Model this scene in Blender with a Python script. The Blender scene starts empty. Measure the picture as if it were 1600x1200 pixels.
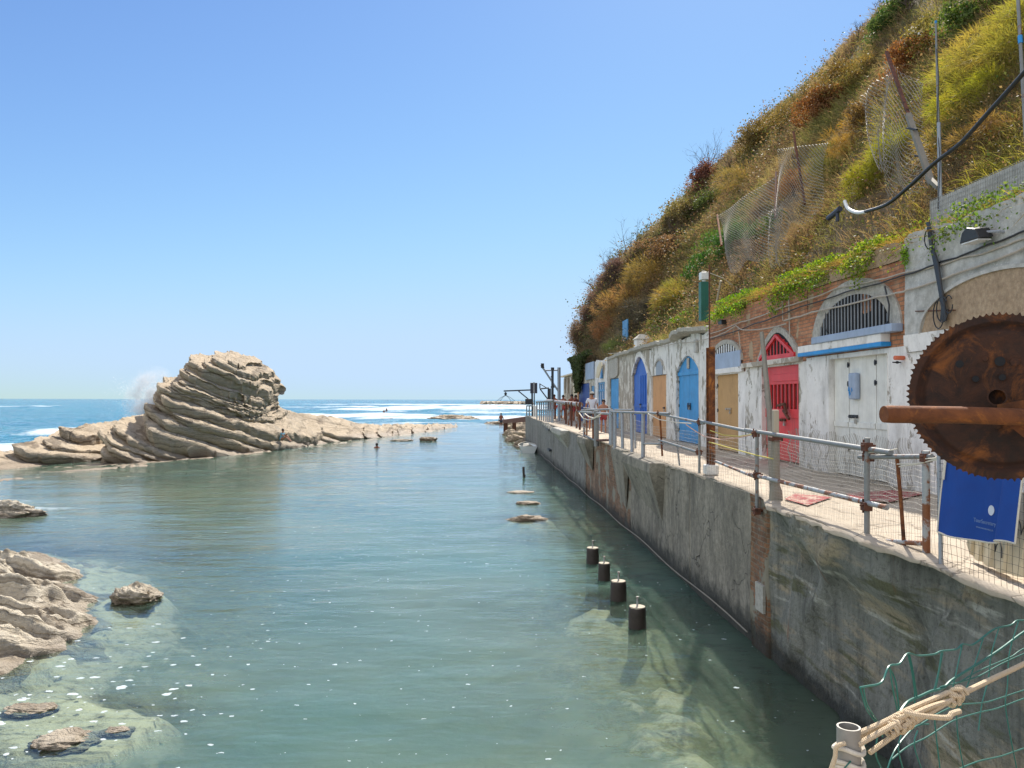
import bpy, bmesh, math, random
import numpy as np
from mathutils import Vector, Matrix
random.seed(7)
rng = np.random.default_rng(11)
R = math.radians
sc = bpy.context.scene
C = sc.collection

# ---------------------------------------------------------------- camera, world, sun, exposure
CAMZ = 3.7
F = 1240.0
YAW = math.atan(55 / F)
PIT = math.atan(24 / F)
cd = bpy.data.cameras.new('camera')
cam = bpy.data.objects.new('camera', cd)
C.objects.link(cam)
cam.location = (0, 0, CAMZ)
cam.rotation_euler = (math.pi / 2 + PIT, R(-0.12), -YAW)
cd.sensor_width = 36
cd.lens = 36 * F / 1600
cd.clip_start = 0.05
cd.clip_end = 30000
sc.camera = cam

SUN_AZ = R(20)      # from +Y towards +X
SUN_EL = R(46)
SKYTOP = (4.8, 6.5, 8.8)
w = bpy.data.worlds.new('World')
sc.world = w
w.use_nodes = True
wn = w.node_tree
sky = wn.nodes.new('ShaderNodeTexSky')
sky.sky_type = 'NISHITA'
sky.sun_disc = False
sky.sun_elevation = SUN_EL
sky.sun_rotation = SUN_AZ
sky.air_density = 1.0
sky.dust_density = 0.2
sky.ozone_density = 2.6
bg = wn.nodes['Background']
sep = wn.nodes.new('ShaderNodeSeparateColor'); cmb = wn.nodes.new('ShaderNodeCombineColor')
wn.links.new(sky.outputs[0], sep.inputs[0])
for i_, lim_ in enumerate(SKYTOP):      # hazy horizon levels off instead of burning out
    mn = wn.nodes.new('ShaderNodeMath'); mn.operation = 'SMOOTH_MIN'
    gn = wn.nodes.new('ShaderNodeMath'); gn.operation = 'MULTIPLY_ADD'; gn.inputs[2].default_value = (0, 0, .8)[i_]; gn.inputs[1].default_value = (.92, 1.09, 1.15)[i_]; wn.links.new(sep.outputs[i_], gn.inputs[0])
    wn.links.new(gn.outputs[0], mn.inputs[0]); mn.inputs[1].default_value = lim_; mn.inputs[2].default_value = 3.0
    wn.links.new(mn.outputs[0], cmb.inputs[i_])
# unseen white sky patch added high behind the viewer's left to brighten shaded fronts
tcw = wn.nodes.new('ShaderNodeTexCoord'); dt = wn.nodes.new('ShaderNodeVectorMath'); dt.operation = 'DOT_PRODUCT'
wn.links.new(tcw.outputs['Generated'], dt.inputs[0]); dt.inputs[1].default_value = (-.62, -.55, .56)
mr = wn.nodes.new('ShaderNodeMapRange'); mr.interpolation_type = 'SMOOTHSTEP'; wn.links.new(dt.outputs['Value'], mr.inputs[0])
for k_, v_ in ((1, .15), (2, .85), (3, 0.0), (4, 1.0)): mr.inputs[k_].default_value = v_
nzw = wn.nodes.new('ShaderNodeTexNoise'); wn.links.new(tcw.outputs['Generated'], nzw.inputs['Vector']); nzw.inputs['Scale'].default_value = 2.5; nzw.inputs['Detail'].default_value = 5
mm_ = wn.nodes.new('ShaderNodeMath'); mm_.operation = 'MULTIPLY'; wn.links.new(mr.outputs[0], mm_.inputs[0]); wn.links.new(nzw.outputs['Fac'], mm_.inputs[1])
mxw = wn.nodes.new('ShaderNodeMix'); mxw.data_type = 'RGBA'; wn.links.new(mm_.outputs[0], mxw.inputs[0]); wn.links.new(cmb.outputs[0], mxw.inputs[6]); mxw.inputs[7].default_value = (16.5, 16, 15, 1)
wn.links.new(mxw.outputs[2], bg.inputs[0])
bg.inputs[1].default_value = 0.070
sd = bpy.data.lights.new('sun', 'SUN')
sd.energy = 4.4
sd.angle = R(0.53)
sd.color = (1.0, 0.93, 0.82)
sun = bpy.data.objects.new('sun', sd)
C.objects.link(sun)
sdir = Vector((math.sin(SUN_AZ) * math.cos(SUN_EL), math.cos(SUN_AZ) * math.cos(SUN_EL), math.sin(SUN_EL)))
sun.rotation_euler = sdir.to_track_quat('Z', 'Y').to_euler()
sun.location = sdir * 60
sc.view_settings.view_transform = 'Standard'
sc.view_settings.look = 'None'
sc.view_settings.exposure = 0.75
sc.view_settings.gamma = 1
sc.cycles.max_bounces = 8
sc.cycles.transparent_max_bounces = 12
sc.cycles.caustics_reflective = False
sc.cycles.caustics_refractive = False

# ---------------------------------------------------------------- photo geometry helpers
_fw = Vector((math.sin(YAW), math.cos(YAW), 0))
_rt = Vector((math.cos(YAW), -math.sin(YAW), 0))
_f = _fw * math.cos(PIT) + Vector((0, 0, math.sin(PIT)))
_u = -_fw * math.sin(PIT) + Vector((0, 0, math.cos(PIT)))
O = Vector((0, 0, CAMZ))
def ray(px, py): return _f + _rt * ((px - 800) / F) + _u * ((600 - py) / F)
def PX(px, py, X): d = ray(px, py); return O + d * (X / d.x)
def PY(px, py, Y): d = ray(px, py); return O + d * (Y / d.y)
def PZ(px, py, z): d = ray(px, py); return O + d * ((z - CAMZ) / d.z)
def PD(px, py, D): return O + ray(px, py) * D

# ---------------------------------------------------------------- noise (vectorised gradient noise)
def _h(ix, iy, iz, s):
    h = (ix * 374761393 + iy * 668265263 + iz * 2147483647 + s * 1274126177) & 0xffffffff
    h = ((h ^ (h >> 13)) * 1274126177) & 0xffffffff
    h = (h ^ (h >> 16)) & 0xffffffff
    h = (h * 2246822519) & 0xffffffff
    return ((h ^ (h >> 15)) & 0xffffff) / float(0xffffff)
def vn(x, y, z=0.0, s=0):
    x, y, z = np.broadcast_arrays(np.asarray(x, float), np.asarray(y, float), np.asarray(z, float))
    ix, iy, iz = (np.floor(a).astype(np.int64) for a in (x, y, z))
    fx, fy, fz = x - ix, y - iy, z - iz
    fx, fy, fz = (a * a * a * (a * (a * 6 - 15) + 10) for a in (fx, fy, fz))
    r = 0
    for a in (0, 1):
        for b in (0, 1):
            for c in (0, 1):
                r = r + _h(ix + a, iy + b, iz + c, s) * (fx if a else 1 - fx) * (fy if b else 1 - fy) * (fz if c else 1 - fz)
    return r * 2 - 1
def fbm(x, y, z=0.0, o=4, s=0):
    r = 0; a = 1; t = 0
    for i in range(o):
        r = r + a * vn(x, y, z, s + i * 17); t += a; a *= .5
        x = np.asarray(x) * 2.03 + 3.1; y = np.asarray(y) * 2.03 + 1.7; z = np.asarray(z) * 2.03 + 5.3
    return r / t
def sst(a, b, x):
    t = np.clip((np.asarray(x, float) - a) / (b - a), 0, 1)
    return t * t * (3 - 2 * t)

# ---------------------------------------------------------------- node helpers and materials
class NT:
    def __init__(s, name):
        m = bpy.data.materials.new(name); m.use_nodes = True
        s.m = m; s.t = m.node_tree
        for n in list(s.t.nodes): s.t.nodes.remove(n)
        s.out = s.n('ShaderNodeOutputMaterial')
        s.co = s.n('ShaderNodeTexCoord').outputs['Object']
    def n(s, t, ins=None, **pr):
        n = s.t.nodes.new(t)
        for k, v in pr.items(): setattr(n, k, v)
        for k, v in (ins or {}).items():
            so = n.inputs[k]
            if isinstance(v, bpy.types.NodeSocket): s.t.links.new(v, so)
            else:
                if isinstance(v, (tuple, list)) and len(v) == 3 and so.type == 'RGBA': v = (*v, 1)
                so.default_value = v
        return n
    def map(s, sc_=(1, 1, 1), loc=(0, 0, 0), v=None, rot=(0, 0, 0)):
        return s.n('ShaderNodeMapping', {'Vector': v or s.co, 'Scale': sc_, 'Location': loc, 'Rotation': rot}).outputs[0]
    def noise(s, scale, det=4, rough=.55, v=None, dist=0.0):
        return s.n('ShaderNodeTexNoise', {'Vector': v or s.co, 'Scale': scale, 'Detail': det, 'Roughness': rough, 'Distortion': dist}).outputs['Fac']
    def ramp(s, f, st):
        n = s.n('ShaderNodeValToRGB', {'Fac': f}); e = n.color_ramp.elements
        while len(e) < len(st): e.new(.5)
        for i, (p, c) in enumerate(st):
            if not isinstance(c, (tuple, list)): c = (c, c, c)
            e[i].position = p; e[i].color = (*c, 1)
        return n.outputs[0]
    def mix(s, f, a, b, mode='MIX'):
        n = s.n('ShaderNodeMix', data_type='RGBA', blend_type=mode)
        for i, v in ((0, f), (6, a), (7, b)):
            so = n.inputs[i]
            if isinstance(v, bpy.types.NodeSocket): s.t.links.new(v, so)
            elif i == 0: so.default_value = v
            else: so.default_value = (*v, 1) if len(v) == 3 else v
        return n.outputs[2]
    def m_(s, op, a, b=0.0, c=0.0, clamp=False):
        n = s.n('ShaderNodeMath', operation=op, use_clamp=clamp)
        for i, v in enumerate((a, b, c)):
            if isinstance(v, bpy.types.NodeSocket): s.t.links.new(v, n.inputs[i])
            else: n.inputs[i].default_value = v
        return n.outputs[0]
    def bump(s, h, st=.5, d=.02, nrm=None):
        i = {'Height': h, 'Strength': st, 'Distance': d}
        if nrm: i['Normal'] = nrm
        return s.n('ShaderNodeBump', i).outputs[0]
    def pr(s, col, rough=.7, nrm=None, metal=0.0, **k):
        i = {'Base Color': col, 'Roughness': rough, 'Metallic': metal}
        if nrm: i['Normal'] = nrm
        for a, b in k.items(): i[a.replace('_', ' ')] = b
        p = s.n('ShaderNodeBsdfPrincipled', i)
        s.t.links.new(p.outputs[0], s.out.inputs[0]); return s.m
    def attr(s, name): return s.n('ShaderNodeAttribute', attribute_name=name)

def m_concrete(name, a, b, dark, streak=.5, bump=.5, scale=1.0, moss=None, crack=True, tide=False):
    t = NT(name)
    n1 = t.noise(1.3 * scale, 6, .6); n2 = t.noise(9 * scale, 5, .65)
    col = t.mix(n1, a, b)
    col = t.mix(t.ramp(n2, [(.35, 0), (.7, 1)]), col, tuple(x * .72 for x in b))
    st = t.noise(1.0, 7, .75, t.map((2.2, 2.2, .6)))
    f = t.m_('MULTIPLY', t.ramp(st, [(.42, 0), (.66, 1)]), streak)
    col = t.mix(f, col, dark)
    if moss:
        mm = t.noise(.9, 5, .7, t.map((1, 1, .5), (7, 3, 1)))
        col = t.mix(t.ramp(mm, [(.5, 0), (.62, .85)]), col, moss)
    sp = t.noise(34, 3, .7)
    col = t.mix(t.ramp(sp, [(.6, 0), (.72, .5)]), col, tuple(x * 1.35 for x in a))
    hb = t.m_('ADD', t.m_('MULTIPLY', n2, .6), t.m_('MULTIPLY', sp, .4))
    if crack:
        v = t.n('ShaderNodeTexVoronoi', {'Vector': t.n('ShaderNodeVectorMath', {0: t.co, 1: t.n('ShaderNodeTexNoise', {'Vector': t.co, 'Scale': 2.0}).outputs['Color']}, operation='ADD').outputs[0], 'Scale': .8 * scale}, feature='DISTANCE_TO_EDGE').outputs['Distance']
        ck = t.ramp(v, [(0, 1), (.012, 0)])
        ck = t.m_('MULTIPLY', ck, t.ramp(n1, [(.45, 0), (.55, 1)]))
        col = t.mix(t.m_('MULTIPLY', ck, .8), col, (.03, .028, .022))
        hb = t.m_('SUBTRACT', hb, ck)
    if tide:
        zz_ = t.n('ShaderNodeSeparateXYZ', {0: t.n('ShaderNodeNewGeometry').outputs['Position']}).outputs[2]
        wz_ = t.m_('ADD', zz_, t.m_('MULTIPLY', t.noise(2.6, 6, .75), -1.1))
        col = t.mix(t.ramp(t.m_('MULTIPLY', t.m_('SUBTRACT', .0, wz_), 3.0), [(0, 0), (1, .88)]), col, (.02, .022, .017))
        col = t.mix(t.ramp(t.noise(.8, 6, .7, t.map((1, 1, .7), (5, 5, 5))), [(.5, 0), (.66, .6)]), col, (.08, .075, .06))
    return t.pr(col, .88, t.bump(hb, bump, .03))

def m_plaster(name, paint, under, amount=.5, dirt=(.12, .11, .09)):
    t = NT(name)
    n = t.noise(2.6, 9, .68, t.map((1, 1, .55)), .4)
    pk = t.ramp(n, [(amount - .015, 0), (amount + .015, 1)])          # 1 = paint left
    u = t.mix(t.noise(7, 5, .7), under, tuple(x * .55 for x in under))
    p = t.mix(t.ramp(t.noise(3, 5, .6), [(.3, 0), (.75, 1)]), paint, tuple(x * .82 for x in paint))
    col = t.mix(pk, u, p)
    st = t.noise(1, 6, .75, t.map((2.6, 2.6, .8)))
    col = t.mix(t.ramp(st, [(.5, 0), (.75, .5)]), col, dirt)
    col = t.mix(t.ramp(t.noise(15, 5, .8, t.map((1, 1, .6))), [(.56, 0), (.72, .55)]), col, under)
    hb = t.m_('ADD', t.m_('MULTIPLY', pk, .5), t.m_('MULTIPLY', t.noise(18, 5, .7), .5))
    return t.pr(col, .8, t.bump(hb, .5, .02))

def m_brick(name, c1, c2, mortar, size=(.26, .075), patch=None, amt=.55, tide=False):
    t = NT(name)
    sx = t.n('ShaderNodeSeparateXYZ', {0: t.co})
    dn = t.n('ShaderNodeTexNoise', {'Vector': t.co, 'Scale': 3.0, 'Detail': 3.0}).outputs['Color']
    v = t.n('ShaderNodeCombineXYZ', {0: sx.outputs[1], 1: sx.outputs[2], 2: 0.0}).outputs[0]
    v = t.n('ShaderNodeVectorMath', {0: v, 1: t.n('ShaderNodeVectorMath', {0: dn, 3: .035}, operation='SCALE').outputs[0]}, operation='ADD').outputs[0]
    b = t.n('ShaderNodeTexBrick', {'Vector': v, 'Color1': (*c1, 1), 'Color2': (*c2, 1), 'Mortar': (*mortar, 1), 'Scale': 1.0, 'Mortar Size': .009, 'Mortar Smooth': .25, 'Bias': -.1, 'Brick Width': size[0], 'Row Height': size[1]})
    col = b.outputs['Color']
    col = t.mix(t.ramp(t.noise(5, 6, .7), [(.35, .0), (.75, .75)]), col, tuple(x * .4 for x in c2))
    col = t.mix(t.ramp(t.noise(2.1, 5, .7, t.map((1, 1, 1), (4, 4, 4))), [(.5, 0), (.75, .6)]), col, tuple(min(1, x * 1.5) for x in mortar))
    hb = t.m_('MULTIPLY', b.outputs['Fac'], -1.0)
    hb = t.m_('ADD', hb, t.m_('MULTIPLY', t.noise(30, 4, .7), .9))
    if patch:
        n = t.noise(1.1, 7, .65, t.map((1, 1, 1), (9, 2, 5)))
        k = t.ramp(n, [(amt, 0), (amt + .02, 1)])
        pc = t.mix(t.noise(8, 5, .7), patch, tuple(x * .6 for x in patch))
        col = t.mix(k, col, pc)
        hb = t.m_('ADD', t.m_('MULTIPLY', hb, t.m_('SUBTRACT', 1.0, k)), t.m_('MULTIPLY', k, .8))
    if tide:
        zz_ = t.n('ShaderNodeSeparateXYZ', {0: t.n('ShaderNodeNewGeometry').outputs['Position']}).outputs[2]
        wz_ = t.m_('ADD', zz_, t.m_('MULTIPLY', t.noise(2.6, 6, .75), -1.1))
        col = t.mix(t.ramp(t.m_('MULTIPLY', t.m_('SUBTRACT', .0, wz_), 3.0), [(0, 0), (1, .88)]), col, (.02, .022, .017))
        col = t.mix(t.ramp(t.noise(.8, 6, .7, t.map((1, 1, .7), (5, 5, 5))), [(.5, 0), (.66, .6)]), col, (.08, .075, .06))
    return t.pr(col, .9, t.bump(hb, .8, .03))

def m_paint(name, col, wear=(.3, .28, .25), amt=.66, rough=.5, bump=.25, stretch=(1, 1, .4)):
    t = NT(name)
    n = t.noise(6, 8, .72, t.map(stretch), .3)
    c = t.mix(t.ramp(t.noise(2.2, 4, .6), [(.3, 0), (.8, 1)]), col, tuple(x * .68 for x in col))
    k = t.ramp(n, [(amt, 0), (amt + .03, 1)])
    c = t.mix(k, c, wear)
    s = t.noise(1, 5, .7, t.map((12, 12, .7)))
    c = t.mix(t.ramp(s, [(.52, 0), (.8, .5)]), c, tuple(x * .35 for x in col))
    return t.pr(c, rough, t.bump(t.m_('ADD', n, t.m_('MULTIPLY', t.noise(40, 3, .6), .3)), bump, .01))

def m_wood(name, a, b, grain='z', rough=.75):
    t = NT(name)
    s = {'z': (9, 9, .8), 'y': (9, .8, 9), 'x': (.8, 9, 9)}[grain]
    n = t.noise(2.0, 7, .65, t.map(s), .6)
    c = t.mix(n, a, b)
    c = t.mix(t.ramp(t.noise(1.3, 5, .7), [(.45, 0), (.8, .6)]), c, tuple(x * .5 for x in b))
    return t.pr(c, rough, t.bump(n, .35, .01))

def m_rust(name, a=(.23, .075, .02), b=(.07, .022, .01), hot=(.55, .2, .03), metal=0.0, sc_=1.0):
    t = NT(name)
    n = t.noise(9 * sc_, 8, .7, None, .5)
    c = t.mix(t.ramp(n, [(.3, 0), (.65, 1)]), b, a)
    n2 = t.noise(5 * sc_, 7, .72, t.map((1, 1, 1), (3, 8, 2)), .8)
    c = t.mix(t.ramp(n2, [(.52, 0), (.72, 1)]), c, hot)
    n3 = t.noise(4 * sc_, 6, .65, t.map((1, 1, 1), (13, 1, 7)), .4)
    c = t.mix(t.ramp(n3, [(.54, 0), (.68, .9)]), c, (.018, .009, .006))
    return t.pr(c, .85, t.bump(t.m_('ADD', n, t.m_('MULTIPLY', t.noise(70, 4, .7), .5)), .7, .006), metal)

def m_galv(name, rust=.62, base=(.42, .44, .45)):
    t = NT(name)
    c = t.mix(t.noise(12, 5, .7), base, tuple(x * .6 for x in base))
    k = t.ramp(t.noise(4, 8, .7, None, .5), [(rust, 0), (rust + .06, 1)])
    c = t.mix(k, c, (.2, .075, .03))
    return t.pr(c, .55, t.bump(t.noise(60, 4, .6), .3, .004), .25)

def m_plain(name, col, rough=.6, metal=0.0, var=.3, sc_=14, bump=.15):
    t = NT(name)
    n = t.noise(sc_, 5, .65)
    c = t.mix(n, tuple(x * (1 + var) for x in col), tuple(x * (1 - var) for x in col))
    return t.pr(c, rough, t.bump(n, bump, .01), metal)

def m_leaf(name, tr=.4, rough=.6):
    t = NT(name)
    a = t.attr('col').outputs['Color']
    d = t.n('ShaderNodeBsdfPrincipled', {'Base Color': a, 'Roughness': rough, 'Specular IOR Level': .3})
    h = t.n('ShaderNodeHueSaturation', {'Saturation': 1.15, 'Value': 1.5, 'Color': a}).outputs[0]
    l = t.n('ShaderNodeBsdfTranslucent', {'Color': h})
    x = t.n('ShaderNodeMixShader', {0: tr, 1: d.outputs[0], 2: l.outputs[0]})
    t.t.links.new(x.outputs[0], t.out.inputs[0]); return t.m

def m_rock(name, a=(.62, .51, .37), b=(.48, .38, .26), dk=(.12, .085, .055), wet=.35, dip=(.42, -.16)):
    t = NT(name)
    sx = t.n('ShaderNodeSeparateXYZ', {0: t.n('ShaderNodeNewGeometry').outputs['Position']})
    P = t.n('ShaderNodeNewGeometry').outputs['Position']
    s = t.m_('ADD', sx.outputs[2], t.m_('ADD', t.m_('MULTIPLY', sx.outputs[0], dip[0]), t.m_('MULTIPLY', sx.outputs[1], dip[1])))
    nz = t.noise(.8, 4, .6, P)
    s = t.m_('ADD', s, t.m_('MULTIPLY', nz, .7))
    bands = t.n('ShaderNodeTexNoise', {'W': t.m_('MULTIPLY', s, 4.5), 'Scale': 1.0, 'Detail': 5.0, 'Roughness': .75}, noise_dimensions='1D').outputs['Fac']
    n = t.noise(2.2, 7, .68, P)
    c = t.mix(t.ramp(n, [(.3, 0), (.7, 1)]), b, a)
    c = t.mix(t.ramp(bands, [(.36, .75), (.5, 0)]), c, dk)
    c = t.mix(t.ramp(t.noise(.7, 5, .6, P), [(.5, 0), (.75, .55)]), c, (.36, .33, .28))
    pit = t.noise(11, 5, .75, P)
    c = t.mix(t.ramp(pit, [(.3, .8), (.44, 0)]), c, dk)
    wz = t.m_('ADD', sx.outputs[2], t.m_('MULTIPLY', t.noise(1.5, 4, .6, P), -.5))
    k = t.ramp(t.m_('MULTIPLY', t.m_('SUBTRACT', wet, wz), 3.0), [(0, 0), (1, .6)])
    c = t.mix(k, c, (.2, .14, .085))
    rg = t.ramp(k, [(0, .9), (1, .35)])
    hb = t.m_('ADD', t.m_('MULTIPLY', bands, 1.2), t.m_('ADD', n, t.m_('MULTIPLY', pit, .6)))
    return t.pr(c, rg, t.bump(hb, 1.0, .12))

M = {}
M['conc_wall'] = m_concrete('quay_concrete', (.42, .38, .31), (.27, .245, .195), (.06, .056, .045), .65, 1.0, 1, None, True, True)
def m_near():
    t = NT('near_concrete'); g = t.map((1, .75, 1.0), rot=(.7, 0, 0))
    col = t.mix(t.ramp(t.noise(1.1, 7, .65), [(.3, 0), (.7, 1)]), (.17, .175, .15), (.34, .335, .29))
    col = t.mix(t.ramp(t.noise(1.3, 6, .6, t.map((1, .5, 2.2), (3, 1, 2), rot=(.6, 0, 0))), [(.52, 0), (.62, .8)]), col, (.50, .40, .26))
    col = t.mix(t.ramp(t.noise(1.5, 6, .65, t.map((1, .45, 2.6), (8, 5, 2), rot=(.6, 0, 0))), [(.55, 0), (.63, .85)]), col, (.12, .12, .05))
    col = t.mix(t.ramp(t.noise(1.6, 6, .6, t.map((1, .35, 3.0), (1, 9, 4), rot=(.55, 0, 0))), [(.6, 0), (.67, .8)]), col, (.62, .6, .52))
    st = t.noise(1, 6, .7, t.map((4, 4, .4)))
    col = t.mix(t.ramp(st, [(.48, 0), (.7, .75)]), col, (.055, .055, .045))
    col = t.mix(t.ramp(t.noise(1, 5, .6, t.map((1, 2.6, .35), (2, 2, 2))), [(.64, 0), (.7, .8)]), col, (.24, .09, .035))
    fine = t.noise(16, 6, .75); col = t.mix(t.ramp(fine, [(.3, .7), (.48, 0)]), col, (.05, .05, .042))
    sx = t.n('ShaderNodeSeparateXYZ', {0: t.n('ShaderNodeNewGeometry').outputs['Position']}).outputs[2]
    wz = t.m_('ADD', sx, t.m_('MULTIPLY', t.noise(2.2, 5, .7), -.9))
    col = t.mix(t.ramp(t.m_('MULTIPLY', t.m_('SUBTRACT', -.05, wz), 4.0), [(0, 0), (1, .9)]), col, (.018, .02, .016))
    return t.pr(col, .85, t.bump(t.m_('ADD', fine, t.m_('MULTIPLY', t.noise(4, 6, .7), 1.5)), 1.0, .04))
M['conc_near'] = m_near()
M['conc_far'] = m_concrete('far_concrete', (.36, .35, .32), (.23, .225, .205), (.07, .068, .062), .6, .7, tide=True)
M['facade_grey'] = m_concrete('facade_grey_render', (.66, .66, .64), (.47, .47, .44), (.28, .26, .21), .35, .4, .8, None, False)
M['deck'] = m_concrete('deck_slab', (.62, .54, .43), (.46, .39, .31), (.3, .25, .2), .25, .5, 1.4)
M['stucco'] = m_concrete('tan_stucco', (.56, .43, .29), (.38, .27, .17), (.18, .12, .08), .3, .7, 1.5, None, False)
M['slab'] = m_concrete('pale_slab', (.62, .6, .54), (.42, .4, .35), (.17, .15, .12), .35, .5, 1.5, None, False)
M['white'] = m_plaster('white_render', (.86, .85, .82), (.48, .44, .37), .405)
M['peel'] = m_plaster('peeling_render', (.8, .79, .75), (.46, .43, .36), .45)
M['peel2'] = m_plaster('worn_render', (.68, .65, .57), (.45, .40, .32), .52)
M['brick'] = m_brick('orange_brick', (.68, .31, .16), (.42, .16, .08), (.3, .22, .15), patch=(.5, .37, .24), amt=.6)
M['brick_old'] = m_brick('quay_brick', (.34, .17, .09), (.17, .09, .05), (.26, .22, .16), patch=(.30, .28, .22), amt=.54, tide=True)
M['red'] = m_paint('red_paint', (.72, .045, .05), (.25, .1, .08), .7)
M['blue'] = m_paint('blue_paint', (.03, .30, .66), (.25, .35, .45), .72)
M['navy'] = m_paint('navy_paint', (.008, .05, .28), (.05, .1, .3), .7)
M['royal'] = m_paint('royal_paint', (.008, .12, .55), (.03, .22, .5), .66)
M['lblue'] = m_paint('pale_blue_paint', (.08, .3, .58), (.12, .2, .3), .58)
M['stripe'] = m_paint('cobalt_stripe', (.02, .3, .72), (.5, .55, .6), .72)
M['ledge'] = m_paint('grey_blue_ledge', (.36, .45, .6), (.4, .4, .4), .7)
M['wdoor'] = m_paint('white_door_paint', (.82, .83, .78), (.5, .46, .36), .66, .6)
M['tan'] = m_wood('tan_plywood', (.56, .35, .15), (.42, .25, .10))
M['tan2'] = m_wood('orange_plywood', (.66, .36, .16), (.5, .26, .11))
M['cream'] = m_paint('cream_paint', (.72, .6, .38), (.5, .4, .25), .72)
M['grill'] = m_plain('grille_bars', (.2, .21, .22), .5, .4)
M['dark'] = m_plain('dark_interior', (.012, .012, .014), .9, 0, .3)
M['wire'] = m_plain('galvanised_wire', (.34, .33, .30), .6, .2)
M['net'] = m_plain('net_wire', (.36, .33, .29), .6, .3)
M['galv'] = m_galv('galvanised_pipe', .58, (.27, .28, .28))
M['galvr'] = m_galv('rusty_pipe', .48)
M['rust'] = m_rust('rust')
M['gear'] = m_rust('gear_rust', (.055, .018, .007), (.011, .005, .004), (.24, .075, .012), 0, 1.5)
M['rustred'] = m_rust('rust_red', (.15, .055, .03), (.07, .03, .02), (.26, .09, .04), 0, 2)
M['oldwood'] = m_wood('weathered_wood', (.33, .3, .24), (.17, .15, .12))
M['palewood'] = m_wood('pale_wood', (.5, .44, .34), (.36, .3, .22))
M['pile'] = m_plain('wet_pile', (.028, .019, .014), .6, 0, .5, 20, .6)
M['black'] = m_plain('black_plastic', (.018, .018, .02), .45)
M['blackmetal'] = m_plain('dark_steel', (.04, .045, .055), .5, .3)
M['greysteel'] = m_plain('grey_steel', (.3, .33, .37), .5, .3)
M['conduit'] = m_plain('conduit', (.42, .38, .32), .6)
M['whitepl'] = m_plain('white_plastic', (.75, .76, .75), .4)
M['orange'] = m_plain('orange_pipe', (.6, .15, .07), .5)
M['chim'] = m_paint('green_chimney_paint', (.02, .14, .10), (.2, .25, .2), .75)
M['rope'] = m_plain('rope_fibre', (.62, .45, .28), .9, 0, .35, 90, .8)
M['ropew'] = m_plain('white_rope', (.68, .62, .52), .9, 0, .2, 90, .6)
M['ropey'] = m_plain('yellow_rope', (.6, .5, .12), .8)
M['ropep'] = m_plain('pink_rope', (.65, .4, .32), .8)
M['greenwire'] = m_plain('green_wire', (.02, .16, .13), .4, 0, .3)
M['cloth'] = m_plain('cream_cloth', (.62, .5, .33), .95, 0, .3, 40, .9)
M['mat'] = m_paint('red_mat', (.34, .045, .05), (.46, .33, .26), .5, .9, .3, (1, 1, 1))
M['rock'] = m_rock('layered_rock')
M['rock2'] = m_rock('pale_wet_rock', (.74, .67, .54), (.56, .49, .37), (.15, .115, .075), .1, (.2, .25))
M['leaf'] = m_leaf('foliage', .4)
M['grass'] = m_leaf('dry_grass', .45, .7)
M['twig'] = m_plain('twig_bark', (.09, .065, .05), .9)
M['soil'] = m_concrete('hill_soil', (.22, .15, .07), (.12, .08, .035), (.05, .038, .018), .4, 1, .6, (.07, .075, .02), False)
M['foamy'] = m_plain('wave_foam', (.85, .88, .9), .8, 0, .05)
M['boatw'] = m_plain('boat_white', (.6, .63, .63), .45, 0, .12)
M['skin'] = m_plain('skin', (.42, .19, .11), .55, 0, .1)
M['tan_skin'] = m_plain('tanned_skin', (.30, .095, .05), .5, 0, .12)
M['hair'] = m_plain('dark_hair', (.02, .014, .01), .6)
M['tee'] = m_plain('white_tee', (.66, .68, .74), .85, 0, .06)
M['bluetee'] = m_plain('light_blue_top', (.25, .5, .62), .85)
M['shorts'] = m_plain('dark_shorts', (.06, .07, .1), .85)
M['redshorts'] = m_plain('red_shorts', (.35, .05, .05), .85)
M['signblack'] = m_plain('board_back', (.03, .035, .06), .5)
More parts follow.
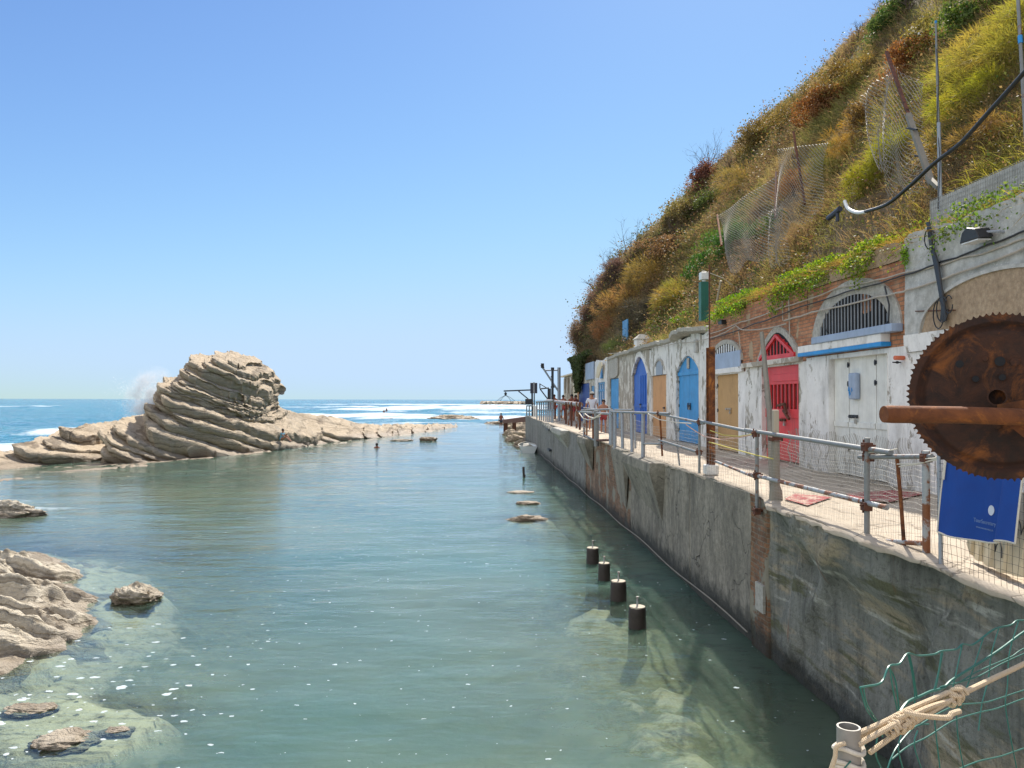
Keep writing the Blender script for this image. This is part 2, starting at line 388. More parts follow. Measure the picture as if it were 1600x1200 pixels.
# ---------------------------------------------------------------- object helpers
def root_loc(p):
    while p is not None and p.parent is not None: p = p.parent
    return Vector(p.location) if p is not None else Vector((0, 0, 0))
def thing(name, label, cat, loc=(0, 0, 0), group=None, kind=None):
    o = bpy.data.objects.new(name, None); C.objects.link(o)
    o.location = loc; o.empty_display_size = .1
    return tag(o, label, cat, group, kind)
def tag(o, label=None, cat=None, group=None, kind=None):
    if label: o['label'] = label
    if cat: o['category'] = cat
    if group: o['group'] = group
    if kind: o['kind'] = kind
    return o
def link_mesh(name, me, mat, parent, loc=None, smooth=False):
    o = bpy.data.objects.new(name, me); C.objects.link(o)
    if mat is not None:
        for m in (mat if isinstance(mat, (list, tuple)) else [mat]): me.materials.append(m)
    if parent is not None: o.parent = parent
    if smooth: me.polygons.foreach_set('use_smooth', [True] * len(me.polygons))
    return o
class MB:
    def __init__(s): s.v = []; s.f = []; s.mi = []; s.k = 0
    def add(s, vs, fs):
        b = len(s.v); s.v += [tuple(v) for v in vs]
        for f in fs: s.f.append(tuple(b + i for i in f)); s.mi.append(s.k)
        return s
    def box(s, lo, hi):
        x0, y0, z0 = lo; x1, y1, z1 = hi
        return s.add([(x0, y0, z0), (x1, y0, z0), (x1, y1, z0), (x0, y1, z0), (x0, y0, z1), (x1, y0, z1), (x1, y1, z1), (x0, y1, z1)],
                     [(0, 3, 2, 1), (4, 5, 6, 7), (0, 1, 5, 4), (1, 2, 6, 5), (2, 3, 7, 6), (3, 0, 4, 7)])
    def cyl(s, p, q, r, r2=None, n=10, cap=True): return s.tube([p, q], [r, r if r2 is None else r2], n, cap)
    def bar(s, p, q, wx, wy): # square bar
        return s.tube([p, q], [wx / 2 * 1.414] * 2, 4, True, math.pi / 4)
    def tube(s, pts, r, n=8, cap=True, a0=0.0):
        pts = [Vector(p) for p in pts]
        rr = r if isinstance(r, (list, tuple)) else [r] * len(pts)
        vs = []; up = None
        for i, p in enumerate(pts):
            d = (pts[min(i + 1, len(pts) - 1)] - pts[max(i - 1, 0)])
            if d.length < 1e-9: d = Vector((0, 0, 1))
            d.normalize()
            if up is None: up = Vector((0, 0, 1)) if abs(d.z) < .9 else Vector((1, 0, 0))
            a = d.cross(up)
            if a.length < 1e-4: a = d.orthogonal()
            a.normalize(); b = a.cross(d).normalized(); up = b
            for k in range(n):
                t = 2 * math.pi * k / n + a0
                vs.append(p + a * (rr[i] * math.cos(t)) + b * (rr[i] * math.sin(t)))
        fs = []
        for i in range(len(pts) - 1):
            for k in range(n):
                fs.append((i * n + k, i * n + (k + 1) % n, (i + 1) * n + (k + 1) % n, (i + 1) * n + k))
        if cap: fs += [tuple(range(n))[::-1], tuple((len(pts) - 1) * n + k for k in range(n))]
        return s.add(vs, fs)
    def prism(s, poly, off):
        n = len(poly); off = Vector(off); vs = [Vector(p) for p in poly]; vs += [v + off for v in vs]
        return s.add(vs, [tuple(range(n))[::-1], tuple(range(n, 2 * n))] + [(i, (i + 1) % n, n + (i + 1) % n, n + i) for i in range(n)])
    def build(s, name, mat, parent=None, smooth=False, bevel=0):
        L = root_loc(parent)
        me = bpy.data.meshes.new(name)
        me.from_pydata([(x - L.x, y - L.y, z - L.z) for x, y, z in s.v], [], s.f)
        if any(s.mi): me.polygons.foreach_set('material_index', s.mi)
        me.validate()
        o = link_mesh(name, me, mat, parent, smooth=smooth)
        if bevel:
            m = o.modifiers.new('bevel', 'BEVEL'); m.width = bevel; m.segments = 2; m.limit_method = 'ANGLE'
        if smooth:
            try: me.set_sharp_from_angle(angle=R(40))
            except Exception: pass
        return o
def npmesh(name, V, quads, mat, parent=None, smooth=True, attrs=None, cols=None, tris=None):
    V = np.asarray(V, np.float32)
    L = root_loc(parent); V = V - np.array(L, np.float32)
    me = bpy.data.meshes.new(name)
    q = np.zeros((0, 4), np.int32) if quads is None else np.asarray(quads, np.int32)
    t = np.zeros((0, 3), np.int32) if tris is None else np.asarray(tris, np.int32)
    me.vertices.add(len(V)); me.vertices.foreach_set('co', V.ravel())
    nl = q.size + t.size; me.loops.add(nl)
    me.loops.foreach_set('vertex_index', np.concatenate([q.ravel(), t.ravel()]))
    me.polygons.add(len(q) + len(t))
    ls = np.concatenate([np.arange(len(q)) * 4, len(q) * 4 + np.arange(len(t)) * 3]).astype(np.int32)
    me.polygons.foreach_set('loop_start', ls)
    me.polygons.foreach_set('use_smooth', np.full(len(ls), smooth))
    me.update(calc_edges=True)
    for k, a in (attrs or {}).items():
        at = me.attributes.new(k, 'FLOAT', 'POINT'); at.data.foreach_set('value', np.asarray(a, np.float32).ravel())
    if cols is not None:
        at = me.color_attributes.new('col', 'FLOAT_COLOR', 'POINT')
        c = np.ones((len(V), 4), np.float32); c[:, :3] = cols; at.data.foreach_set('color', c.ravel())
    return link_mesh(name, me, mat, parent)
def grid_quads(nu, nv):
    i = np.arange(nu - 1)[:, None] * nv + np.arange(nv - 1)[None, :]
    return np.stack([i, i + nv, i + nv + 1, i + 1], -1).reshape(-1, 4)

# ---------------------------------------------------------------- foliage generators (numpy)
def blades(P, dirs, L, W, col, bend=.35):
    """P,dirs (n,3), L,W (n,), col (n,3) -> verts, quads, tris, cols"""
    n = len(P)
    side = np.cross(dirs, rng.normal(size=(n, 3))); side /= np.linalg.norm(side, axis=1)[:, None] + 1e-9
    g = np.zeros((n, 3)); g[:, 2] = -1
    mid = P + dirs * (L * .55)[:, None] + g * (L * bend * .12)[:, None]
    tip = P + dirs * L[:, None] + g * (L * bend * .5)[:, None] + rng.normal(size=(n, 3)) * (L * .06)[:, None]
    h = side * (W / 2)[:, None]
    V = np.stack([P - h, P + h, mid + h * .8, mid - h * .8, tip], 1).reshape(-1, 3)
    b = np.arange(n) * 5
    q = np.stack([b, b + 1, b + 2, b + 3], 1); t = np.stack([b + 3, b + 2, b + 4], 1)
    return V, q, t, np.repeat(col, 5, 0)
def leaves(P, size, col, up=.3):
    n = len(P)
    a = rng.normal(size=(n, 3)); a /= np.linalg.norm(a, axis=1)[:, None]
    nn = rng.normal(size=(n, 3)); nn[:, 2] += up; b = np.cross(a, nn); b /= np.linalg.norm(b, axis=1)[:, None] + 1e-9
    a = a * size[:, None]; b = b * (size * .38)[:, None]
    V = np.stack([P - a * .5, P + b, P + a * .5, P - b], 1).reshape(-1, 3)
    q = (np.arange(n) * 4)[:, None] + np.array([0, 1, 2, 3])
    return V, q, np.repeat(col, 4, 0)
def cvar(c, n, v=.3):
    c = np.asarray(c)[None, :] * (1 + rng.uniform(-v, v, (n, 1))) * (1 + rng.uniform(-.1, .1, (n, 3)))
    return np.clip(c, .003, 1)
def shrub(name, label, loc, rad, n, size, c1, c2, kind='leaf', group=None, cat='shrub', stems=5, lean=(-.3, 0, .3)):
    loc = Vector(loc); t = thing(name, label, cat, loc, group)
    rx, ry, rz = rad
    # lumpy volume: clumps
    k = max(6, n // 260)
    cc = rng.normal(size=(k, 3)); cc /= np.linalg.norm(cc, axis=1)[:, None]; cc *= rng.uniform(.25, .85, (k, 1)) ** .6
    cr = rng.uniform(.22, .45, k)
    idx = rng.integers(0, k, n)
    d = rng.normal(size=(n, 3)); d /= np.linalg.norm(d, axis=1)[:, None]
    p = cc[idx] + d * (cr[idx] * rng.uniform(.3, 1.08, n) ** .5)[:, None]
    keep = fbm(p[:, 0] * 2.3 + loc.x, p[:, 1] * 2.3 + loc.y, p[:, 2] * 2.3, 2) > -.22
    p = p[keep]; d = d[keep]; idx = idx[keep]; m = len(p)
    W = p * np.array([rx, ry, rz]) + np.array([loc.x, loc.y, loc.z + rz * .55])
    mixf = (fbm(p[:, 0] * 1.7, p[:, 1] * 1.7, p[:, 2] * 1.7 + loc.y, 2) * .9 + .5 + rng.uniform(-.25, .25, m)).clip(0, 1)[:, None]
    col = cvar((1, 1, 1), m, .35) * (np.array(c1) * (1 - mixf) + np.array(c2) * mixf)
    if kind == 'leaf':
        V, q, cl = leaves(W, size * rng.uniform(.6, 1.4, m), col)
        npmesh('foliage', V, q, M['leaf'], t, False, cols=cl)
    else:
        dd = d + np.array(lean) + rng.normal(size=(m, 3)) * .35; dd /= np.linalg.norm(dd, axis=1)[:, None]
        V, q, tr, cl = blades(W, dd, size * rng.uniform(.6, 1.5, m), np.full(m, size * .045), col)
        npmesh('foliage', V, q, M['grass'], t, False, cols=cl, tris=tr)
    b = MB()
    for i in range(stems):
        e = cc[i % k] * np.array([rx, ry, rz]) * .8
        q_ = loc + Vector((e[0], e[1], abs(e[2]) + rz * .6))
        mid = (loc + q_) / 2 + Vector((random.uniform(-.1, .1), random.uniform(-.1, .1), .05))
        b.tube([loc - Vector((0, 0, .15)), mid, q_], [.03, .018, .006], 5)
    b.build('stem', M['twig'], t)
    return t
def bare_shrub(name, label, loc, h, n, group=None, mat=None, spread=.5):
    loc = Vector(loc); t = thing(name, label, 'shrub', loc, group)
    b = MB()
    def grow(p, d, L, r, lvl):
        q = p + d * L; b.tube([p, (p + q) / 2 + Vector((random.gauss(0, .02), random.gauss(0, .02), 0)) * L, q], [r, r * .8, r * .5], 4)
        if lvl:
            for i in range(random.choice((2, 3, 3))):
                e = (d + Vector((random.gauss(0, spread), random.gauss(0, spread), random.gauss(.1, .3)))).normalized()
                grow(p + (q - p) * random.uniform(.45, 1), e, L * random.uniform(.5, .8), r * .55, lvl - 1)
    for i in range(n): grow(loc, Vector((random.gauss(0, .35), random.gauss(0, .35), 1)).normalized(), h * random.uniform(.4, .6), .022, 3)
    b.build('branch', mat or M['twig'], t)
    return t

# ---------------------------------------------------------------- wire panels
def wire_grid(b, P, nu, nv, r, jit=.0, n=3):
    """P(u,v)->Vector; straight grid wires"""
    for i in range(nu + 1):
        pts = [P(i / nu, v / 8) + Vector((random.gauss(0, jit), random.gauss(0, jit), random.gauss(0, jit))) for v in range(9)]
        b.tube(pts, r, n, False)
    k = max(4, nu // 3)
    for j in range(nv + 1):
        pts = [P(u / k, j / nv) + Vector((random.gauss(0, jit), random.gauss(0, jit), random.gauss(0, jit))) for u in range(k + 1)]
        b.tube(pts, r, n, False)
def wire_hex(b, P, nu, nv, r, n=3):
    """hexagonal rockfall netting: each wire zigzags down the panel"""
    for i in range(nu):
        pts = []
        for j in range(nv * 2 + 1):
            k = j // 2 + (j % 2)
            o = .5 if (k % 2) else 0.0
            s = 1 if i % 2 else -1
            pts.append(P(min(1, max(0, (i + .5 + s * (.42 if (k % 2) else -.42) * 1.0) / nu)), j / (nv * 2)))
        b.tube(pts, r, n, False)
# ================================================================ SETTING: sea, bed, hill, rocks
def poly_sd(x, y, poly):
    """signed distance (positive inside) to polygon"""
    d = np.full(np.shape(x), 1e9); ins = np.zeros(np.shape(x), bool)
    n = len(poly)
    for i in range(n):
        (x0, y0), (x1, y1) = poly[i], poly[(i + 1) % n]
        ex, ey = x1 - x0, y1 - y0
        t = np.clip(((x - x0) * ex + (y - y0) * ey) / (ex * ex + ey * ey + 1e-12), 0, 1)
        d = np.minimum(d, np.hypot(x - x0 - t * ex, y - y0 - t * ey))
        c = ((y0 > y) != (y1 > y)) & (x < (x1 - x0) * (y - y0) / ((y1 - y0) if y1 != y0 else 1e-9) + x0)
        ins ^= c
    return np.where(ins, d, -d)
def wpoly(pts, z=0.0): return [tuple(PZ(a, b, z)[:2]) for a, b in pts]
SHELF = wpoly([(-400, 850), (0, 862), (80, 868), (150, 888), (138, 915), (160, 940), (168, 975), (110, 1006), (60, 1028), (0, 1052), (-400, 1220)])
REEF = [tuple(PZ(a, b, 0)[:2]) for a, b in ((-300, 760), (0, 735), (140, 715), (300, 702), (430, 695), (600, 680), (720, 668))]
def reef_y(x):
    return np.interp(x, [p[0] for p in REEF] + [30], [p[1] for p in REEF] + [120])
ROCKPATCH = [(tuple(PZ(a, b, 0)[:2]), r, h) for a, b, r, h in ((110, 1150, .9, .9), (60, 1110, .8, .5), (215, 935, .6, .5), (200, 1130, .9, .45), (780, 815, 1.6, .3), (800, 740, 5, .5), (720, 700, 5, .4), (860, 790, 2, .6), (830, 810, 1.1, .6), (300, 1210, .9, .25))]
def bed_z(x, y):
    d = -poly_sd(x, y, SHELF)
    z = -1.75 + .55 * sst(-.3, .35, fbm(x * .22, y * .22, 3.3, 3, 5)) + .12 * fbm(x * 1.3, y * 1.3, 0, 3, 9) + .07 * fbm(x * 4, y * 4, 0, 4, 19)
    z = np.maximum(z, -.06 - .24 * np.maximum(d, 0) + .15 * fbm(x * 1.1, y * 1.1, 1, 3, 4))
    z = np.minimum(z, -.04)
    for (c, r, h) in ROCKPATCH:
        q = np.hypot(x - c[0], y - c[1]) / r
        q = q + .35 * fbm(x * 1.5, y * 1.5, c[0], 2, 3)
        z = np.maximum(z, z + (1.1 * h) * (1 - sst(.2, 1.5, q)))
    # shallow apron to the right of the channel
    ap = np.exp(-((x - 2.3) / 1.9) ** 2) * sst(4, 9, y) * (1 - sst(22, 30, y))
    z = z + .9 * ap + .25 * ap * fbm(x * .8, y * .5, 8, 3, 3)
    z = z + .09 * fbm(x * 3.2, y * 3.2, 4, 4, 29) - .12 * sst(.15, .4, fbm(x * 1.7, y * 1.7, 9, 3, 39))
    z = z - sst(50, 130, y) * 1.5
    return np.minimum(z, -.05)
xs = np.linspace(-34, 4.6, 260); ys = np.linspace(-4, 120, 420)
X_, Y_ = np.meshgrid(xs, ys, indexing='ij')
t = NT('seabed_sand'); P_ = t.co
cc = t.mix(t.ramp(t.noise(.9, 6, .65), [(.35, 0), (.65, 1)]), (.13, .13, .06), (.33, .29, .16))
cc = t.mix(t.ramp(t.noise(3.5, 6, .7), [(.5, 0), (.7, .6)]), cc, (.09, .08, .045))
zb_ = t.n('ShaderNodeSeparateXYZ', {0: t.co}).outputs[2]
cc = t.mix(t.ramp(t.m_('ADD', zb_, t.m_('MULTIPLY', t.noise(1.6, 5, .6), .4)), [(0, 0), (1, 1)]), cc, cc) if False else cc
cc = t.mix(t.ramp(t.m_('ADD', t.m_('ADD', zb_, 1.0), t.m_('MULTIPLY', t.noise(1.6, 5, .7), .6)), [(.92, 0), (1.15, .8)]), cc, (.55, .47, .34))
cc = t.mix(t.ramp(t.noise(6, 7, .75), [(.5, 0), (.64, .65)]), cc, (.15, .12, .07))
M['bed'] = t.pr(cc, .9, t.bump(t.noise(3, 6, .7), .6, .1))
tag(npmesh('seabed', np.stack([X_, Y_, bed_z(X_, Y_)], -1).reshape(-1, 3), grid_quads(260, 420)[:, ::-1], M['bed']), kind='structure')

# ---- sea surface, one polar sheet out to the horizon
na, nr = 860, 700
th = np.linspace(R(-100), R(80), na)
rr = np.concatenate([[.3], 1.2 * (9000 / 1.2) ** (np.linspace(0, 1, nr - 1))])
T_, R_ = np.meshgrid(th, rr, indexing='ij')
X_ = R_ * np.sin(T_); Y_ = R_ * np.cos(T_)
sea = sst(0, 22, Y_ - reef_y(X_))
sea = np.where(X_ < REEF[0][0], 1, sea)
fade = 1 - sst(700, 2500, R_)
z = .012 * fbm(X_ * .9, Y_ * 2.6, 0, 3, 2) * (1 - sea) + .02 * sst(15, 60, Y_) * (1 - sea) * vn(X_ * .5, Y_ * 1.3, 2)
sw = np.sin(Y_ * .21 + .07 * X_ + 2.2 * vn(X_ * .02, Y_ * .02, 1)) 
z = z + sea * fade * (.16 * sw + .13 * fbm(X_ * .25, Y_ * .5, 0, 3, 8))
def band(px0, py0, px1, py1, wpx, k=1.0):
    """a breaking wave crest lying between two spots of the water"""
    a = PZ(px0, py0, 0); b = PZ(px1, py1, 0); ex, ey = b.x - a.x, b.y - a.y
    tt = ((X_ - a.x) * ex + (Y_ - a.y) * ey) / (ex * ex + ey * ey)
    tc = np.clip(tt, 0, 1); dy = np.hypot(X_ - a.x - tc * ex, Y_ - a.y - tc * ey)
    ym = a.y + tc * ey
    wid = wpx * ym * ym / (CAMZ * F)
    wid = wid * (.75 + .5 * vn(X_ * .08, Y_ * .02, px0))
    return k * np.exp(-(dy / wid) ** 2) * sst(-.12, .1, tt) * (1 - sst(.9, 1.12, tt))
foam = np.zeros_like(X_)
crest = np.zeros_like(X_)
for a in [(-120, 720, 60, 700, 13, 1.25), (-60, 700, 40, 694, 5, 1.1), (90, 684, 240, 668, 6.5, 1.2), (120, 676, 230, 662, 3, 1.0),
          (440, 653, 640, 652, 5.5, 1.2), (560, 655, 840, 655, 5, 1.05), (620, 643, 668, 637, 3.2, 1.25), (655, 634, 715, 632, 2, 1.1),
          (700, 640, 860, 640, 4, 1.15), (740, 636, 860, 634, 2.6, 1.15), (690, 648, 850, 647, 3.4, 1.0), (500, 663, 760, 664, 3, .75), (20, 637, 75, 637, 1.2, 1.0),
          (170, 635, 215, 635, .7, .8), (600, 660, 840, 670, 6, .62), (700, 676, 830, 676, 5, .5), (560, 646, 640, 645, 1.6, .8)]:
    f_ = band(*a); foam = np.maximum(foam, f_); crest = crest + np.clip(f_, 0, 1) * (1 if a[4] > 3 else .5)
z = z + fade * np.clip(crest, 0, 1.2) * np.clip(R_ / 300, .12, .7) * (.7 + .3 * vn(X_ * .3, Y_ * .3, 3))
# small whitecaps out at sea
wc = sst(.38, .6, fbm(X_ * .06, Y_ * .035, 4, 3, 12)) * sst(.1, .5, fbm(X_ * .5, Y_ * .12, 4, 2, 31)) * sea * (1 - sst(300, 900, R_))
foam = np.maximum(foam, wc * .8)
# lace of foam along the rocks and in the lagoon
dr = np.abs(Y_ - reef_y(X_))
foam = np.maximum(foam, .62 * np.exp(-(dr / 7) ** 2) * sea)
lf = np.zeros_like(X_)
for px, py, rx, ry, k in ((60, 795, 3.2, 1.0, .75), (100, 810, 1.6, .5, .6), (290, 742, 3.2, .6, .68), (20, 785, 2.5, .8, .75), (830, 812, .9, .4, .75), (20, 808, 1.6, .8, .8), (730, 715, 4, 1.5, .52), (780, 745, 3, 1.6, .5), (815, 770, 1.1, .4, .55), (800, 705, 3, 2, .5), (60, 765, 8, .8, .5)):
    c = PZ(px, py, 0); lf = np.maximum(lf, k * np.exp(-((X_ - c.x) / rx) ** 2 - ((Y_ - c.y) / ry) ** 2))
foam = np.maximum(foam, lf)
depth = -np.where(Y_ < 130, bed_z(X_, np.minimum(Y_, 130)), -3)
clear = np.exp(-depth * 1.05) * (1 - sst(60, 110, Y_)) * (1 - sea)
V_ = np.stack([X_, Y_, z], -1).reshape(-1, 3)
t = NT('sea_water'); co = t.n('ShaderNodeNewGeometry').outputs['Position']
fa = t.attr('foam').outputs['Fac']; se = t.attr('sea').outputs['Fac']; cl = t.attr('clear').outputs['Fac']
body = t.mix(t.ramp(t.noise(.12, 3, .5, co), [(.35, 0), (.65, 1)]), (.075, .155, .13), (.145, .19, .125))
seab = t.mix(t.ramp(t.noise(.012, 4, .6, t.map((.5, 1.6, 1), v=co)), [(.35, 0), (.65, 1)]), (.008, .125, .19), (.02, .19, .24))
body = t.mix(se, body, seab)
r1 = t.noise(2.2, 5, .6, t.map((.75, 1.9, 1), v=co, rot=(0, 0, .12)), .25)
r2 = t.noise(.35, 4, .55, t.map((.8, 1.7, 1), v=co, rot=(0, 0, -.2)))
hgt = t.m_('ADD', t.m_('MULTIPLY', r1, .015), t.m_('MULTIPLY', r2, .075))
sepos = t.m_('MULTIPLY', se, .5)
hgt = t.m_('ADD', hgt, t.m_('MULTIPLY', t.noise(.5, 4, .6, t.map((.6, 1.3, 1), v=co)), sepos))
nb = t.bump(hgt, 1.0, 1.0)
fr = t.n('ShaderNodeFresnel', {'IOR': 1.33, 'Normal': nb}).outputs[0]
dif = t.n('ShaderNodeSubsurfaceScattering', {'Color': body, 'Scale': 1.0, 'Radius': (.30, .45, .40), 'Normal': nb}, falloff='BURLEY')
tra = t.n('ShaderNodeBsdfTransparent', {'Color': (.8, .92, .86, 1)})
gl = t.n('ShaderNodeBsdfGlossy', {'Color': (.95, .97, 1, 1), 'Roughness': .045, 'Normal': nb})
a1 = t.n('ShaderNodeMixShader', {0: cl, 1: dif.outputs[0], 2: tra.outputs[0]})
a2 = t.n('ShaderNodeMixShader', {0: fr, 1: a1.outputs[0], 2: gl.outputs[0]})
# foam: attribute shifts the threshold of a lacy noise; flecks are their own cells
fn = t.m_('ADD', t.m_('MULTIPLY', t.noise(1.3, 7, .75, t.map((.6, 1.3, 1), v=co), .8), .55), t.m_('MULTIPLY', t.noise(.14, 5, .65, t.map((.5, 1.4, 1), v=co), .3), .45))
fk = t.m_('ADD', fn, t.m_('MULTIPLY', fa, .40))
fk = t.ramp(fk, [(.75, 0), (.92, 1)])
vo = t.n('ShaderNodeTexVoronoi', {'Vector': t.n('ShaderNodeVectorMath', {0: t.map((.9, 1.3, 1), v=co), 1: t.n('ShaderNodeVectorMath', {0: t.n('ShaderNodeTexNoise', {'Vector': co, 'Scale': 9.0, 'Detail': 3.0}).outputs['Color'], 3: .16}, operation='SCALE').outputs[0]}, operation='ADD').outputs[0], 'Scale': 6.5, 'Randomness': 1.0})
vr = t.n('ShaderNodeSeparateXYZ', {0: vo.outputs['Color']}).outputs[0]
lim = t.m_('MULTIPLY', t.ramp(vr, [(.3, 0), (.75, .35), (1, 1)]), .19)
dens = t.ramp(t.noise(.35, 4, .6, co), [(.35, .55), (.7, 1)])
near_l = t.m_('MULTIPLY', lim, dens)
near_l = t.m_('MULTIPLY', near_l, t.m_('ADD', 1.0, t.m_('MULTIPLY', t.attr('fleck').outputs['Fac'], 1.5)))
sp = t.m_('LESS_THAN', vo.outputs['Distance'], near_l)
sp = t.m_('MULTIPLY', sp, t.m_('SUBTRACT', 1.0, se))
fk = t.m_('MAXIMUM', fk, t.m_('MULTIPLY', sp, .85))
fd = t.n('ShaderNodeBsdfDiffuse', {'Color': t.mix(t.noise(3, 4, .7, co), (.70, .74, .76), (.42, .52, .57)), 'Normal': t.bump(fn, .6, .25)})
a3 = t.n('ShaderNodeMixShader', {0: fk, 1: a2.outputs[0], 2: fd.outputs[0]})
t.t.links.new(a3.outputs[0], t.out.inputs[0])
cL = PZ(100, 1080, 0)
fleck = np.exp(-((X_ - cL.x) / 2.6) ** 2 - ((Y_ - cL.y) / 3.2) ** 2)
tag(npmesh('sea', V_, grid_quads(na, nr), t.m, attrs={'foam': foam, 'sea': sea, 'clear': clear, 'fleck': fleck}), kind='structure')

# ---------------------------------------------------------------- layered rocks
DIP = (.36, -.27)
def terrace(h0, x, y, T, A, s=0):
    w_ = h0 + DIP[0] * x + DIP[1] * y + .35 * fbm(x * .35, y * .35, h0 * .3, 3, s)
    q = w_ / T + .4 * vn(x * .15, y * .15, 1, s)
    k = np.floor(q); fr_ = q - k
    a = .45 + .9 * _h(k.astype(np.int64), np.int64(0), np.int64(0), s + 3)
    return A * a * (sst(.86, 1, fr_) - fr_)
def rock_mesh_thing(name, label, X3, Y3, Z3, nu, nv, mat, cat='rock', group=None, flip=False):
    V = np.stack([X3, Y3, Z3], -1).reshape(-1, 3); q = grid_quads(nu, nv)
    if flip: q = q[:, ::-1]
    zz = V[:, 2][q].max(1); q = q[zz > -.75]
    o = npmesh(name, V, q, mat); return tag(o, label, cat, group)
tab = [(-160, 772, 752, 6), (-60, 762, 738, 7), (0, 753, 719, 8), (60, 746, 693, 10), (140, 736, 678, 12), (205, 731, 664, 12), (222, 729, 660, 12), (262, 724, 660, 11), (330, 717, 660, 11),
       (400, 709, 655, 11), (440, 703, 655, 10), (500, 697, 667, 9), (560, 690, 670, 9), (620, 682, 671, 9), (670, 674, 668, 8), (700, 671, 669.5, 6), (716, 669, 671, 4)]
def make_ridge(p0, p1, nu, nv, name, label, seed, amp=1.0):
    px = np.linspace(p0, p1, nu)
    b = np.interp(px, [a[0] for a in tab], [a[1] for a in tab]) + 2.0 * fbm(px * .03, 0, seed, 3) + 1.2 * vn(px * .15, 0, seed)
    c = np.interp(px, [a[0] for a in tab], [a[2] for a in tab]); dp = np.interp(px, [a[0] for a in tab], [a[3] for a in tab])
    Xb = np.empty(nu); Yb = np.empty(nu); Zc = np.empty(nu)
    for i in range(nu):
        p = PZ(px[i], b[i], 0); Xb[i], Yb[i] = p.x, p.y; Zc[i] = max(-.1, PY(px[i], c[i], p.y + dp[i]).z - 1.7)
    v = np.linspace(0, 1, nv)
    yy = Yb[:, None] - 2.0 + v[None, :] * (dp[:, None] * 1.75 + 2.0)
    xx = Xb[:, None] * yy / Yb[:, None]
    tt = (yy - Yb[:, None]) / dp[:, None]
    up = np.where(tt < 0, tt * .9, np.clip(tt, 0, 1) ** .95 * Zc[:, None])
    h = np.where(tt > 1, Zc[:, None] - (tt - 1) ** 1.2 * (Zc[:, None] + 1.4) * 1.7, up)
    env = np.clip(h / 1.2 + .2, .08, .5) * amp
    # ends dive under water
    e = (1 - sst(.97, 1, (px - p0) / (p1 - p0)))[:, None] if p1 > 690 else 1
    h = h * e - (1 - e) * .5
    h = h + env * (.35 * fbm(xx * .45, yy * .3, seed, 4, 3) + terrace(h, xx, yy, 1.25, .85, seed) + .1)
    h = h + env * (terrace(h, xx, yy, .4, .2, seed + 5) + .13 * fbm(xx * 2.2, yy * 1.2, 0, 5, 7) + .08)
    X2 = xx + env * .25 * fbm(xx * .8, yy * .8, h * 2, 3, 21)
    return rock_mesh_thing(name, label, X2, yy, h, nu, nv, M['rock'])
make_ridge(-160, 716, 1150, 260, 'shore_rock', 'smooth wave worn rock between the reef beds at the waterline', 9)
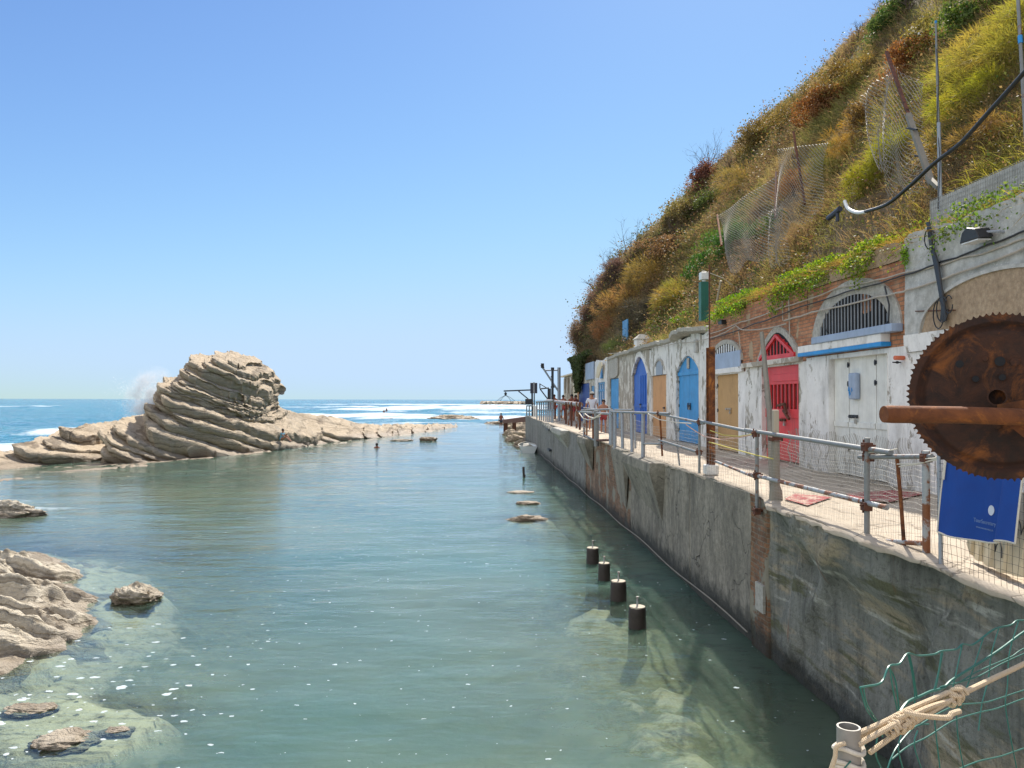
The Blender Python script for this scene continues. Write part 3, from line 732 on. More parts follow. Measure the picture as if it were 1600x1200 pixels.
# tall outcrop head
def layered(name, label, pol, A_, B_, front, back, Ts, seed, pl=.62, pr=.9, na_=200):
    """stack of tilted beds cut to an outline; pol = (px, py, Y) with its own distance at every corner"""
    P3 = [PY(a, b_, y_) for a, b_, y_ in pol]; P2 = [(p.x, p.z) for p in P3]
    par = thing(name, label, 'rock', (P3[0].x, P3[0].y, 0))
    o_ = sorted((p.x, p.y) for p in P3); lx = np.array([a for a, b_ in o_]); ly = np.array([b_ for a, b_ in o_])
    cf = np.polyfit(lx, ly, 2)
    Yl = lambda x: np.polyval(cf, np.clip(x, lx[0], lx[-1]))
    xc = sum(p[0] for p in P2) / len(P2)
    xx = np.linspace(lx[0], lx[-1], 600)
    smin = min(p[1] + A_ * (p[0] - xc) for p in P2); smax = max(p[1] + A_ * (p[0] - xc) for p in P2)
    V = []; Qd = []; s0 = smin; rs_ = random.Random(seed); nb0 = 0
    while s0 < smax:
        T = rs_.choice(Ts if not callable(Ts) else Ts((s0 - smin) / (smax - smin))) * rs_.uniform(.8, 1.2); s1 = s0 + T; sm = (s0 + min(s1, smax)) / 2
        zl = sm - A_ * (xx - xc); ins = poly_sd(xx, zl, P2) > 0
        if ins.any():
            runs = np.split(np.where(ins)[0], np.where(np.diff(np.where(ins)[0]) > 6)[0] + 1)
            for run in runs:
                xa, xb = xx[run[0]], xx[run[-1]]
                if xb - xa < .25: continue
                push = rs_.uniform(-.25, .25) * min(1, T * 2.5 + .3)
                hw = (xb - xa) / 2 + .1 + rs_.uniform(-.08, .12); cx = (xa + xb) / 2
                an = np.linspace(0, 2 * np.pi, na_, endpoint=False); ca, sa = np.cos(an), np.sin(an)
                pw = np.where(ca > 0, pr, pl)
                ox = np.sign(ca) * np.abs(ca) ** pw * hw; oy = np.sign(sa) * np.abs(sa) ** pl
                jag = 1 + .05 * vn(an * 2.2, rs_.randint(0, 999))
                bl = np.floor((fbm(ox * .55, oy * 2.2, sm * .5, 2, 51)) * 5) / 5
                off = .75 * bl + .3 * fbm(ox * 1.4, oy * 5, sm * 1.1, 4, 52)
                nt_a = rs_.uniform(-3.1, 3.1, ) ; off = off - rs_.uniform(.1, .7) * np.exp(-(((an - np.pi - nt_a + np.pi) % (2 * np.pi) - np.pi) / rs_.uniform(.08, .3)) ** 2)
                for _ in range(3): off = off - rs_.uniform(.05, .3) * (np.abs(((an - rs_.uniform(0, 6.28) + np.pi) % (2 * np.pi)) - np.pi) < rs_.uniform(.03, .1))
                rows = [(0.0, 1), (.3, 1), (.5, 1), (.68, 1), (.82, 1), (.92, 1), (.985, 1.0), (1.0, .9), (1.005, .6), (.995, .3), (.975, .05), (.93, -.15), (.6, -.3)]
                for fr, hgt in rows:
                    k = fr * jag; X3 = cx + ox * k
                    zloc = sm - A_ * (X3 - xc); zq = sm - A_ * (cx - xc)
                    yf = Yl(X3) - front(zq) - push; yb = Yl(X3) + back(zq)
                    Y3 = (yf + yb) / 2 + (yb - yf) / 2 * oy * k
                    L_ = np.hypot(ca, sa); o2 = off * (fr > .8) * min(1, (fr - .8) * 6 + .2)
                    X3 = X3 + ca * o2 * .6; Y3 = Y3 + sa * o2
                    if hgt < 1:
                        rr_ = .16 * fbm(X3 * 3.5, Y3 * 3.5, sm * 6 + hgt * 2, 4, 60); X3 = X3 + ca * rr_; Y3 = Y3 + sa * rr_
                    Z3 = s0 + T * hgt - A_ * (X3 - xc) - B_ * (Y3 - Yl(X3)) + .16 * fbm(X3 * .6, Y3 * .6, sm, 3, 61) + .11 * fbm(X3 * 2.6, Y3 * 2.6, sm, 4, 62) * (1 if hgt >= 1 else .3)
                    V.append(np.stack([X3, Y3, Z3], -1))
                for r in range(len(rows) - 1):
                    a = nb0 + r * na_ + np.arange(na_); c2 = nb0 + r * na_ + (np.arange(na_) + 1) % na_
                    Qd.append(np.stack([a, c2, c2 + na_, a + na_], 1))
                nb0 += len(rows) * na_
        s0 = s1
    o = npmesh('strata', np.concatenate(V), np.concatenate(Qd)[:, ::-1], M['rock'], par, True)
    try: o.data.set_sharp_from_angle(angle=R(38))
    except Exception: pass
_oy = lambda a: float(np.interp(a, [214, 345, 432, 500], [52, 55.5, 61, 68]))
layered('rock_outcrop', 'tall layered tan rock outcrop with an overhanging top, standing in the water',
        [(a, b_, _oy(a)) for a, b_ in ((432, 612), (430, 600), (420, 588), (402, 577), (380, 567), (358, 561), (340, 556), (331, 562), (316, 560), (305, 570), (304, 584), (290, 592), (279, 599), (275, 616), (268, 632), (262, 648), (240, 650), (214, 656),
         (214, 672), (232, 700), (256, 745), (330, 745), (420, 730), (480, 712), (516, 692), (490, 672), (440, 656), (425, 642), (421, 630), (428, 622))],
        .56, -.12, lambda z: 2.8 + max(0, 6.3 - z) * .74, lambda z: 3.0 + max(0, 6.3 - z) * .35, lambda f: (.3, .5, .75, .9) if f < .42 else ((.2, .45, .6) if f < .6 else (.1, .18, .28, .4, .55)), 8)
layered('rock_reef', 'low reef of tilted tan rock beds at the left edge with surf behind it',
        [(-160, 738, 42), (-60, 728, 42), (0, 719, 43), (60, 694, 48), (140, 679, 52), (205, 664, 56), (240, 690, 55), (262, 740, 54), (140, 762, 50), (0, 775, 43), (-160, 790, 40)],
        .30, -.12, lambda z: 7.0 - max(0, z) * 3.2, lambda z: 5.5 - max(0, z) * 1.2, (.18, .28, .4, .6), 12, .8, .8)
layered('rock_reef', 'long low tail of dark and tan rock ledges running right from the tall outcrop',
        [(400, 648, 62), (440, 657, 64), (500, 668, 68), (560, 671, 77), (620, 671, 84), (680, 668, 96), (714, 670, 104), (690, 684, 98), (600, 697, 82), (500, 706, 70), (420, 715, 63)],
        .32, -.14, lambda z: 5.5 - max(0, z) * 3.0, lambda z: 4.0, (.16, .24, .34), 21, .8, .9)
# left foreground shelf
nx, ny = 520, 520
xs = np.linspace(-18, -3.2, nx); ys = np.linspace(7.5, 24.5, ny)
X_, Y_ = np.meshgrid(xs, ys, indexing='ij')
d = poly_sd(X_ + .35 * fbm(X_ * .9, Y_ * .9, 2, 3, 3), Y_ + .35 * fbm(X_ * .9, Y_ * .9, 7, 3, 5), SHELF)
h = np.where(d > 0, .62 * (1 - np.exp(-d * .95)) - .06, d * .5 - .06)
DIP_ = DIP; DIP = (.22, .3)
env = np.clip(d * .8 + .35, .1, 1)
h = h + env * (terrace(h, X_, Y_, .34, .3, 3) + .13) + env * .2 * fbm(X_ * .8, Y_ * .8, 0, 4, 2) + env * .13 * fbm(X_ * 2.8, Y_ * 3.6, 0, 6, 8)
pk = fbm(X_ * 2.2, Y_ * 2.8, 5, 3, 77); h = h - env * .22 * sst(.08, .35, pk) * (.5 + vn(X_ * 4, Y_ * 5, 2))
DIP = DIP_
rock_mesh_thing('rock_shelf', 'pale pitted rock shelf at the left edge, wet and glinting along its waterline', X_, Y_, h, nx, ny, M['rock2'])
def boulder(name, label, px, py, rx, ry, h, seed, mat='rock', group=None, res=60, z0=0.0, parent=None, loc=None, cat='rock'):
    c = loc or PZ(px, py, z0); n1, n2 = res * 2, res
    a = np.linspace(0, 2 * np.pi, n1); b = np.linspace(-.35, np.pi / 2, n2)
    A_, B_ = np.meshgrid(a, b, indexing='ij')
    x = np.cos(A_) * np.cos(B_); y = np.sin(A_) * np.cos(B_); zz = np.sin(B_)
    d = 1 + .42 * fbm(x * 1.3 + seed, y * 1.3, zz * 1.3, 3, seed) + .16 * fbm(x * 5, y * 5 + seed, zz * 7, 4, seed + 1)
    s = (zz * h + .3 * x * rx) * 9 / max(h, .4); d = d + .07 * (sst(.6, 1, s - np.floor(s)) - .4)
    V = np.stack([c.x + x * rx * d, c.y + y * ry * d, c.z + zz * h * d], -1).reshape(-1, 3)
    o = npmesh(name, V, grid_quads(n1, n2), M[mat])
    return tag(o, label, cat, group)
boulder('sea_rock', 'small wet pale rock just off the left shelf, poking out of the lagoon', 213, 938, .42, .42, .26, 3, 'rock2')
boulder('sea_rock', 'nearly awash rock at the bottom left among foam flecks', 100, 1165, .36, .26, .10, 5, 'rock2', z0=-.05)
boulder('sea_rock', 'tiny wet rock tip right of the nearly awash rock at the bottom', 185, 1145, .18, .12, .045, 31, 'rock2', z0=-.03)
boulder('sea_rock', 'small wet rock tip above the nearly awash rock at the bottom left', 48, 1112, .3, .2, .07, 33, 'rock2', z0=-.03)
boulder('sea_rock', 'small rock with white wash at the left edge above the shelf', 5, 808, 1.1, .5, .42, 8, 'rock2')
boulder('sea_rock', 'low jagged rock with white wash in the middle of the channel near the quay', 822, 812, .62, .3, .12, 12, 'rock')
boulder('sea_rock', 'flat dark slab of rock awash beyond the jagged channel rock', 825, 787, .42, .3, .09, 14)
boulder('sea_rock', 'pale flat rock awash, farthest of the three rocks in the channel', 815, 769, .5, .3, .05, 16, 'rock2')
boulder('sea_rock', 'small dark rock off the end of the reef, right of the swimmer', 669, 689, .85, .7, .32, 20)
boulder('sea_rock', 'low pale rock awash close to the foot of the tapering reef', 626, 689, 1.0, .7, .14, 22, 'rock2')
boulder('sea_rock', 'low dark rocks in the surf beyond the tip of the reef', 706, 656, 5.0, 3, .9, 24)
boulder('sea_rock', 'dark rock awash in the surf line right of the tall outcrop', 604, 658, 2.0, 2, .5, 26)
boulder('sea_rock', 'flat rock in the surf that the standing bather is on', 782, 664, 2.4, 2.2, .55, 28)
# far breakwater of boulders
bw = MB()
for i in range(90):
    p = PZ(755 + i * .85 + random.uniform(-1, 1), 632.4 + random.uniform(-.4, .3), 0); s = random.uniform(1.6, 3.4)
    vs = [(p.x + random.uniform(-s, s), p.y + random.uniform(-s, s), random.uniform(-.5, 2.6)) for _ in range(9)]
    bm = bmesh.new(); [bm.verts.new(v) for v in vs]; bmesh.ops.convex_hull(bm, input=bm.verts)
    bm.verts.index_update(); bw.add([v.co for v in bm.verts], [tuple(v.index for v in f.verts) for f in bm.faces]); bm.free()
tag(bw.build('breakwater', M['rock']), 'low far breakwater of heaped boulders on the horizon beside the quay end', 'breakwater')
RL = ['low boulder left of the white boat', 'boulder right behind the bow of the white boat', 'small boulder wedged between the white boat and the quay', 'outer boulder in the middle of the heap by the jetty', 'boulder in the heart of the heap at the quay end', 'boulder pressed against the quay in the middle of the heap', 'outermost boulder under the jetty beam', 'boulder under the middle of the jetty beam', 'boulder against the quay wall just past the jetty', 'farthest outer boulder behind the jetty legs', 'far boulder behind the jetty beam', 'farthest boulder tucked behind the quay corner']
# riprap at the end of the quay
for i, (px, py, s) in enumerate([(806, 690, 1.0), (814, 697, .8), (820, 700, .7), (800, 680, 1.0), (812, 684, 1.1), (822, 689, .9), (804, 673, 1.2), (815, 674, 1.3), (822, 680, 1.0), (798, 667, 1.3), (812, 667, 1.4), (820, 664, 1.2)]):
    boulder('riprap_boulder', RL[i], px, py, s * .85, s * .7, s * .6, 40 + i, 'rock', 'boulders heaped at the quay end', 26)

# ---------------------------------------------------------------- hill
HX1 = [7.30, 7.36, 7.9, 8.5, 9.6, 11.5, 13.5, 15.5, 18, 21, 26, 40, 70]
HZ1 = [-1, 5.75, 6.05, 6.9, 8.7, 11.3, 14.1, 17.1, 20.6, 23.0, 26, 33, 40]
HX2 = [7.30, 7.36, 7.7, 8.3, 9.4, 12.3, 15.5, 18, 21, 26, 40, 70]
HZ2 = [-1, 6.2, 8.2, 10.4, 12.3, 15.0, 18.2, 20.8, 23.4, 27, 34, 40]
def hill_z(x, y, rough=True):
    x = np.asarray(x, float); y = np.asarray(y, float)
    xe = x - np.maximum(0, y - 59) * .9
    wgt = sst(38, 54, y)
    h = np.interp(xe, HX1, HZ1) * (1 - wgt) + np.interp(xe, HX2, HZ2) * wgt
    if rough:
        e = sst(7.6, 9.5, xe)
        h = h + e * (.75 * fbm(x * .3, y * .22, 0, 3, 41) + .28 * fbm(x * 1.1, y * 1.1, 0, 3, 42))
    return h
def hill_hit(px, py, lift=0.0):
    d = ray(px, py); t0 = 7.4 / d.x
    ts = np.linspace(t0, t0 + 120, 3000); pz = CAMZ + d.z * ts; hz = hill_z(d.x * ts, d.y * ts)
    i = np.argmax(pz < hz) if (pz < hz).any() else 0
    if i == 0 and not (pz < hz)[0]: i = int(np.argmin(pz - hz))
    return Vector((d.x * ts[i], d.y * ts[i], float(hz[i]) + lift))
xs = np.concatenate([[7.3, 7.33, 7.36, 7.4], np.linspace(7.5, 20, 150), np.linspace(20.3, 70, 90)]); ys = np.linspace(-14, 130, 620)
X_, Y_ = np.meshgrid(xs, ys, indexing='ij'); Xs = X_ + np.maximum(0, Y_ - 59) * .9
tag(npmesh('hill', np.stack([Xs, Y_, hill_z(Xs, Y_)], -1).reshape(-1, 3), grid_quads(len(xs), 620), M['soil']), kind='structure')
# grass over the hill (uncountable)
n = 78000
u = rng.random(n); yy = 3 + 60 * u ** 1.7; xx = 7.35 + 15 * rng.random(n) ** 1.25
xx = xx + np.maximum(0, yy - 59) * .9
den = fbm(xx * .55, yy * .4, 3, 3, 60); k = rng.random(n) < np.clip(.62 + den * 1.4, .12, 1)
xx = xx[k]; yy = yy[k]; n = len(xx); zz = hill_z(xx, yy)
nb_ = rng.integers(5, 12, n); idx = np.repeat(np.arange(n), nb_); m = len(idx)
dist = np.hypot(xx, yy)[idx]
P0 = np.stack([xx[idx], yy[idx], zz[idx]], 1) + rng.normal(size=(m, 3)) * np.array([.07, .09, .02])
dr_ = np.array([-.42, -.1, .75]) + rng.normal(size=(m, 3)) * .42; dr_ /= np.linalg.norm(dr_, axis=1)[:, None]
ln = rng.uniform(.18, .6, m) * (1 + .5 * fbm(xx * .8, yy * .8, 0, 2, 71)[idx]) * np.clip(.7 + dist / 60, .7, 1.3)
wd = np.clip(.0045 + dist * .00042, .006, .03)
gold = np.array([.36, .27, .13]); olive = np.array([.19, .19, .055]); rustc = np.array([.2, .13, .08]); bright = np.array([.38, .34, .075]); dusk = np.array([.19, .15, .10])
f1 = fbm(xx * .35, yy * .3, 1, 3, 81); f2 = fbm(xx * .5, yy * .45, 5, 3, 82); f3 = fbm(xx * .7, yy * .7, 9, 3, 83)
wt = np.stack([np.full(n, .55), np.clip(f1 * 3 + .15, 0, 2), np.clip(f2 * 3 - .1, 0, 2), np.clip(f3 * 3 + .3 - (yy - 10) / 12, 0, 2) + (yy < 14) * .7, np.clip((yy - 30) / 25 - .2, 0, 1) * 1.5], 1)
wt /= wt.sum(1)[:, None]
cum = wt.cumsum(1); pick = (rng.random((n, 1)) > cum).sum(1).clip(0, 4)
pal = np.stack([gold, olive, rustc, bright, dusk]); cb = pal[pick] * .6 + (wt @ pal) * .4
V, q, tr, cl_ = blades(P0, dr_, ln, wd, cvar((1, 1, 1), m, .35) * cb[idx], .5)
tag(npmesh('hill_grass', V, q, M['grass'], None, False, cols=cl_, tris=tr), 'dry golden and olive grass covering the cliff slope', 'grass', kind='stuff')

# small dry leaves and seed heads tangled through the grass (uncountable)
n = 15000
u = rng.random(n); yy = 4 + 58 * u ** 1.6; xx = 7.5 + 14 * rng.random(n) ** 1.2
xx = xx + np.maximum(0, yy - 59) * .9
k = fbm(xx * .45, yy * .35, 13, 3, 90) > .02; xx = xx[k]; yy = yy[k]; n = len(xx); zz = hill_z(xx, yy)
idx = np.repeat(np.arange(n), 26); m = len(idx); dist = np.hypot(xx, yy)[idx]
sp_ = .16 + dist * .006
P0 = np.stack([xx[idx], yy[idx], zz[idx] + .12], 1) + rng.normal(size=(m, 3)) * np.stack([sp_, sp_ * 1.3, sp_ * .8], 1)
pal2 = np.array([[.16, .10, .055], [.24, .16, .08], [.10, .11, .035], [.30, .21, .10], [.06, .085, .025]])
pk2 = np.clip(((fbm(xx * .5, yy * .5, 2, 3, 91) + .5) * 5).astype(int) + rng.integers(-1, 2, n), 0, 4)
V, q, cl_ = leaves(P0, np.clip(.02 + dist * .0016, .03, .12) * rng.uniform(.6, 1.5, m), cvar((1, 1, 1), m, .4) * pal2[pk2][idx])
tag(npmesh('hill_undergrowth', V, q, M['leaf'], None, False, cols=cl_), 'tangled brown and olive leaves among the grass of the slope', 'undergrowth', kind='stuff')
# ================================================================ QUAY
ZD = 2.3
XF = 6.8
def edge_x(y):
    y = np.asarray(y, float)
    return 4.2 - .30 * (1 - sst(10.3, 11.6, y)) + .03 * vn(y * .8, 0, 3) + (1 - sst(10.3, 11.6, y)) * (.05 * vn(y * 2.2, 0, 7) + .03 * vn(y * 6, 0, 8))
def wall_x(y, z):
    y = np.asarray(y, float); z = np.asarray(z, float)
    near = 1 - sst(10.5, 11.3, y)
    zb = 1.42 + .5 * sst(9.4, 11.2, y) + .12 * vn(y * 1.1, 0, 5)
    bul = .30 * sst(0, .6, z - zb) * near * sst(6.6, 7.8, y)
    vnear = .24 * (1 - sst(6.5, 7.6, y + (z - 1.2) * .5))
    x = 4.2 - bul - vnear
    x = x + .02 * vn(y * 1.6, z * 1.6, 1) + near * .07 * fbm(y * 1.3, z * 1.6 + y * .8, 4, 5)
    x = x + near * .07 * sst(.04, .16, np.abs(vn(y * .9 + z * .8, z * .3, 9)))
    return x
def quay_face(name, y0, y1, mat, par, dx=0.0, z0=-1.6, z1=ZD, res=.12):
    ny_ = max(3, int((y1 - y0) / res)); nz_ = 34
    y = np.linspace(y0, y1, ny_); z = np.linspace(z0, z1, nz_)
    Y2, Z2 = np.meshgrid(y, z, indexing='ij')
    X2 = wall_x(Y2, Z2) + dx
    Z2 = np.where(Z2 >= z1 - 1e-6, z1 - .03 + .03 * vn(Y2 * 2, 0, 1), Z2)
    V = np.stack([X2, Y2, Z2], -1).reshape(-1, 3)
    # return edges at both ends so that neighbours at other depth close up
    q = grid_quads(ny_, nz_)
    nv0 = len(V); e = []
    for row in (0, ny_ - 1):
        b = V[row * nz_:(row + 1) * nz_].copy(); b[:, 0] += .5; e.append(b)
    V = np.concatenate([V] + e)
    qq = []
    for s_, row in ((0, 0), (1, ny_ - 1)):
        a = row * nz_ + np.arange(nz_ - 1); b = nv0 + s_ * nz_ + np.arange(nz_ - 1)
        qq.append(np.stack([a, a + 1, b + 1, b], 1))
    return npmesh(name, V, np.concatenate([q] + qq), M[mat], par)
Q = thing('quay_wall', 'tall stained concrete and brick quay wall rising from the water under the walkway', 'wall', (4.2, 20, 0))
quay_face('concrete_face', -4, 11.25, 'conc_near', Q, 0, res=.07)
quay_face('brick_pier', 11.25, 11.95, 'brick_old', Q, -.035)
quay_face('concrete_face', 11.95, 15.6, 'conc_wall', Q, 0)
quay_face('concrete_face', 15.6, 21.7, 'conc_wall', Q, .03)
quay_face('brick_face', 21.7, 30.6, 'brick_old', Q, .05)
quay_face('concrete_face', 30.6, 43, 'conc_far', Q, 0)
quay_face('concrete_face', 43, 62, 'conc_far', Q, -.02)
b = MB(); b.box((4.15, 62, -1.5), (12, 67.6, ZD + .02)); b.build('end_block', M['conc_far'], Q, bevel=.03)
# wedge brackets under the walkway edge
def bracket(y0, y1, out, drop, mat='conc_wall'):
    b = MB()
    x0 = 4.22
    P_ = [(x0, y0, ZD - .02), (x0 - out, y0 + .1, ZD - .02), (x0 - out, y0 + .1, ZD - .25), (x0, y0 + .35, ZD - drop)]
    P2 = [(x0, y1, ZD - .02), (x0 - out, y1 - .1, ZD - .02), (x0 - out, y1 - .1, ZD - .25), (x0, y1 - .35, ZD - drop * .8)]
    b.add(P_ + P2, [(0, 1, 2, 3), (7, 6, 5, 4), (0, 4, 5, 1), (1, 5, 6, 2), (2, 6, 7, 3)])
    b.build('bracket', M[mat], Q, bevel=.03)
bracket(17.6, 21.3, .34, 1.35)
bracket(28.5, 31.2, .3, 1.2)
bracket(36.0, 40.5, .42, .9, 'slab')
bracket(21.9, 24.0, .16, 1.7)
for i in range(6):
    b = MB(); b.box((3.98 - .02 * i, 41.2 + i * 1.05, ZD - .32 + i * .05), (4.25, 41.9 + i * 1.05, ZD - .22 + i * .05)); b.build('step', M['slab'], Q)
b = MB(); b.box((4.02, 44.2, .8), (4.19, 45.4, .9)); b.build('iron_ledge', M['blackmetal'], Q)
b = MB(); b.box((4.02, 44.5, 1.95), (4.19, 46.4, 2.05)); b.build('iron_ledge', M['blackmetal'], Q)
b = MB(); b.box((4.12, 11.3, .62), (4.158, 11.62, 1.02)); b.build('white_patch', M['slab'], Q)
b = MB()
b.tube([(4.13, 12 + i, .16 + .03 * math.sin(i)) for i in range(0, 40)], .012, 5); b.build('waterline_pipe', M['oldwood'], Q)
# walkway deck
ny_ = 620; y = np.linspace(-4, 67.5, ny_); u_ = np.linspace(0, 1, 22)
Y2, U2 = np.meshgrid(y, u_, indexing='ij'); ex = edge_x(Y2) - .006
X2 = ex + (7.3 - ex) * U2
Z2 = ZD + .012 * fbm(X2 * 1.5, Y2 * 1.5, 0, 3) - (1 - sst(0, .05, U2)) * (.02 + .012 * vn(Y2 * 3, 0, 2))
V = np.stack([X2, Y2, Z2], -1); lip = V[:, :1].copy(); lip[..., 0] += .012; lip[..., 2] -= .045 + .02 * vn(lip[..., 1] * 5, 0, 3)
V = np.concatenate([lip, V], 1)
t = NT('walkway_paving')
c_ = t.mix(t.ramp(t.noise(1.2, 7, .7), [(.3, 0), (.7, 1)]), (.33, .27, .2), (.54, .46, .36))
vo = t.n('ShaderNodeTexVoronoi', {'Vector': t.n('ShaderNodeVectorMath', {0: t.co, 1: t.n('ShaderNodeTexNoise', {'Vector': t.co, 'Scale': 1.5, 'Detail': 4.0}).outputs['Color']}, operation='ADD').outputs[0], 'Scale': 1.1}, feature='DISTANCE_TO_EDGE').outputs['Distance']
ck = t.ramp(vo, [(0, 1), (.02, 0)])
c_ = t.mix(t.m_('MULTIPLY', ck, .7), c_, (.13, .1, .07))
sp = t.noise(14, 5, .75); c_ = t.mix(t.ramp(sp, [(.55, 0), (.75, .6)]), c_, (.3, .24, .18))
M['deck'] = t.pr(c_, .9, t.bump(t.m_('SUBTRACT', sp, ck), .6, .02))
tag(npmesh('walkway', V.reshape(-1, 3), grid_quads(ny_, 23), M['deck']), kind='structure')
# red mats
for pts, lab in (([(1226, 779), (1243, 770), (1300, 776), (1262, 789)], 'faded red mat lying by the post at the walkway edge'), ([(1322, 770), (1392, 765), (1448, 769), (1392, 783), (1340, 781)], 'dark red mat lying on the walkway near the white doors')):
    P_ = [PZ(a, b_, ZD + .022) for a, b_ in pts]
    b = MB(); b.prism(P_, (0, 0, .004)); tag(b.build('floor_mat', M['mat']), lab, 'mat')

# ================================================================ BOATHOUSE FRONTS
def fy(px): return PX(px, 600, XF).y
def fz(px, py): return PX(px, py, XF).z
def arch_h(op, y):
    c = (op['a'] + op['b']) / 2; h_ = abs(op['b'] - op['a']) / 2; t_ = min(1, abs(y - c) / h_)
    k = op.get('k', 'rect')
    if k == 'rect': return op['zs']
    if k == 'round': return op['zs'] + (op['zt'] - op['zs']) * math.sqrt(max(0, 1 - t_ * t_))
    if k == 'point': return op['zs'] + (op['zt'] - op['zs']) * (1 - t_ ** 1.7) ** .9
def op_(pxa, pxb, zs, zt=None, k='rect'):
    a, b_ = sorted((fy(pxa), fy(pxb)))
    return dict(a=a, b=b_, zs=zs, zt=zt if zt is not None else zs, k=k)
def facade(par, Y0, Y1, bands, ops, X=XF, depth=.26, top=None, seed=0):
    ys = set(np.linspace(Y0, Y1, max(3, int((Y1 - Y0) / .16))).tolist())
    for o in ops: ys |= set(np.linspace(o['a'], o['b'], 25).tolist())
    ys = sorted(v for v in ys if Y0 - 1e-6 <= v <= Y1 + 1e-6)
    def a_at(y, side):
        for o in ops:
            if o['a'] - 1e-6 <= y + side * 1e-4 <= o['b'] + 1e-6: return arch_h(o, y)
        return None
    def lowz(y, side):
        v = a_at(y, side); return v
    for (z0, z1, mat, nm, proud) in bands:
        b = MB(); nz_ = 8; istop = z1 >= max(bb[1] for bb in bands) - 1e-6
        for ya, yb in zip(ys[:-1], ys[1:]):
            if yb - ya < 1e-5: continue
            la = lowz(ya, 1); lb = lowz(yb, -1)
            la = z0 if la is None else max(z0, la); lb = z0 if lb is None else max(z0, lb)
            if la >= z1 - 1e-4 and lb >= z1 - 1e-4: continue
            la = min(la, z1); lb = min(lb, z1)
            vs = []
            za = z1 + (.09 * vn(ya * .9, seed, 1) + .05 * vn(ya * 4, seed, 1) if istop else 0); zb_ = z1 + (.09 * vn(yb * .9, seed, 1) + .05 * vn(yb * 4, seed, 1) if istop else 0)
            za, zb_ = float(za), float(zb_)
            for y_, l_, t_ in ((ya, la, za), (yb, lb, zb_)):
                for i in range(nz_ + 1):
                    z_ = l_ + (t_ - l_) * i / nz_
                    vs.append((y_, z_))
            arr = np.array(vs); dx = .022 * fbm(arr[:, 0] * 1.4, arr[:, 1] * 1.4, seed, 3)
            P_ = [(X - proud + d_, y_, z_) for (y_, z_), d_ in zip(vs, dx)]
            n_ = nz_ + 1
            b.add(P_, [(i, i + 1, n_ + i + 1, n_ + i) for i in range(nz_)])
            if istop: b.add([P_[nz_], P_[2 * n_ - 1], (X + .8, yb, zb_ - .1), (X + .8, ya, za - .1)], [(0, 1, 2, 3)])
            elif proud > .001: b.add([P_[nz_], P_[2 * n_ - 1], (X + .02, yb, z1), (X + .02, ya, z1)], [(0, 1, 2, 3)])
        b.build(nm, M[mat], par, smooth=False)
    if ops:
        b = MB()
        for o in ops:
            z0 = bands[0][0]; yy = np.linspace(o['a'], o['b'], 25); P_ = [(o['a'], z0)] + [(float(y_), arch_h(o, float(y_))) for y_ in yy] + [(o['b'], z0)]
            for (y0, z0_), (y1, z1_) in zip(P_[:-1], P_[1:]):
                b.add([(X - .03, y0, z0_), (X - .03, y1, z1_), (X + depth, y1, z1_), (X + depth, y0, z0_)], [(0, 1, 2, 3)])
            b.add([(X + depth + .01, o['a'] - .05, z0), (X + depth + .01, o['b'] + .05, z0), (X + depth + .01, o['b'] + .05, o['zt'] + .05), (X + depth + .01, o['a'] - .05, o['zt'] + .05)], [(0, 1, 2, 3)])
        b.build('opening_reveal', M[bands[0][2]], par)
    # end cheeks
    b = MB(); z0 = bands[0][0]; z1 = bands[-1][1]
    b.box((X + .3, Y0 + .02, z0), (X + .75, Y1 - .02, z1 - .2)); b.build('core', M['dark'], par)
def ring(par, name, o, wid, rise, mat, proud=.05, n=24, a0=None):
    """raised surround that follows the head of an opening"""
    b = MB(); inn = []; out = []
    c = (o['a'] + o['b']) / 2; h_ = (o['b'] - o['a']) / 2
    o2 = dict(o); o2['a'] = c - h_ - wid; o2['b'] = c + h_ + wid; o2['zt'] = o['zt'] + rise
    for i in range(n + 1):
        s = -math.cos(math.pi * i / n)
        yi = c + h_ * s; inn.append((yi, arch_h(o, yi))); yo = c + (h_ + wid) * s; out.append((yo, arch_h(o2, yo)))
    for i in range(n):
        (a, b1), (c1, d1) = inn[i], inn[i + 1]; (e, f), (g, h2) = out[i], out[i + 1]
        xf, xb = XF - proud, XF + .03
        b.add([(xf, a, b1), (xf, c1, d1), (xf, g, h2), (xf, e, f), (xb, a, b1), (xb, c1, d1), (xb, g, h2), (xb, e, f)],
              [(0, 1, 2, 3), (4, 5, 1, 0), (3, 2, 6, 7), (0, 3, 7, 4), (1, 5, 6, 2)])
    return b.build(name, M[mat], par)
def head_panel(par, name, o, mat, x=XF + .1, th=.04, z0=None, inset=0.0):
    yy = np.linspace(o['a'] + inset, o['b'] - inset, 25); z0 = o['zs'] if z0 is None else z0
    P_ = [(x, float(y_), max(z0, arch_h(o, float(y_)) - inset)) for y_ in yy] + [(x, o['b'] - inset, z0), (x, o['a'] + inset, z0)]
    # drop duplicate corner points
    Q_ = [P_[0]]
    for p in P_[1:]:
        if (Vector(p) - Vector(Q_[-1])).length > 1e-4: Q_.append(p)
    b = MB(); b.prism(Q_, (th, 0, 0)); return b.build(name, M[mat], par)
def bars(par, name, o, n, mat, r=.014, x=XF + .08, z0=None, flat=False):
    b = MB(); z0 = o['zs'] if z0 is None else z0
    for i in range(n):
        y = o['a'] + (o['b'] - o['a']) * (i + .5) / n; zt = arch_h(o, y)
        if zt - z0 < .04: continue
        if flat: b.box((x, y - r * 1.6, z0), (x + .02, y + r * 1.6, zt))
        else: b.cyl((x, y, z0), (x, y, zt), r, n=6)
    return b.build(name, M[mat], par)
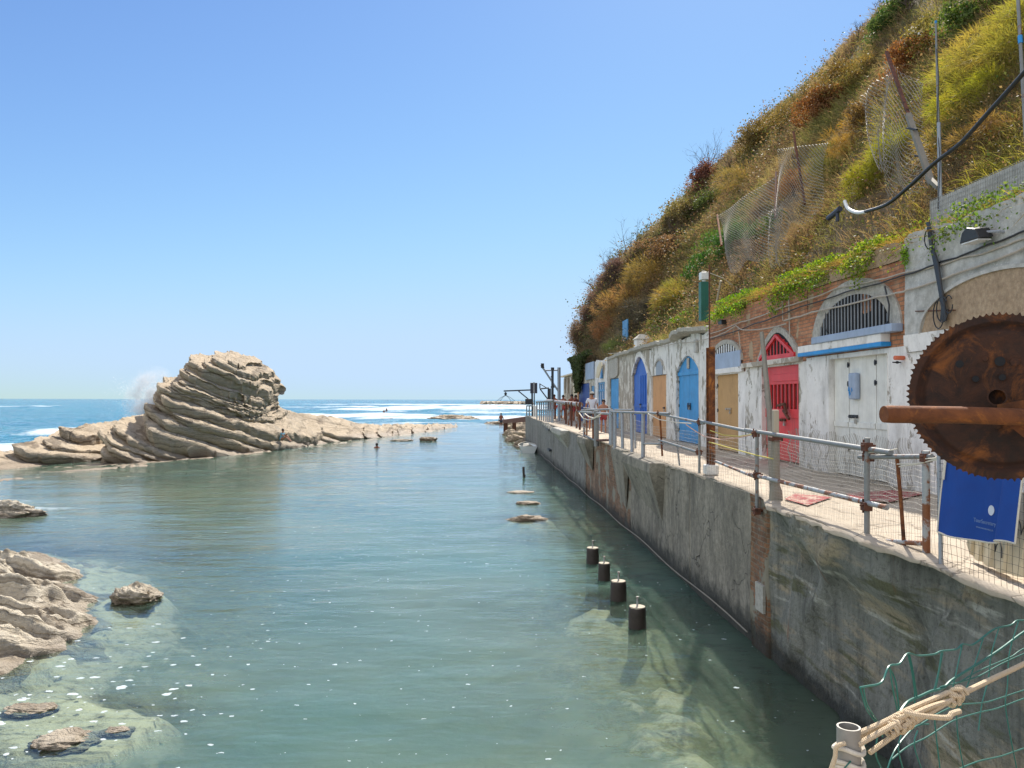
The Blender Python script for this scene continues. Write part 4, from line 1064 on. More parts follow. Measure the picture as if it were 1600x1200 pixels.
def leaf(par, y0, y1, z0, z1, mat, planks=3, x=XF + .1, th=.045, name='door', rails=(), frame=True):
    d = MB(); w_ = (y1 - y0) / planks
    for i in range(planks):
        d.box((x + random.uniform(0, .004), y0 + i * w_ + .003, z0), (x + th, y0 + (i + 1) * w_ - .003, z1))
    for r_ in rails: d.box((x - .022, y0 + .02, r_ - .05), (x - .001, y1 - .02, r_ + .05))
    return d.build(name, M[mat], par, bevel=.004)
def hinge(door, y, zs, x=XF + .1, mat='blackmetal'):
    for z in zs:
        b = MB(); b.cyl((x - .012, y, z - .05), (x - .012, y, z + .05), .012, n=8); b.box((x - .006, y - .05, z - .03), (x - .001, y + .05, z + .03)); b.build('hinge', M[mat], door)
def bolt(door, y, z, x=XF + .1, L=.3, mat='blackmetal'):
    b = MB(); b.cyl((x - .03, y - L / 2, z), (x - .03, y + L / 2, z), .011, n=8)
    for s in (-.35, 0, .35): b.box((x - .045, y + s * L - .02, z - .03), (x - .001, y + s * L + .02, z + .03))
    b.build('bolt', M[mat], door)
    b = MB(); c = Vector((x - .04, y - L * .35, z - .08)); b.box((c.x - .014, c.y - .03, c.z - .045), (c.x + .014, c.y + .03, c.z + .02)); b.tube([c + Vector((0, -.02, .02)), c + Vector((0, -.018, .055)), c + Vector((0, .018, .055)), c + Vector((0, .02, .02))], .006, 6); b.build('padlock', M['wire'], door)
GRP = 'grotto boathouse fronts along the walkway'
def house(label, px_mid): return thing('boathouse', label, 'boathouse', (XF, fy(px_mid), ZD), GRP)
ZB = ZD - .05
# 1 near grey concrete
H = house('grey rendered boathouse front with a broad stuccoed arch behind the rusty gear', 1560)
y0, y1 = -6.0, fy(1419)
o1 = dict(a=8.3, b=11.75, zs=4.72, zt=5.38, k='round')
facade(H, y0, y1, [(ZB, 4.45, 'white', 'lower_wall', .03), (4.45, 4.72, 'white', 'band', .07), (4.72, 6.28, 'facade_grey', 'upper_wall', .045)], [], seed=1)
head_panel(H, 'arch_infill', o1, 'stucco', XF - .06, .05)
ring(H, 'arch_rim', o1, .05, .05, 'facade_grey', .09)
b = MB(); p = PX(1412, 558, XF - .03); b.cyl(p, p + Vector((-.16, -.02, 0)), .035, n=12); b.build('pipe_stub', M['orange'], H)
b = MB(); p = PX(1407, 565, XF - .03); b.bar(p, p + Vector((-.14, -.02, .0)), .02, .02); b.cyl(p + Vector((-.05, -.02, 0)), p + Vector((-.08, -.02, 0)), .022); b.build('hook', M['black'], H)
# iron bar across near
b = MB(); b.cyl(PX(1430, 485, XF - .07), PX(1492, 483, XF - .07), .009, n=6); b.build('iron_rod', M['rustred'], H)
# 2 white double doors
H = house('brick and white boathouse front with tall white doors, blue striped ledge and barred round arch', 1345)
ya, yb = fy(1419), fy(1262)
o2 = op_(1284, 1394, 4.93, 5.6, 'round'); d2 = op_(1297, 1389, 4.48)
facade(H, ya, yb, [(ZB, 4.56, 'white', 'lower_wall', .02), (4.56, 5.95, 'brick', 'brickwork', 0), (5.95, 6.22, 'stucco', 'parapet', .03)], [dict(d2), ] , seed=2)
ring(H, 'arch_surround', o2, .34, .28, 'slab', .035)
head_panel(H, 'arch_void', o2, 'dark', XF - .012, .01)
bars(H, 'window_bar', o2, 21, 'grill', .016, XF - .035)
b = MB(); b.box((XF - .20, fy(1412), 4.80), (XF, fy(1283), 4.93)); b.build('ledge', M['ledge'], H, bevel=.012)
b = MB(); b.box((XF - .17, fy(1392), 4.66), (XF, fy(1259), 4.80)); b.build('white_lintel', M['white'], H, bevel=.01)
b = MB(); b.box((XF - .174, fy(1393) , 4.59), (XF, fy(1259) - .005, 4.66)); b.build('blue_stripe', M['stripe'], H, bevel=.006)
DY = sorted((fy(1297), fy(1389)))
seams = [fy(1389), fy(1362), fy(1320), fy(1297)]
for i in range(3):
    dl = leaf(H, seams[i] + .01, seams[i + 1] - .01, ZD + .02, 4.5, 'wdoor', 2 if i != 1 else 3, XF + .08, rails=(ZD + .95,), name='door_leaf')
    hinge(dl, seams[i] + .02, (2.8, 4.0, 4.35), XF + .08)
    if i == 1: bolt(dl, (seams[1] + seams[2]) / 2 + .3, 3.4, XF + .08, .35); door2 = dl
p = PX(1337, 604, XF + .06); b = MB(); b.box((p.x - .08, p.y - .14, p.z - .22), (p.x + .019, p.y + .14, p.z + .26)); mb = b.build('meter_box', M['ledge'], H, bevel=.03)
b = MB(); 
for i in range(7):
    q_ = Vector((p.x - .083, p.y + random.uniform(-.1, .1), p.z - .12 + random.uniform(-.06, .08))); b.tube([q_, q_ + Vector((0, .03, .06)), q_ + Vector((0, .045, -.02))], .006, 4)
b.build('blue_scribble', M['stripe'], mb)
# 3 red door
H = house('brick boathouse front with a barred red door and red pointed fanlight', 1220)
ya, yb = fy(1262), fy(1166)
o3 = op_(1190, 1247, 4.62, 5.22, 'point'); d3 = op_(1192, 1250, 4.46)
facade(H, ya, yb, [(ZB, 4.5, 'peel', 'lower_wall', .02), (4.5, 6.12, 'brick', 'brickwork', 0)], [dict(d3)], seed=3)
ring(H, 'arch_surround', o3, .2, .14, 'slab', .05)
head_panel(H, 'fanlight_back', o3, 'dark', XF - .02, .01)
fl = head_panel(H, 'fanlight', dict(o3, zs=4.62, zt=4.72, k='rect'), 'red', XF - .05, .03)
b = MB(); c_ = (o3['a'] + o3['b']) / 2
for s in (-1, 1): b.tube([(XF - .05, c_ + s * (o3['b'] - o3['a']) / 2 * .97, 4.66), (XF - .05, c_, 5.15)], .05, 4, True, math.pi / 4)
b.box((XF - .06, o3['a'], 4.62), (XF - .02, o3['b'], 4.72)); b.build('fanlight_frame', M['red'], fl)
bars(H, 'fanlight_grille', dict(o3, zt=o3['zt'] - .1), 11, 'red', .013, XF - .045, flat=True)
b = MB(); b.box((XF - .1, fy(1255), 4.5), (XF, fy(1163), 4.62)); b.build('lintel', M['peel2'], H, bevel=.015)
a_, b_ = d3['a'], d3['b']
dl = leaf(H, a_ + .02, b_ - .02, ZD + .05, 3.42, 'red', 3, XF + .07, name='door')
b = MB(); b.box((XF + .05, a_ + .02, 3.3), (XF + .069, b_ - .02, 3.5)); b.box((XF + .03, a_ + .06, 4.12), (XF + .06, b_ - .5, 4.28)); b.box((XF + .05, a_ + .02, 4.05), (XF + .115, b_ - .02, 4.5)); b.build('crosspiece', M['red'], dl, bevel=.006)
b = MB(); n_ = 10
for i in range(n_):
    y_ = a_ + .06 + (b_ - a_ - .12) * i / (n_ - 1); b.box((XF + .06, y_ - .03, 3.42), (XF + .1, y_ + .03, 4.05))
b.build('door_bar', M['red'], dl)
b = MB(); b.box((XF + .13, a_ + .02, ZD), (XF + .14, b_ - .02, 4.5)); b.build('door_back', M['rustred'], dl)
bolt(dl, (a_ + b_) / 2, 3.25, XF + .07, .35, 'rustred'); hinge(dl, b_ - .05, (2.6, 3.8), XF + .07, 'rustred')
b = MB()
for (q0, q1) in (((1215, 633), (1226, 630)), ((1226, 630), (1229, 645)), ((1224, 640), (1233, 654))):
    b.bar(PX(*q0, XF - .03), PX(*q1, XF - .03), .05, .03)
b.build('hasp', M['rustred'], dl)
# 4 tan door
H = house('brick boathouse front with a plain tan plywood door under a white slatted arch', 1137)
ya, yb = fy(1166), fy(1108)
o4 = op_(1114, 1158, 4.72, 5.22, 'round'); d4 = op_(1118, 1155, 4.39)
facade(H, ya, yb, [(ZB, 4.42, 'white', 'lower_wall', .02), (4.42, 6.1, 'brick', 'brickwork', 0)], [dict(d4)], seed=4)
ring(H, 'arch_surround', o4, .16, .12, 'slab', .05)
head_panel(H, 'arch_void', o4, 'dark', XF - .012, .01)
bars(H, 'white_slat', o4, 12, 'whitepl', .02, XF - .035, flat=True)
b = MB(); b.box((XF - .07, o4['a'] - .1, 4.56), (XF - .03, o4['b'] + .1, 4.98)); b.build('white_board', M['ledge'], H, bevel=.005)
b = MB(); b.box((XF - .08, fy(1163), 4.42), (XF, fy(1109), 4.56)); b.build('lintel', M['white'], H, bevel=.01)
dl = leaf(H, d4['a'] + .04, d4['b'] - .02, ZD + .02, 4.4, 'tan', 1, XF + .06); bolt(dl, (d4['a'] + d4['b']) / 2, 3.45, XF + .06, .5, 'conduit'); hinge(dl, d4['b'] - .03, (2.6, 3.4, 4.1), XF + .06)
b = MB(); b.box((XF - .01, d4['b'] - .01, ZD), (XF + .1, d4['b'] + .05, 4.42)); b.box((XF - .01, d4['a'] - .05, ZD), (XF + .1, d4['a'] + .01, 4.42)); b.build('door_frame', M['white'], H)
# 5 blue arched double door
H = house('peeling white boathouse front with a bright blue double door and blue arched head', 1075)
ya, yb = fy(1108), fy(1046)
o5 = op_(1058, 1093, 4.62, 5.12, 'point'); 
facade(H, ya, yb, [(ZB, 5.72, 'peel', 'wall', .01)], [dict(o5)], seed=5)
head_panel(H, 'door_head', o5, 'blue', XF + .05, .05)
b = MB(); c_ = (o5['a'] + o5['b']) / 2; b.box((XF - .01, c_ - .1, 4.7), (XF + .04, c_ + .12, 5.05)); b.build('vent_plate', M['slab'], H, bevel=.03)
b = MB(); b.box((XF + .02, o5['a'], 4.5), (XF + .09, o5['b'], 4.62)); b.build('transom', M['blue'], H)
for s in (0, 1):
    y_a = o5['a'] + .02 if s == 0 else c_ + .004; y_b = c_ - .004 if s == 0 else o5['b'] - .02
    dl = leaf(H, y_a, y_b, ZD + .02, 4.5, 'blue', 1, XF + .06, name='door_leaf', rails=())
    hinge(dl, y_a + .03 if s == 0 else y_b - .03, (2.7, 3.5, 4.3), XF + .06, 'blackmetal')
    b = MB(); b.cyl((XF + .03, (c_ - .16) if s == 0 else c_ + .1, 3.38), (XF + .03, (c_ - .16) if s == 0 else c_ + .1, 3.6), .02, n=8); b.build('handle', M['blackmetal'], dl)
bolt(dl, c_, 3.5, XF + .05, .3)
# 6 small orange plywood door
H = house('peeling white boathouse front with a narrow orange plywood door and tiny arched window', 1030)
ya, yb = fy(1046), fy(1015)
o6 = op_(1019, 1042, 4.62); w6 = dict(a=fy(1036), b=fy(1026), zs=4.95, zt=5.15, k='round')
facade(H, ya, yb, [(ZB, 5.7, 'peel', 'wall', .01)], [dict(o6)], seed=6)
dl = leaf(H, o6['a'] + .02, o6['b'] - .02, ZD + .02, 4.6, 'tan2', 2, XF + .03); bolt(dl, o6['a'] + .5, 3.4, XF + .03, .2)
wd = head_panel(H, 'window', w6, 'greysteel', XF - .03, .03, z0=4.62); ring(H, 'window_rim', w6, .08, .08, 'slab', .06)
# 7 dark blue pointed door
H = house('grey render boathouse front with a royal blue planked door under a white pointed arch', 1000)
ya, yb = fy(1015), fy(972)
o7 = op_(989, 1012, 4.75, 5.5, 'point')
facade(H, ya, yb, [(ZB, 5.75, 'peel2', 'wall', .01)], [dict(o7)], seed=7)
head_panel(H, 'door_head', o7, 'royal', XF + .09, .03); ring(H, 'arch_rim', o7, .18, .25, 'white', .05)
dl = leaf(H, o7['a'] + .03, o7['b'] - .03, ZD + .02, 4.78, 'royal', 7, XF + .05, rails=(3.45,)); bolt(dl, (o7['a'] + o7['b']) / 2, 3.5, XF + .03, .3)
b = MB()
for i in range(4): y_ = o7['a'] + .25 + i * .42; b.box((XF + .025, y_, ZD + .1), (XF + .049, y_ + .08, 4.7))
b.build('batten', M['royal'], dl)
# 8 sky blue narrow door with rounded board
H = house('grey render boathouse front with a narrow sky blue door under a rounded pale board', 958)
ya, yb = fy(972), fy(948.5)
o8 = op_(953.5, 967.5, 4.75)
facade(H, ya, yb, [(ZB, 5.75, 'peel2', 'wall', .01)], [dict(o8)], seed=8)
dl = leaf(H, o8['a'] + .02, o8['b'] - .02, ZD + .02, 4.73, 'blue', 4, XF + .04)
b = MB(); P_ = []
for i in range(17):
    a = math.pi * i / 16; P_.append((XF - .08, (o8['a'] + o8['b']) / 2 - 1.25 * math.cos(a), 5.05 - .28 * math.sin(a) ** .5))
P_ += [(XF - .08, P_[-1][1], 5.72), (XF - .08, P_[0][1], 5.72)]
b.prism(P_, (.06, 0, 0)); b.build('rounded_board', M['slab'], H)
# 9 white and blue framed door
H = house('white boathouse front with a blue framed glazed door and small blue arched window', 940)
ya, yb = fy(948.5), fy(930)
o9 = op_(934.5, 946, 4.65); w9 = dict(a=fy(942.5), b=fy(937), zs=4.95, zt=5.6, k='point')
facade(H, ya, yb, [(ZB, 5.85, 'white', 'wall', .01)], [dict(o9)], seed=9)
dl = leaf(H, o9['a'] + .05, o9['b'] - .05, ZD + .02, 4.62, 'ledge', 1, XF + .06)
b = MB()
for y_ in np.linspace(o9['a'] + .1, o9['b'] - .1, 4): b.box((XF + .03, y_ - .06, 3.2), (XF + .058, y_ + .06, 4.6))
for z_ in (3.2, 4.2, 4.6): b.box((XF + .02, o9['a'] + .05, z_ - .06), (XF + .029, o9['b'] - .05, z_ + .06))
b.build('blue_muntin', M['lblue'], dl)
head_panel(H, 'window', w9, 'stripe', XF - .02, .03, z0=4.85)
pl = MB(); pl.prism([PX(931, 590, 6.5), PX(934.5, 590, 6.5), PX(940, 571, 6.6), PX(939, 565.5, 6.6), PX(936, 565.5, 6.6), PX(932.5, 574, 6.5)], (.05, 0, 0))
tag(pl.build('surfboard', M['cream']), 'pale yellow board propped high beside the blue arched window', 'board')
# 10 navy double door
H = house('dark navy double door boathouse front under hanging green growth', 915)
ya, yb = fy(930), fy(902)
o10 = op_(905.5, 921.5, 3.7 + (624 - 599) * fy(913) / F); w10 = op_(924.5, 929.5, 4.5)
facade(H, ya, yb, [(ZB, 5.55, 'peel2', 'wall', .01)], [dict(o10), dict(w10)], seed=10)
dl = leaf(H, o10['a'] + .03, o10['b'] - .03, ZD + .02, o10['zs'] - .02, 'navy', 8, XF - .02)
dl = leaf(H, w10['a'], w10['b'], ZD + .02, 4.5, 'lblue', 2, XF + .0, name='side_door')
b = MB(); b.box((XF - .1, fy(929.5), 4.9), (XF - .02, fy(917), 5.9)); b.build('white_panel', M['ledge'], H)
# 11 last ones
H = house('farthest beige boathouse front with grey pilasters, a yellow hatch and an orange jamb', 892)
ya, yb = fy(902), 61.5
o11 = dict(a=fy(894), b=fy(891), zs=4.3, zt=4.3, k='rect'); o12 = dict(a=fy(904.9), b=fy(897), zs=4.2, zt=4.2, k='rect')
facade(H, ya, yb, [(ZB, 5.5, 'peel2', 'wall', .01)], [o11], seed=11)
leaf(H, o11['a'], o11['b'], ZD + .02, 4.28, 'greysteel', 2, XF + .0)
b = MB(); b.box((XF - .05, fy(903), 3.9), (XF - .005, fy(896.5), 4.65)); b.build('yellow_hatch', M['cream'], H)
b = MB(); b.box((XF - .06, fy(904.8), ZD), (XF - .005, fy(903.2), 4.5)); b.build('orange_jamb', M['tan2'], H)
for px in (884.5, 889, 895):
    b = MB(); b.box((XF - .16, fy(px) - .3, ZD), (XF, fy(px) + .3, 5.3)); b.build('pilaster', M['peel2'], H, bevel=.02)
b = MB(); b.box((XF - .3, fy(901), 5.42), (XF + .1, 61.8, 5.52)); b.build('eave_slab', M['cream'], H)
# curved concrete lip over 5..7 and far cornice
b = MB(); n_ = 40
for y0_, y1_, zc, outx in ((fy(1108), fy(1052), 5.72, .38), (fy(1052), fy(948), 5.74, .2)):
    prof = []
    for i in range(n_ + 1):
        y_ = y0_ + (y1_ - y0_) * i / n_; e = math.sin(math.pi * min(1, i / n_ * 1.0)) ** .5
        x0 = XF - .03 - outx * e - .04 * float(vn(y_ * 2, 0, 4)); z0 = zc + .14 * e * (1 if outx > .3 else .3) + .03 * float(vn(y_ * 3, 1, 4))
        prof += [(XF + .9, y_, z0 + .12), (x0, y_, z0 + .1), (x0 + .02, y_, z0 - .02), (XF + .05, y_, z0 - .1)]
    fs = []
    for i in range(n_):
        for k in range(3): a = i * 4 + k; fs.append((a, a + 1, a + 5, a + 4))
    b.add(prof, fs)
tag(b.build('roof_lip', M['slab']), 'crumbling pale concrete roof lip over the blue and orange doors', 'roof edge')

# ================================================================ chimneys, lamps, cables on the fronts
X9 = XF + .35
c = thing('chimney', 'square green painted chimney with a pale metal cap on the roof edge', 'chimney', PX(1100, 482, X9))
b = MB(); p0 = PX(1100, 486, X9); p1 = PX(1100, 440, X9); b.box((p0.x - .14, p0.y - .14, p0.z - .3), (p0.x + .14, p0.y + .14, p1.z)); b.build('flue', M['chim'], c, bevel=.01)
b = MB(); p2 = PX(1100, 425, X9); b.cyl((p0.x, p0.y, p1.z), (p0.x, p0.y, p1.z + .1), .07); b.box((p0.x - .13, p0.y - .13, p1.z + .07), (p0.x + .13, p0.y + .13, p2.z)); b.build('cap', M['whitepl'], c, bevel=.015)
c = thing('chimney', 'short white chimney with a shallow pyramid cap above the blue doors', 'chimney', PX(1003, 540, X9))
p0 = PX(1003, 545, X9); p1 = PX(1003, 530, X9); b = MB(); b.box((p0.x - .3, p0.y - .3, p0.z - .2), (p0.x + .3, p0.y + .3, p1.z)); b.build('stack', M['white'], c, bevel=.01)
b = MB(); z_ = p1.z; b.add([(p0.x - .36, p0.y - .36, z_), (p0.x + .36, p0.y - .36, z_), (p0.x + .36, p0.y + .36, z_), (p0.x - .36, p0.y + .36, z_), (p0.x - .12, p0.y - .12, z_ + .22), (p0.x + .12, p0.y - .12, z_ + .22), (p0.x + .12, p0.y + .12, z_ + .22), (p0.x - .12, p0.y + .12, z_ + .22)], [(0, 3, 2, 1), (4, 5, 6, 7), (0, 1, 5, 4), (1, 2, 6, 5), (2, 3, 7, 6), (3, 0, 4, 7)]); b.build('cap', M['slab'], c)
b = MB(); b.cyl(PX(1120, 470, X9), PX(1126, 438, X9), .035, n=8); tag(b.build('pipe', M['palewood']), 'short pale pipe sticking up right of the green chimney', 'pipe')
b = MB(); b.tube([PX(1096, 421, X9), PX(1130, 434, X9 + .2), PX(1145, 445, X9 + .5)], .012, 5); tag(b.build('cane', M['palewood']), 'thin dry cane leaning across the green chimney', 'cane')
# floodlight near
p = PX(1515, 367, XF - .3); c = thing('floodlight', 'black floodlight on a wall bracket above the broad stuccoed arch', 'lamp', p)
b = MB(); b.prism([p + Vector((-.02, .2, -.07)), p + Vector((-.02, -.22, -.07)), p + Vector((-.04, -.16, .06)), p + Vector((-.04, .02, .11)), p + Vector((-.04, .12, .06))], (.2, 0, .02)); b.build('housing', M['black'], c, bevel=.01)
b = MB(); b.box((p.x - .01, p.y - .18, p.z - .085), (p.x + .17, p.y + .17, p.z - .071)); b.build('lens', M['whitepl'], c)
b = MB(); b.tube([p + Vector((.1, -.15, .02)), p + Vector((.2, -.3, 0)), p + Vector((.34, -.34, -.03))], .018, 6); b.build('bracket', M['greysteel'], c)
p = PX(1124, 503, XF - .15); c = thing('floodlight', 'small black floodlight over the tan door', 'lamp', p)
b = MB(); b.prism([p + Vector((0, .18, -.04)), p + Vector((0, -.18, -.07)), p + Vector((0, -.15, .06)), p + Vector((0, .12, .09))], (.13, 0, 0)); b.build('housing', M['black'], c, bevel=.01)
b = MB(); b.bar(p + Vector((.05, 0, 0)), p + Vector((.16, .15, -.05)), .025, .025); b.build('bracket', M['greysteel'], c)
def cable(name, label, pts, X, r, mat, sag=.0, cat='cable', n=6):
    P_ = [PX(a, c_, X) for a, c_ in pts]; out = []
    for i in range(len(P_) - 1):
        for k in range(8):
            t_ = k / 8; q_ = P_[i].lerp(P_[i + 1], t_); q_.z -= sag * math.sin(math.pi * t_); out.append(q_ + Vector((0, 0, random.gauss(0, .004))))
    out.append(P_[-1]); b = MB(); b.tube(out, r, n)
    return tag(b.build(name, M[mat], smooth=True), label, cat)
cable('cable', 'black cable run along the top of the grey front and the brickwork', [(1680, 318), (1600, 358), (1540, 382), (1470, 408), (1400, 432), (1330, 452), (1250, 478), (1180, 505), (1108, 530)], XF - .08, .014, 'black', .02)
cable('cable', 'upper beige cable pinned along the brickwork and grey front', [(1700, 322), (1600, 370), (1500, 402), (1410, 425), (1310, 448), (1220, 480), (1150, 505), (1105, 522)], XF - .07, .013, 'conduit', .03)
cable('conduit', 'lower beige conduit crossing the red door bricks and the grey front', [(1700, 342), (1600, 386), (1500, 424), (1418, 452), (1370, 463), (1268, 487), (1225, 500)], XF - .09, .016, 'conduit', .01)
cable('cable', 'slack beige cable hanging above the tan and blue doors', [(1228, 505), (1165, 515), (1150, 508), (1108, 528), (1060, 535), (1000, 545), (950, 552)], XF - .12, .013, 'conduit', .04)
cable('conduit', 'thin vertical beige conduit right of the red door arch', [(1232, 455), (1234, 530)], XF - .05, .014, 'conduit')
cable('conduit', 'thin vertical conduit above the red door arch', [(1222, 462), (1223, 500)], XF - .05, .012, 'conduit')
cable('conduit', 'thin vertical conduit between the tan door arch and the red door', [(1153, 510), (1157, 545)], XF - .05, .012, 'conduit')
cable('cable', 'black cable drooping beside the barred round arch', [(1382, 447), (1389, 475), (1388, 500), (1378, 512)], XF - .09, .014, 'black', .0)
cable('cable', 'thin dark cable drooping left of the barred round arch', [(1290, 487), (1289, 510), (1296, 528)], XF - .09, .009, 'black', .0)
c = thing('cable_bundle', 'thick black cable bundle hanging down the grey front left of the stuccoed arch', 'cable', PX(1462, 430, XF - .1))
b = MB()
for k in range(5): b.tube([PX(1448 + k * .8, 346, XF - .1), PX(1453 + k, 380 + k, XF - .11), PX(1460 + k * 1.4, 412, XF - .12), PX(1467 + k, 450, XF - .12), PX(1472 + k, 480, XF - .12), PX(1470 + k * 2, 500, XF - .12)], .016, 6)
b.build('strand', M['black'], c, smooth=True)
for cx, cy, rx, ry in ((1472, 482, 9, 20), (1482, 474, 6, 14), (1466, 490, 8, 22), (1452, 372, 8, 16)):
    b = MB(); b.tube([PX(cx + rx * math.cos(a), cy + ry * math.sin(a), XF - .13) for a in np.linspace(0, 5.6, 20)], .009, 5)
    b.build('loop', M['black'], c, smooth=True)
p = PX(1085, 540, XF - .1); b = MB(); b.box((p.x, p.y - .12, p.z - .2), (p.x + .08, p.y + .12, p.z + .2)); tag(b.build('junction_box', M['facade_grey'], bevel=.015), 'small grey junction box high right of the blue arched door', 'box')
# ================================================================ RAILINGS on the quay edge
XR = 4.1
def rail_thing(label, px): return thing('railing', label, 'railing', (XR, PX(px, 624, XR).y, ZD), 'scaffold pipe railings along the quay edge')
def clamp(par, p, r=.045, mat='rustred'):
    b = MB(); b.box((p.x - r, p.y - r * 1.1, p.z - r), (p.x + r, p.y + r * 1.1, p.z + r)); b.cyl(p + Vector((-r * 1.8, -r * .5, r * .3)), p + Vector((r * 1.8, -r * .5, r * .3)), r * .28, n=6); b.cyl(p + Vector((-r * .5, r * .6, -r * 1.6)), p + Vector((-r * .5, r * .6, r * 1.7)), r * .26, n=6)
    b.build('clamp', M[mat], par, bevel=.006)
def pipe(par, name, a, c, r=.026, mat='galv', X=XR, X2=None):
    b = MB(); b.cyl(PX(*a, X), PX(*c, X2 or X), r, n=12); return b.build(name, M[mat], par, smooth=True)
# near section
H = rail_thing('near scaffold pipe railing section with two clamped posts and wire mesh', 1270)
pipe(H, 'top_rail', (1093, 657), (1178, 675)); pipe(H, 'top_rail', (1165, 671), (1392, 706), .028)
pipe(H, 'lower_rail', (1118, 720), (1178, 744), .022, 'galvr'); pipe(H, 'lower_rail', (1172, 740), (1386, 792), .028, 'galvr')
pipe(H, 'post', (1183, 670), (1183, 799)); pipe(H, 'post', (1355, 683), (1355, 868), .029)
for a in ((1181, 677), (1183, 742), (1183, 798), (1355, 697), (1354, 790), (1355, 868)): clamp(H, PX(*a, XR - .01))
pipe(H, 'foot_pipe', (1183, 797), (1205, 797), .02, 'rustred', XR, XR + .2)
pipe(H, 'foot_pipe', (1341, 867), (1394, 872), .025, 'galvr')
b = MB()
Ya, Yb = PX(1192, 700, XR).y, PX(1356, 700, XR).y
wire_grid(b, lambda u, v: Vector((XR + .045, Ya + (Yb - Ya) * u, ZD - .03 + (.84 + .03 * math.sin(u * 9)) * v)), 88, 20, .0013, .003)
b.build('wire_mesh', M['wire'], H)
# second frame (gate like) beside it
H = rail_thing('short scaffold frame left of the blue towel, with a rusty slanting bar', 1400)
X4 = 4.13
pipe(H, 'top_rail', (1343, 713), (1456, 712), .024, 'galv', X4); pipe(H, 'post', (1447, 703), (1448, 862), .034, 'galvr', X4)
pipe(H, 'lower_rail', (1360, 843), (1448, 848), .024, 'galvr', X4)
b = MB(); b.tube([PX(1402, 716, X4), PX(1407, 770, X4), PX(1414, 862, X4)], .019, 8); b.build('rusty_bar', M['rust'], H)
clamp(H, PX(1357, 713, X4)); clamp(H, PX(1447, 714, X4), .04)
b = MB(); Ya, Yb = PX(1358, 700, X4).y, PX(1466, 700, X4).y
wire_grid(b, lambda u, v: Vector((X4 + .05, Ya + (Yb - Ya) * u, ZD + (.82 + .02 * math.sin(u * 12)) * v)), 26, 16, .0015, .005)
b.build('wire_mesh', M['wire'], H)
b = MB()
for (a, c) in (((1357, 706), (1402, 700)), ((1402, 724), (1470, 716)), ((1405, 728), (1475, 712)), ((1440, 716), (1478, 708))):
    p, q_ = PX(*a, X4 - .03), PX(*c, X4 - .03); b.tube([p, p.lerp(q_, .5) + Vector((0, 0, -.015)), q_], .006, 5)
b.build('tie_cord', M['ropew'], H)
# nearest stretch behind the towel
XN = 3.97
H = rail_thing('nearest wire fence stretch behind the blue towel, on thin grey posts', 1530)
pipe(H, 'post', (1466, 640), (1471, 885), .017, 'greysteel', XN)
b = MB(); p = Vector((3.95, 4.3, ZD)); b.cyl(p, p + Vector((0, 0, 1.5)), .02, n=10); b.build('post', M['greysteel'], H)
b = MB(); pA = PX(1466, 642, XN); pB = Vector((3.95, 4.3, 3.72)); b.tube([pA, (pA + pB) / 2 - Vector((0, 0, .02)), pB], .006, 6); b.build('line_wire', M['wire'], H)
b = MB(); Ya = pA.y
wire_grid(b, lambda u, v: Vector((XN - .01 + .01 * math.sin(u * 20), Ya + (4.3 - Ya) * u, ZD - .02 + .95 * v)), 38, 14, .0017, .004)
b.build('wire_mesh', M['dark'], H)
# middle stretch
H = rail_thing('pipe railing between the rusty column and the blue door, with slack pink rope', 1060)
pipe(H, 'top_rail', (1028, 646), (1100, 661), .024); pipe(H, 'lower_rail', (1030, 687), (1091, 706), .024)
pipe(H, 'post', (1093, 657), (1093, 739), .024); pipe(H, 'post', (1031, 645), (1035, 712), .022, 'rust')
pipe(H, 'post', (1053, 650), (1062, 727), .02, 'galv', XR + .15)
clamp(H, PX(1094, 659, XR)); clamp(H, PX(1030, 646, XR)); clamp(H, PX(1092, 706, XR))
b = MB(); Ya, Yb = PX(1006, 700, XR).y, PX(1183, 700, XR).y
wire_grid(b, lambda u, v: Vector((XR + .06, Ya + (Yb - Ya) * u, ZD - .02 + .8 * v)), 80, 12, .002, .006)
b.build('wire_mesh', M['wire'], H)
for (P_, mt, r_, nm) in (([(1013, 646), (1030, 655), (1060, 660), (1080, 661)], 'ropew', .012, 'rope'), ([(1072, 663), (1085, 672), (1100, 681), (1125, 686), (1150, 684), (1172, 679)], 'ropep', .010, 'rope'), ([(1110, 672), (1130, 679), (1155, 681), (1175, 678)], 'ropey', .008, 'rope'), ([(1108, 690), (1140, 699), (1180, 710), (1208, 716)], 'ropey', .009, 'rope')):
    b = MB(); b.tube([PX(x_, y_, XR - .04) for x_, y_ in P_], r_, 6); b.build(nm, M[mt], H, smooth=True)
H = rail_thing('grey square tube railing frames before the royal blue door', 985)
for a, c, r_ in (((1005, 646), (1005, 715), .05), ((987, 645), (988, 706), .045), ((972, 644), (973, 700), .045), ((961, 644), (961, 702), .05)):
    pipe(H, 'post', a, c, r_, 'greysteel')
pipe(H, 'top_rail', (955, 643), (1046, 646), .032); pipe(H, 'top_rail', (960, 640), (988, 640), .028, 'galv', XR + .5); pipe(H, 'lower_rail', (1005, 693), (1036, 693), .022); pipe(H, 'lower_rail', (960, 697), (1004, 708), .02, 'rustred', XR + .4)
pipe(H, 'back_post', (992, 648), (993, 700), .035, 'greysteel', XR + .45)
b = MB(); Ya, Yb = PX(950, 700, XR).y, PX(1006, 700, XR).y
wire_grid(b, lambda u, v: Vector((XR + .06, Ya + (Yb - Ya) * u, ZD + .85 * v)), 50, 8, .003, .008); b.build('wire_mesh', M['wire'], H)
H = rail_thing('crossed pipe railing with hanging white rope in front of the walking man', 925)
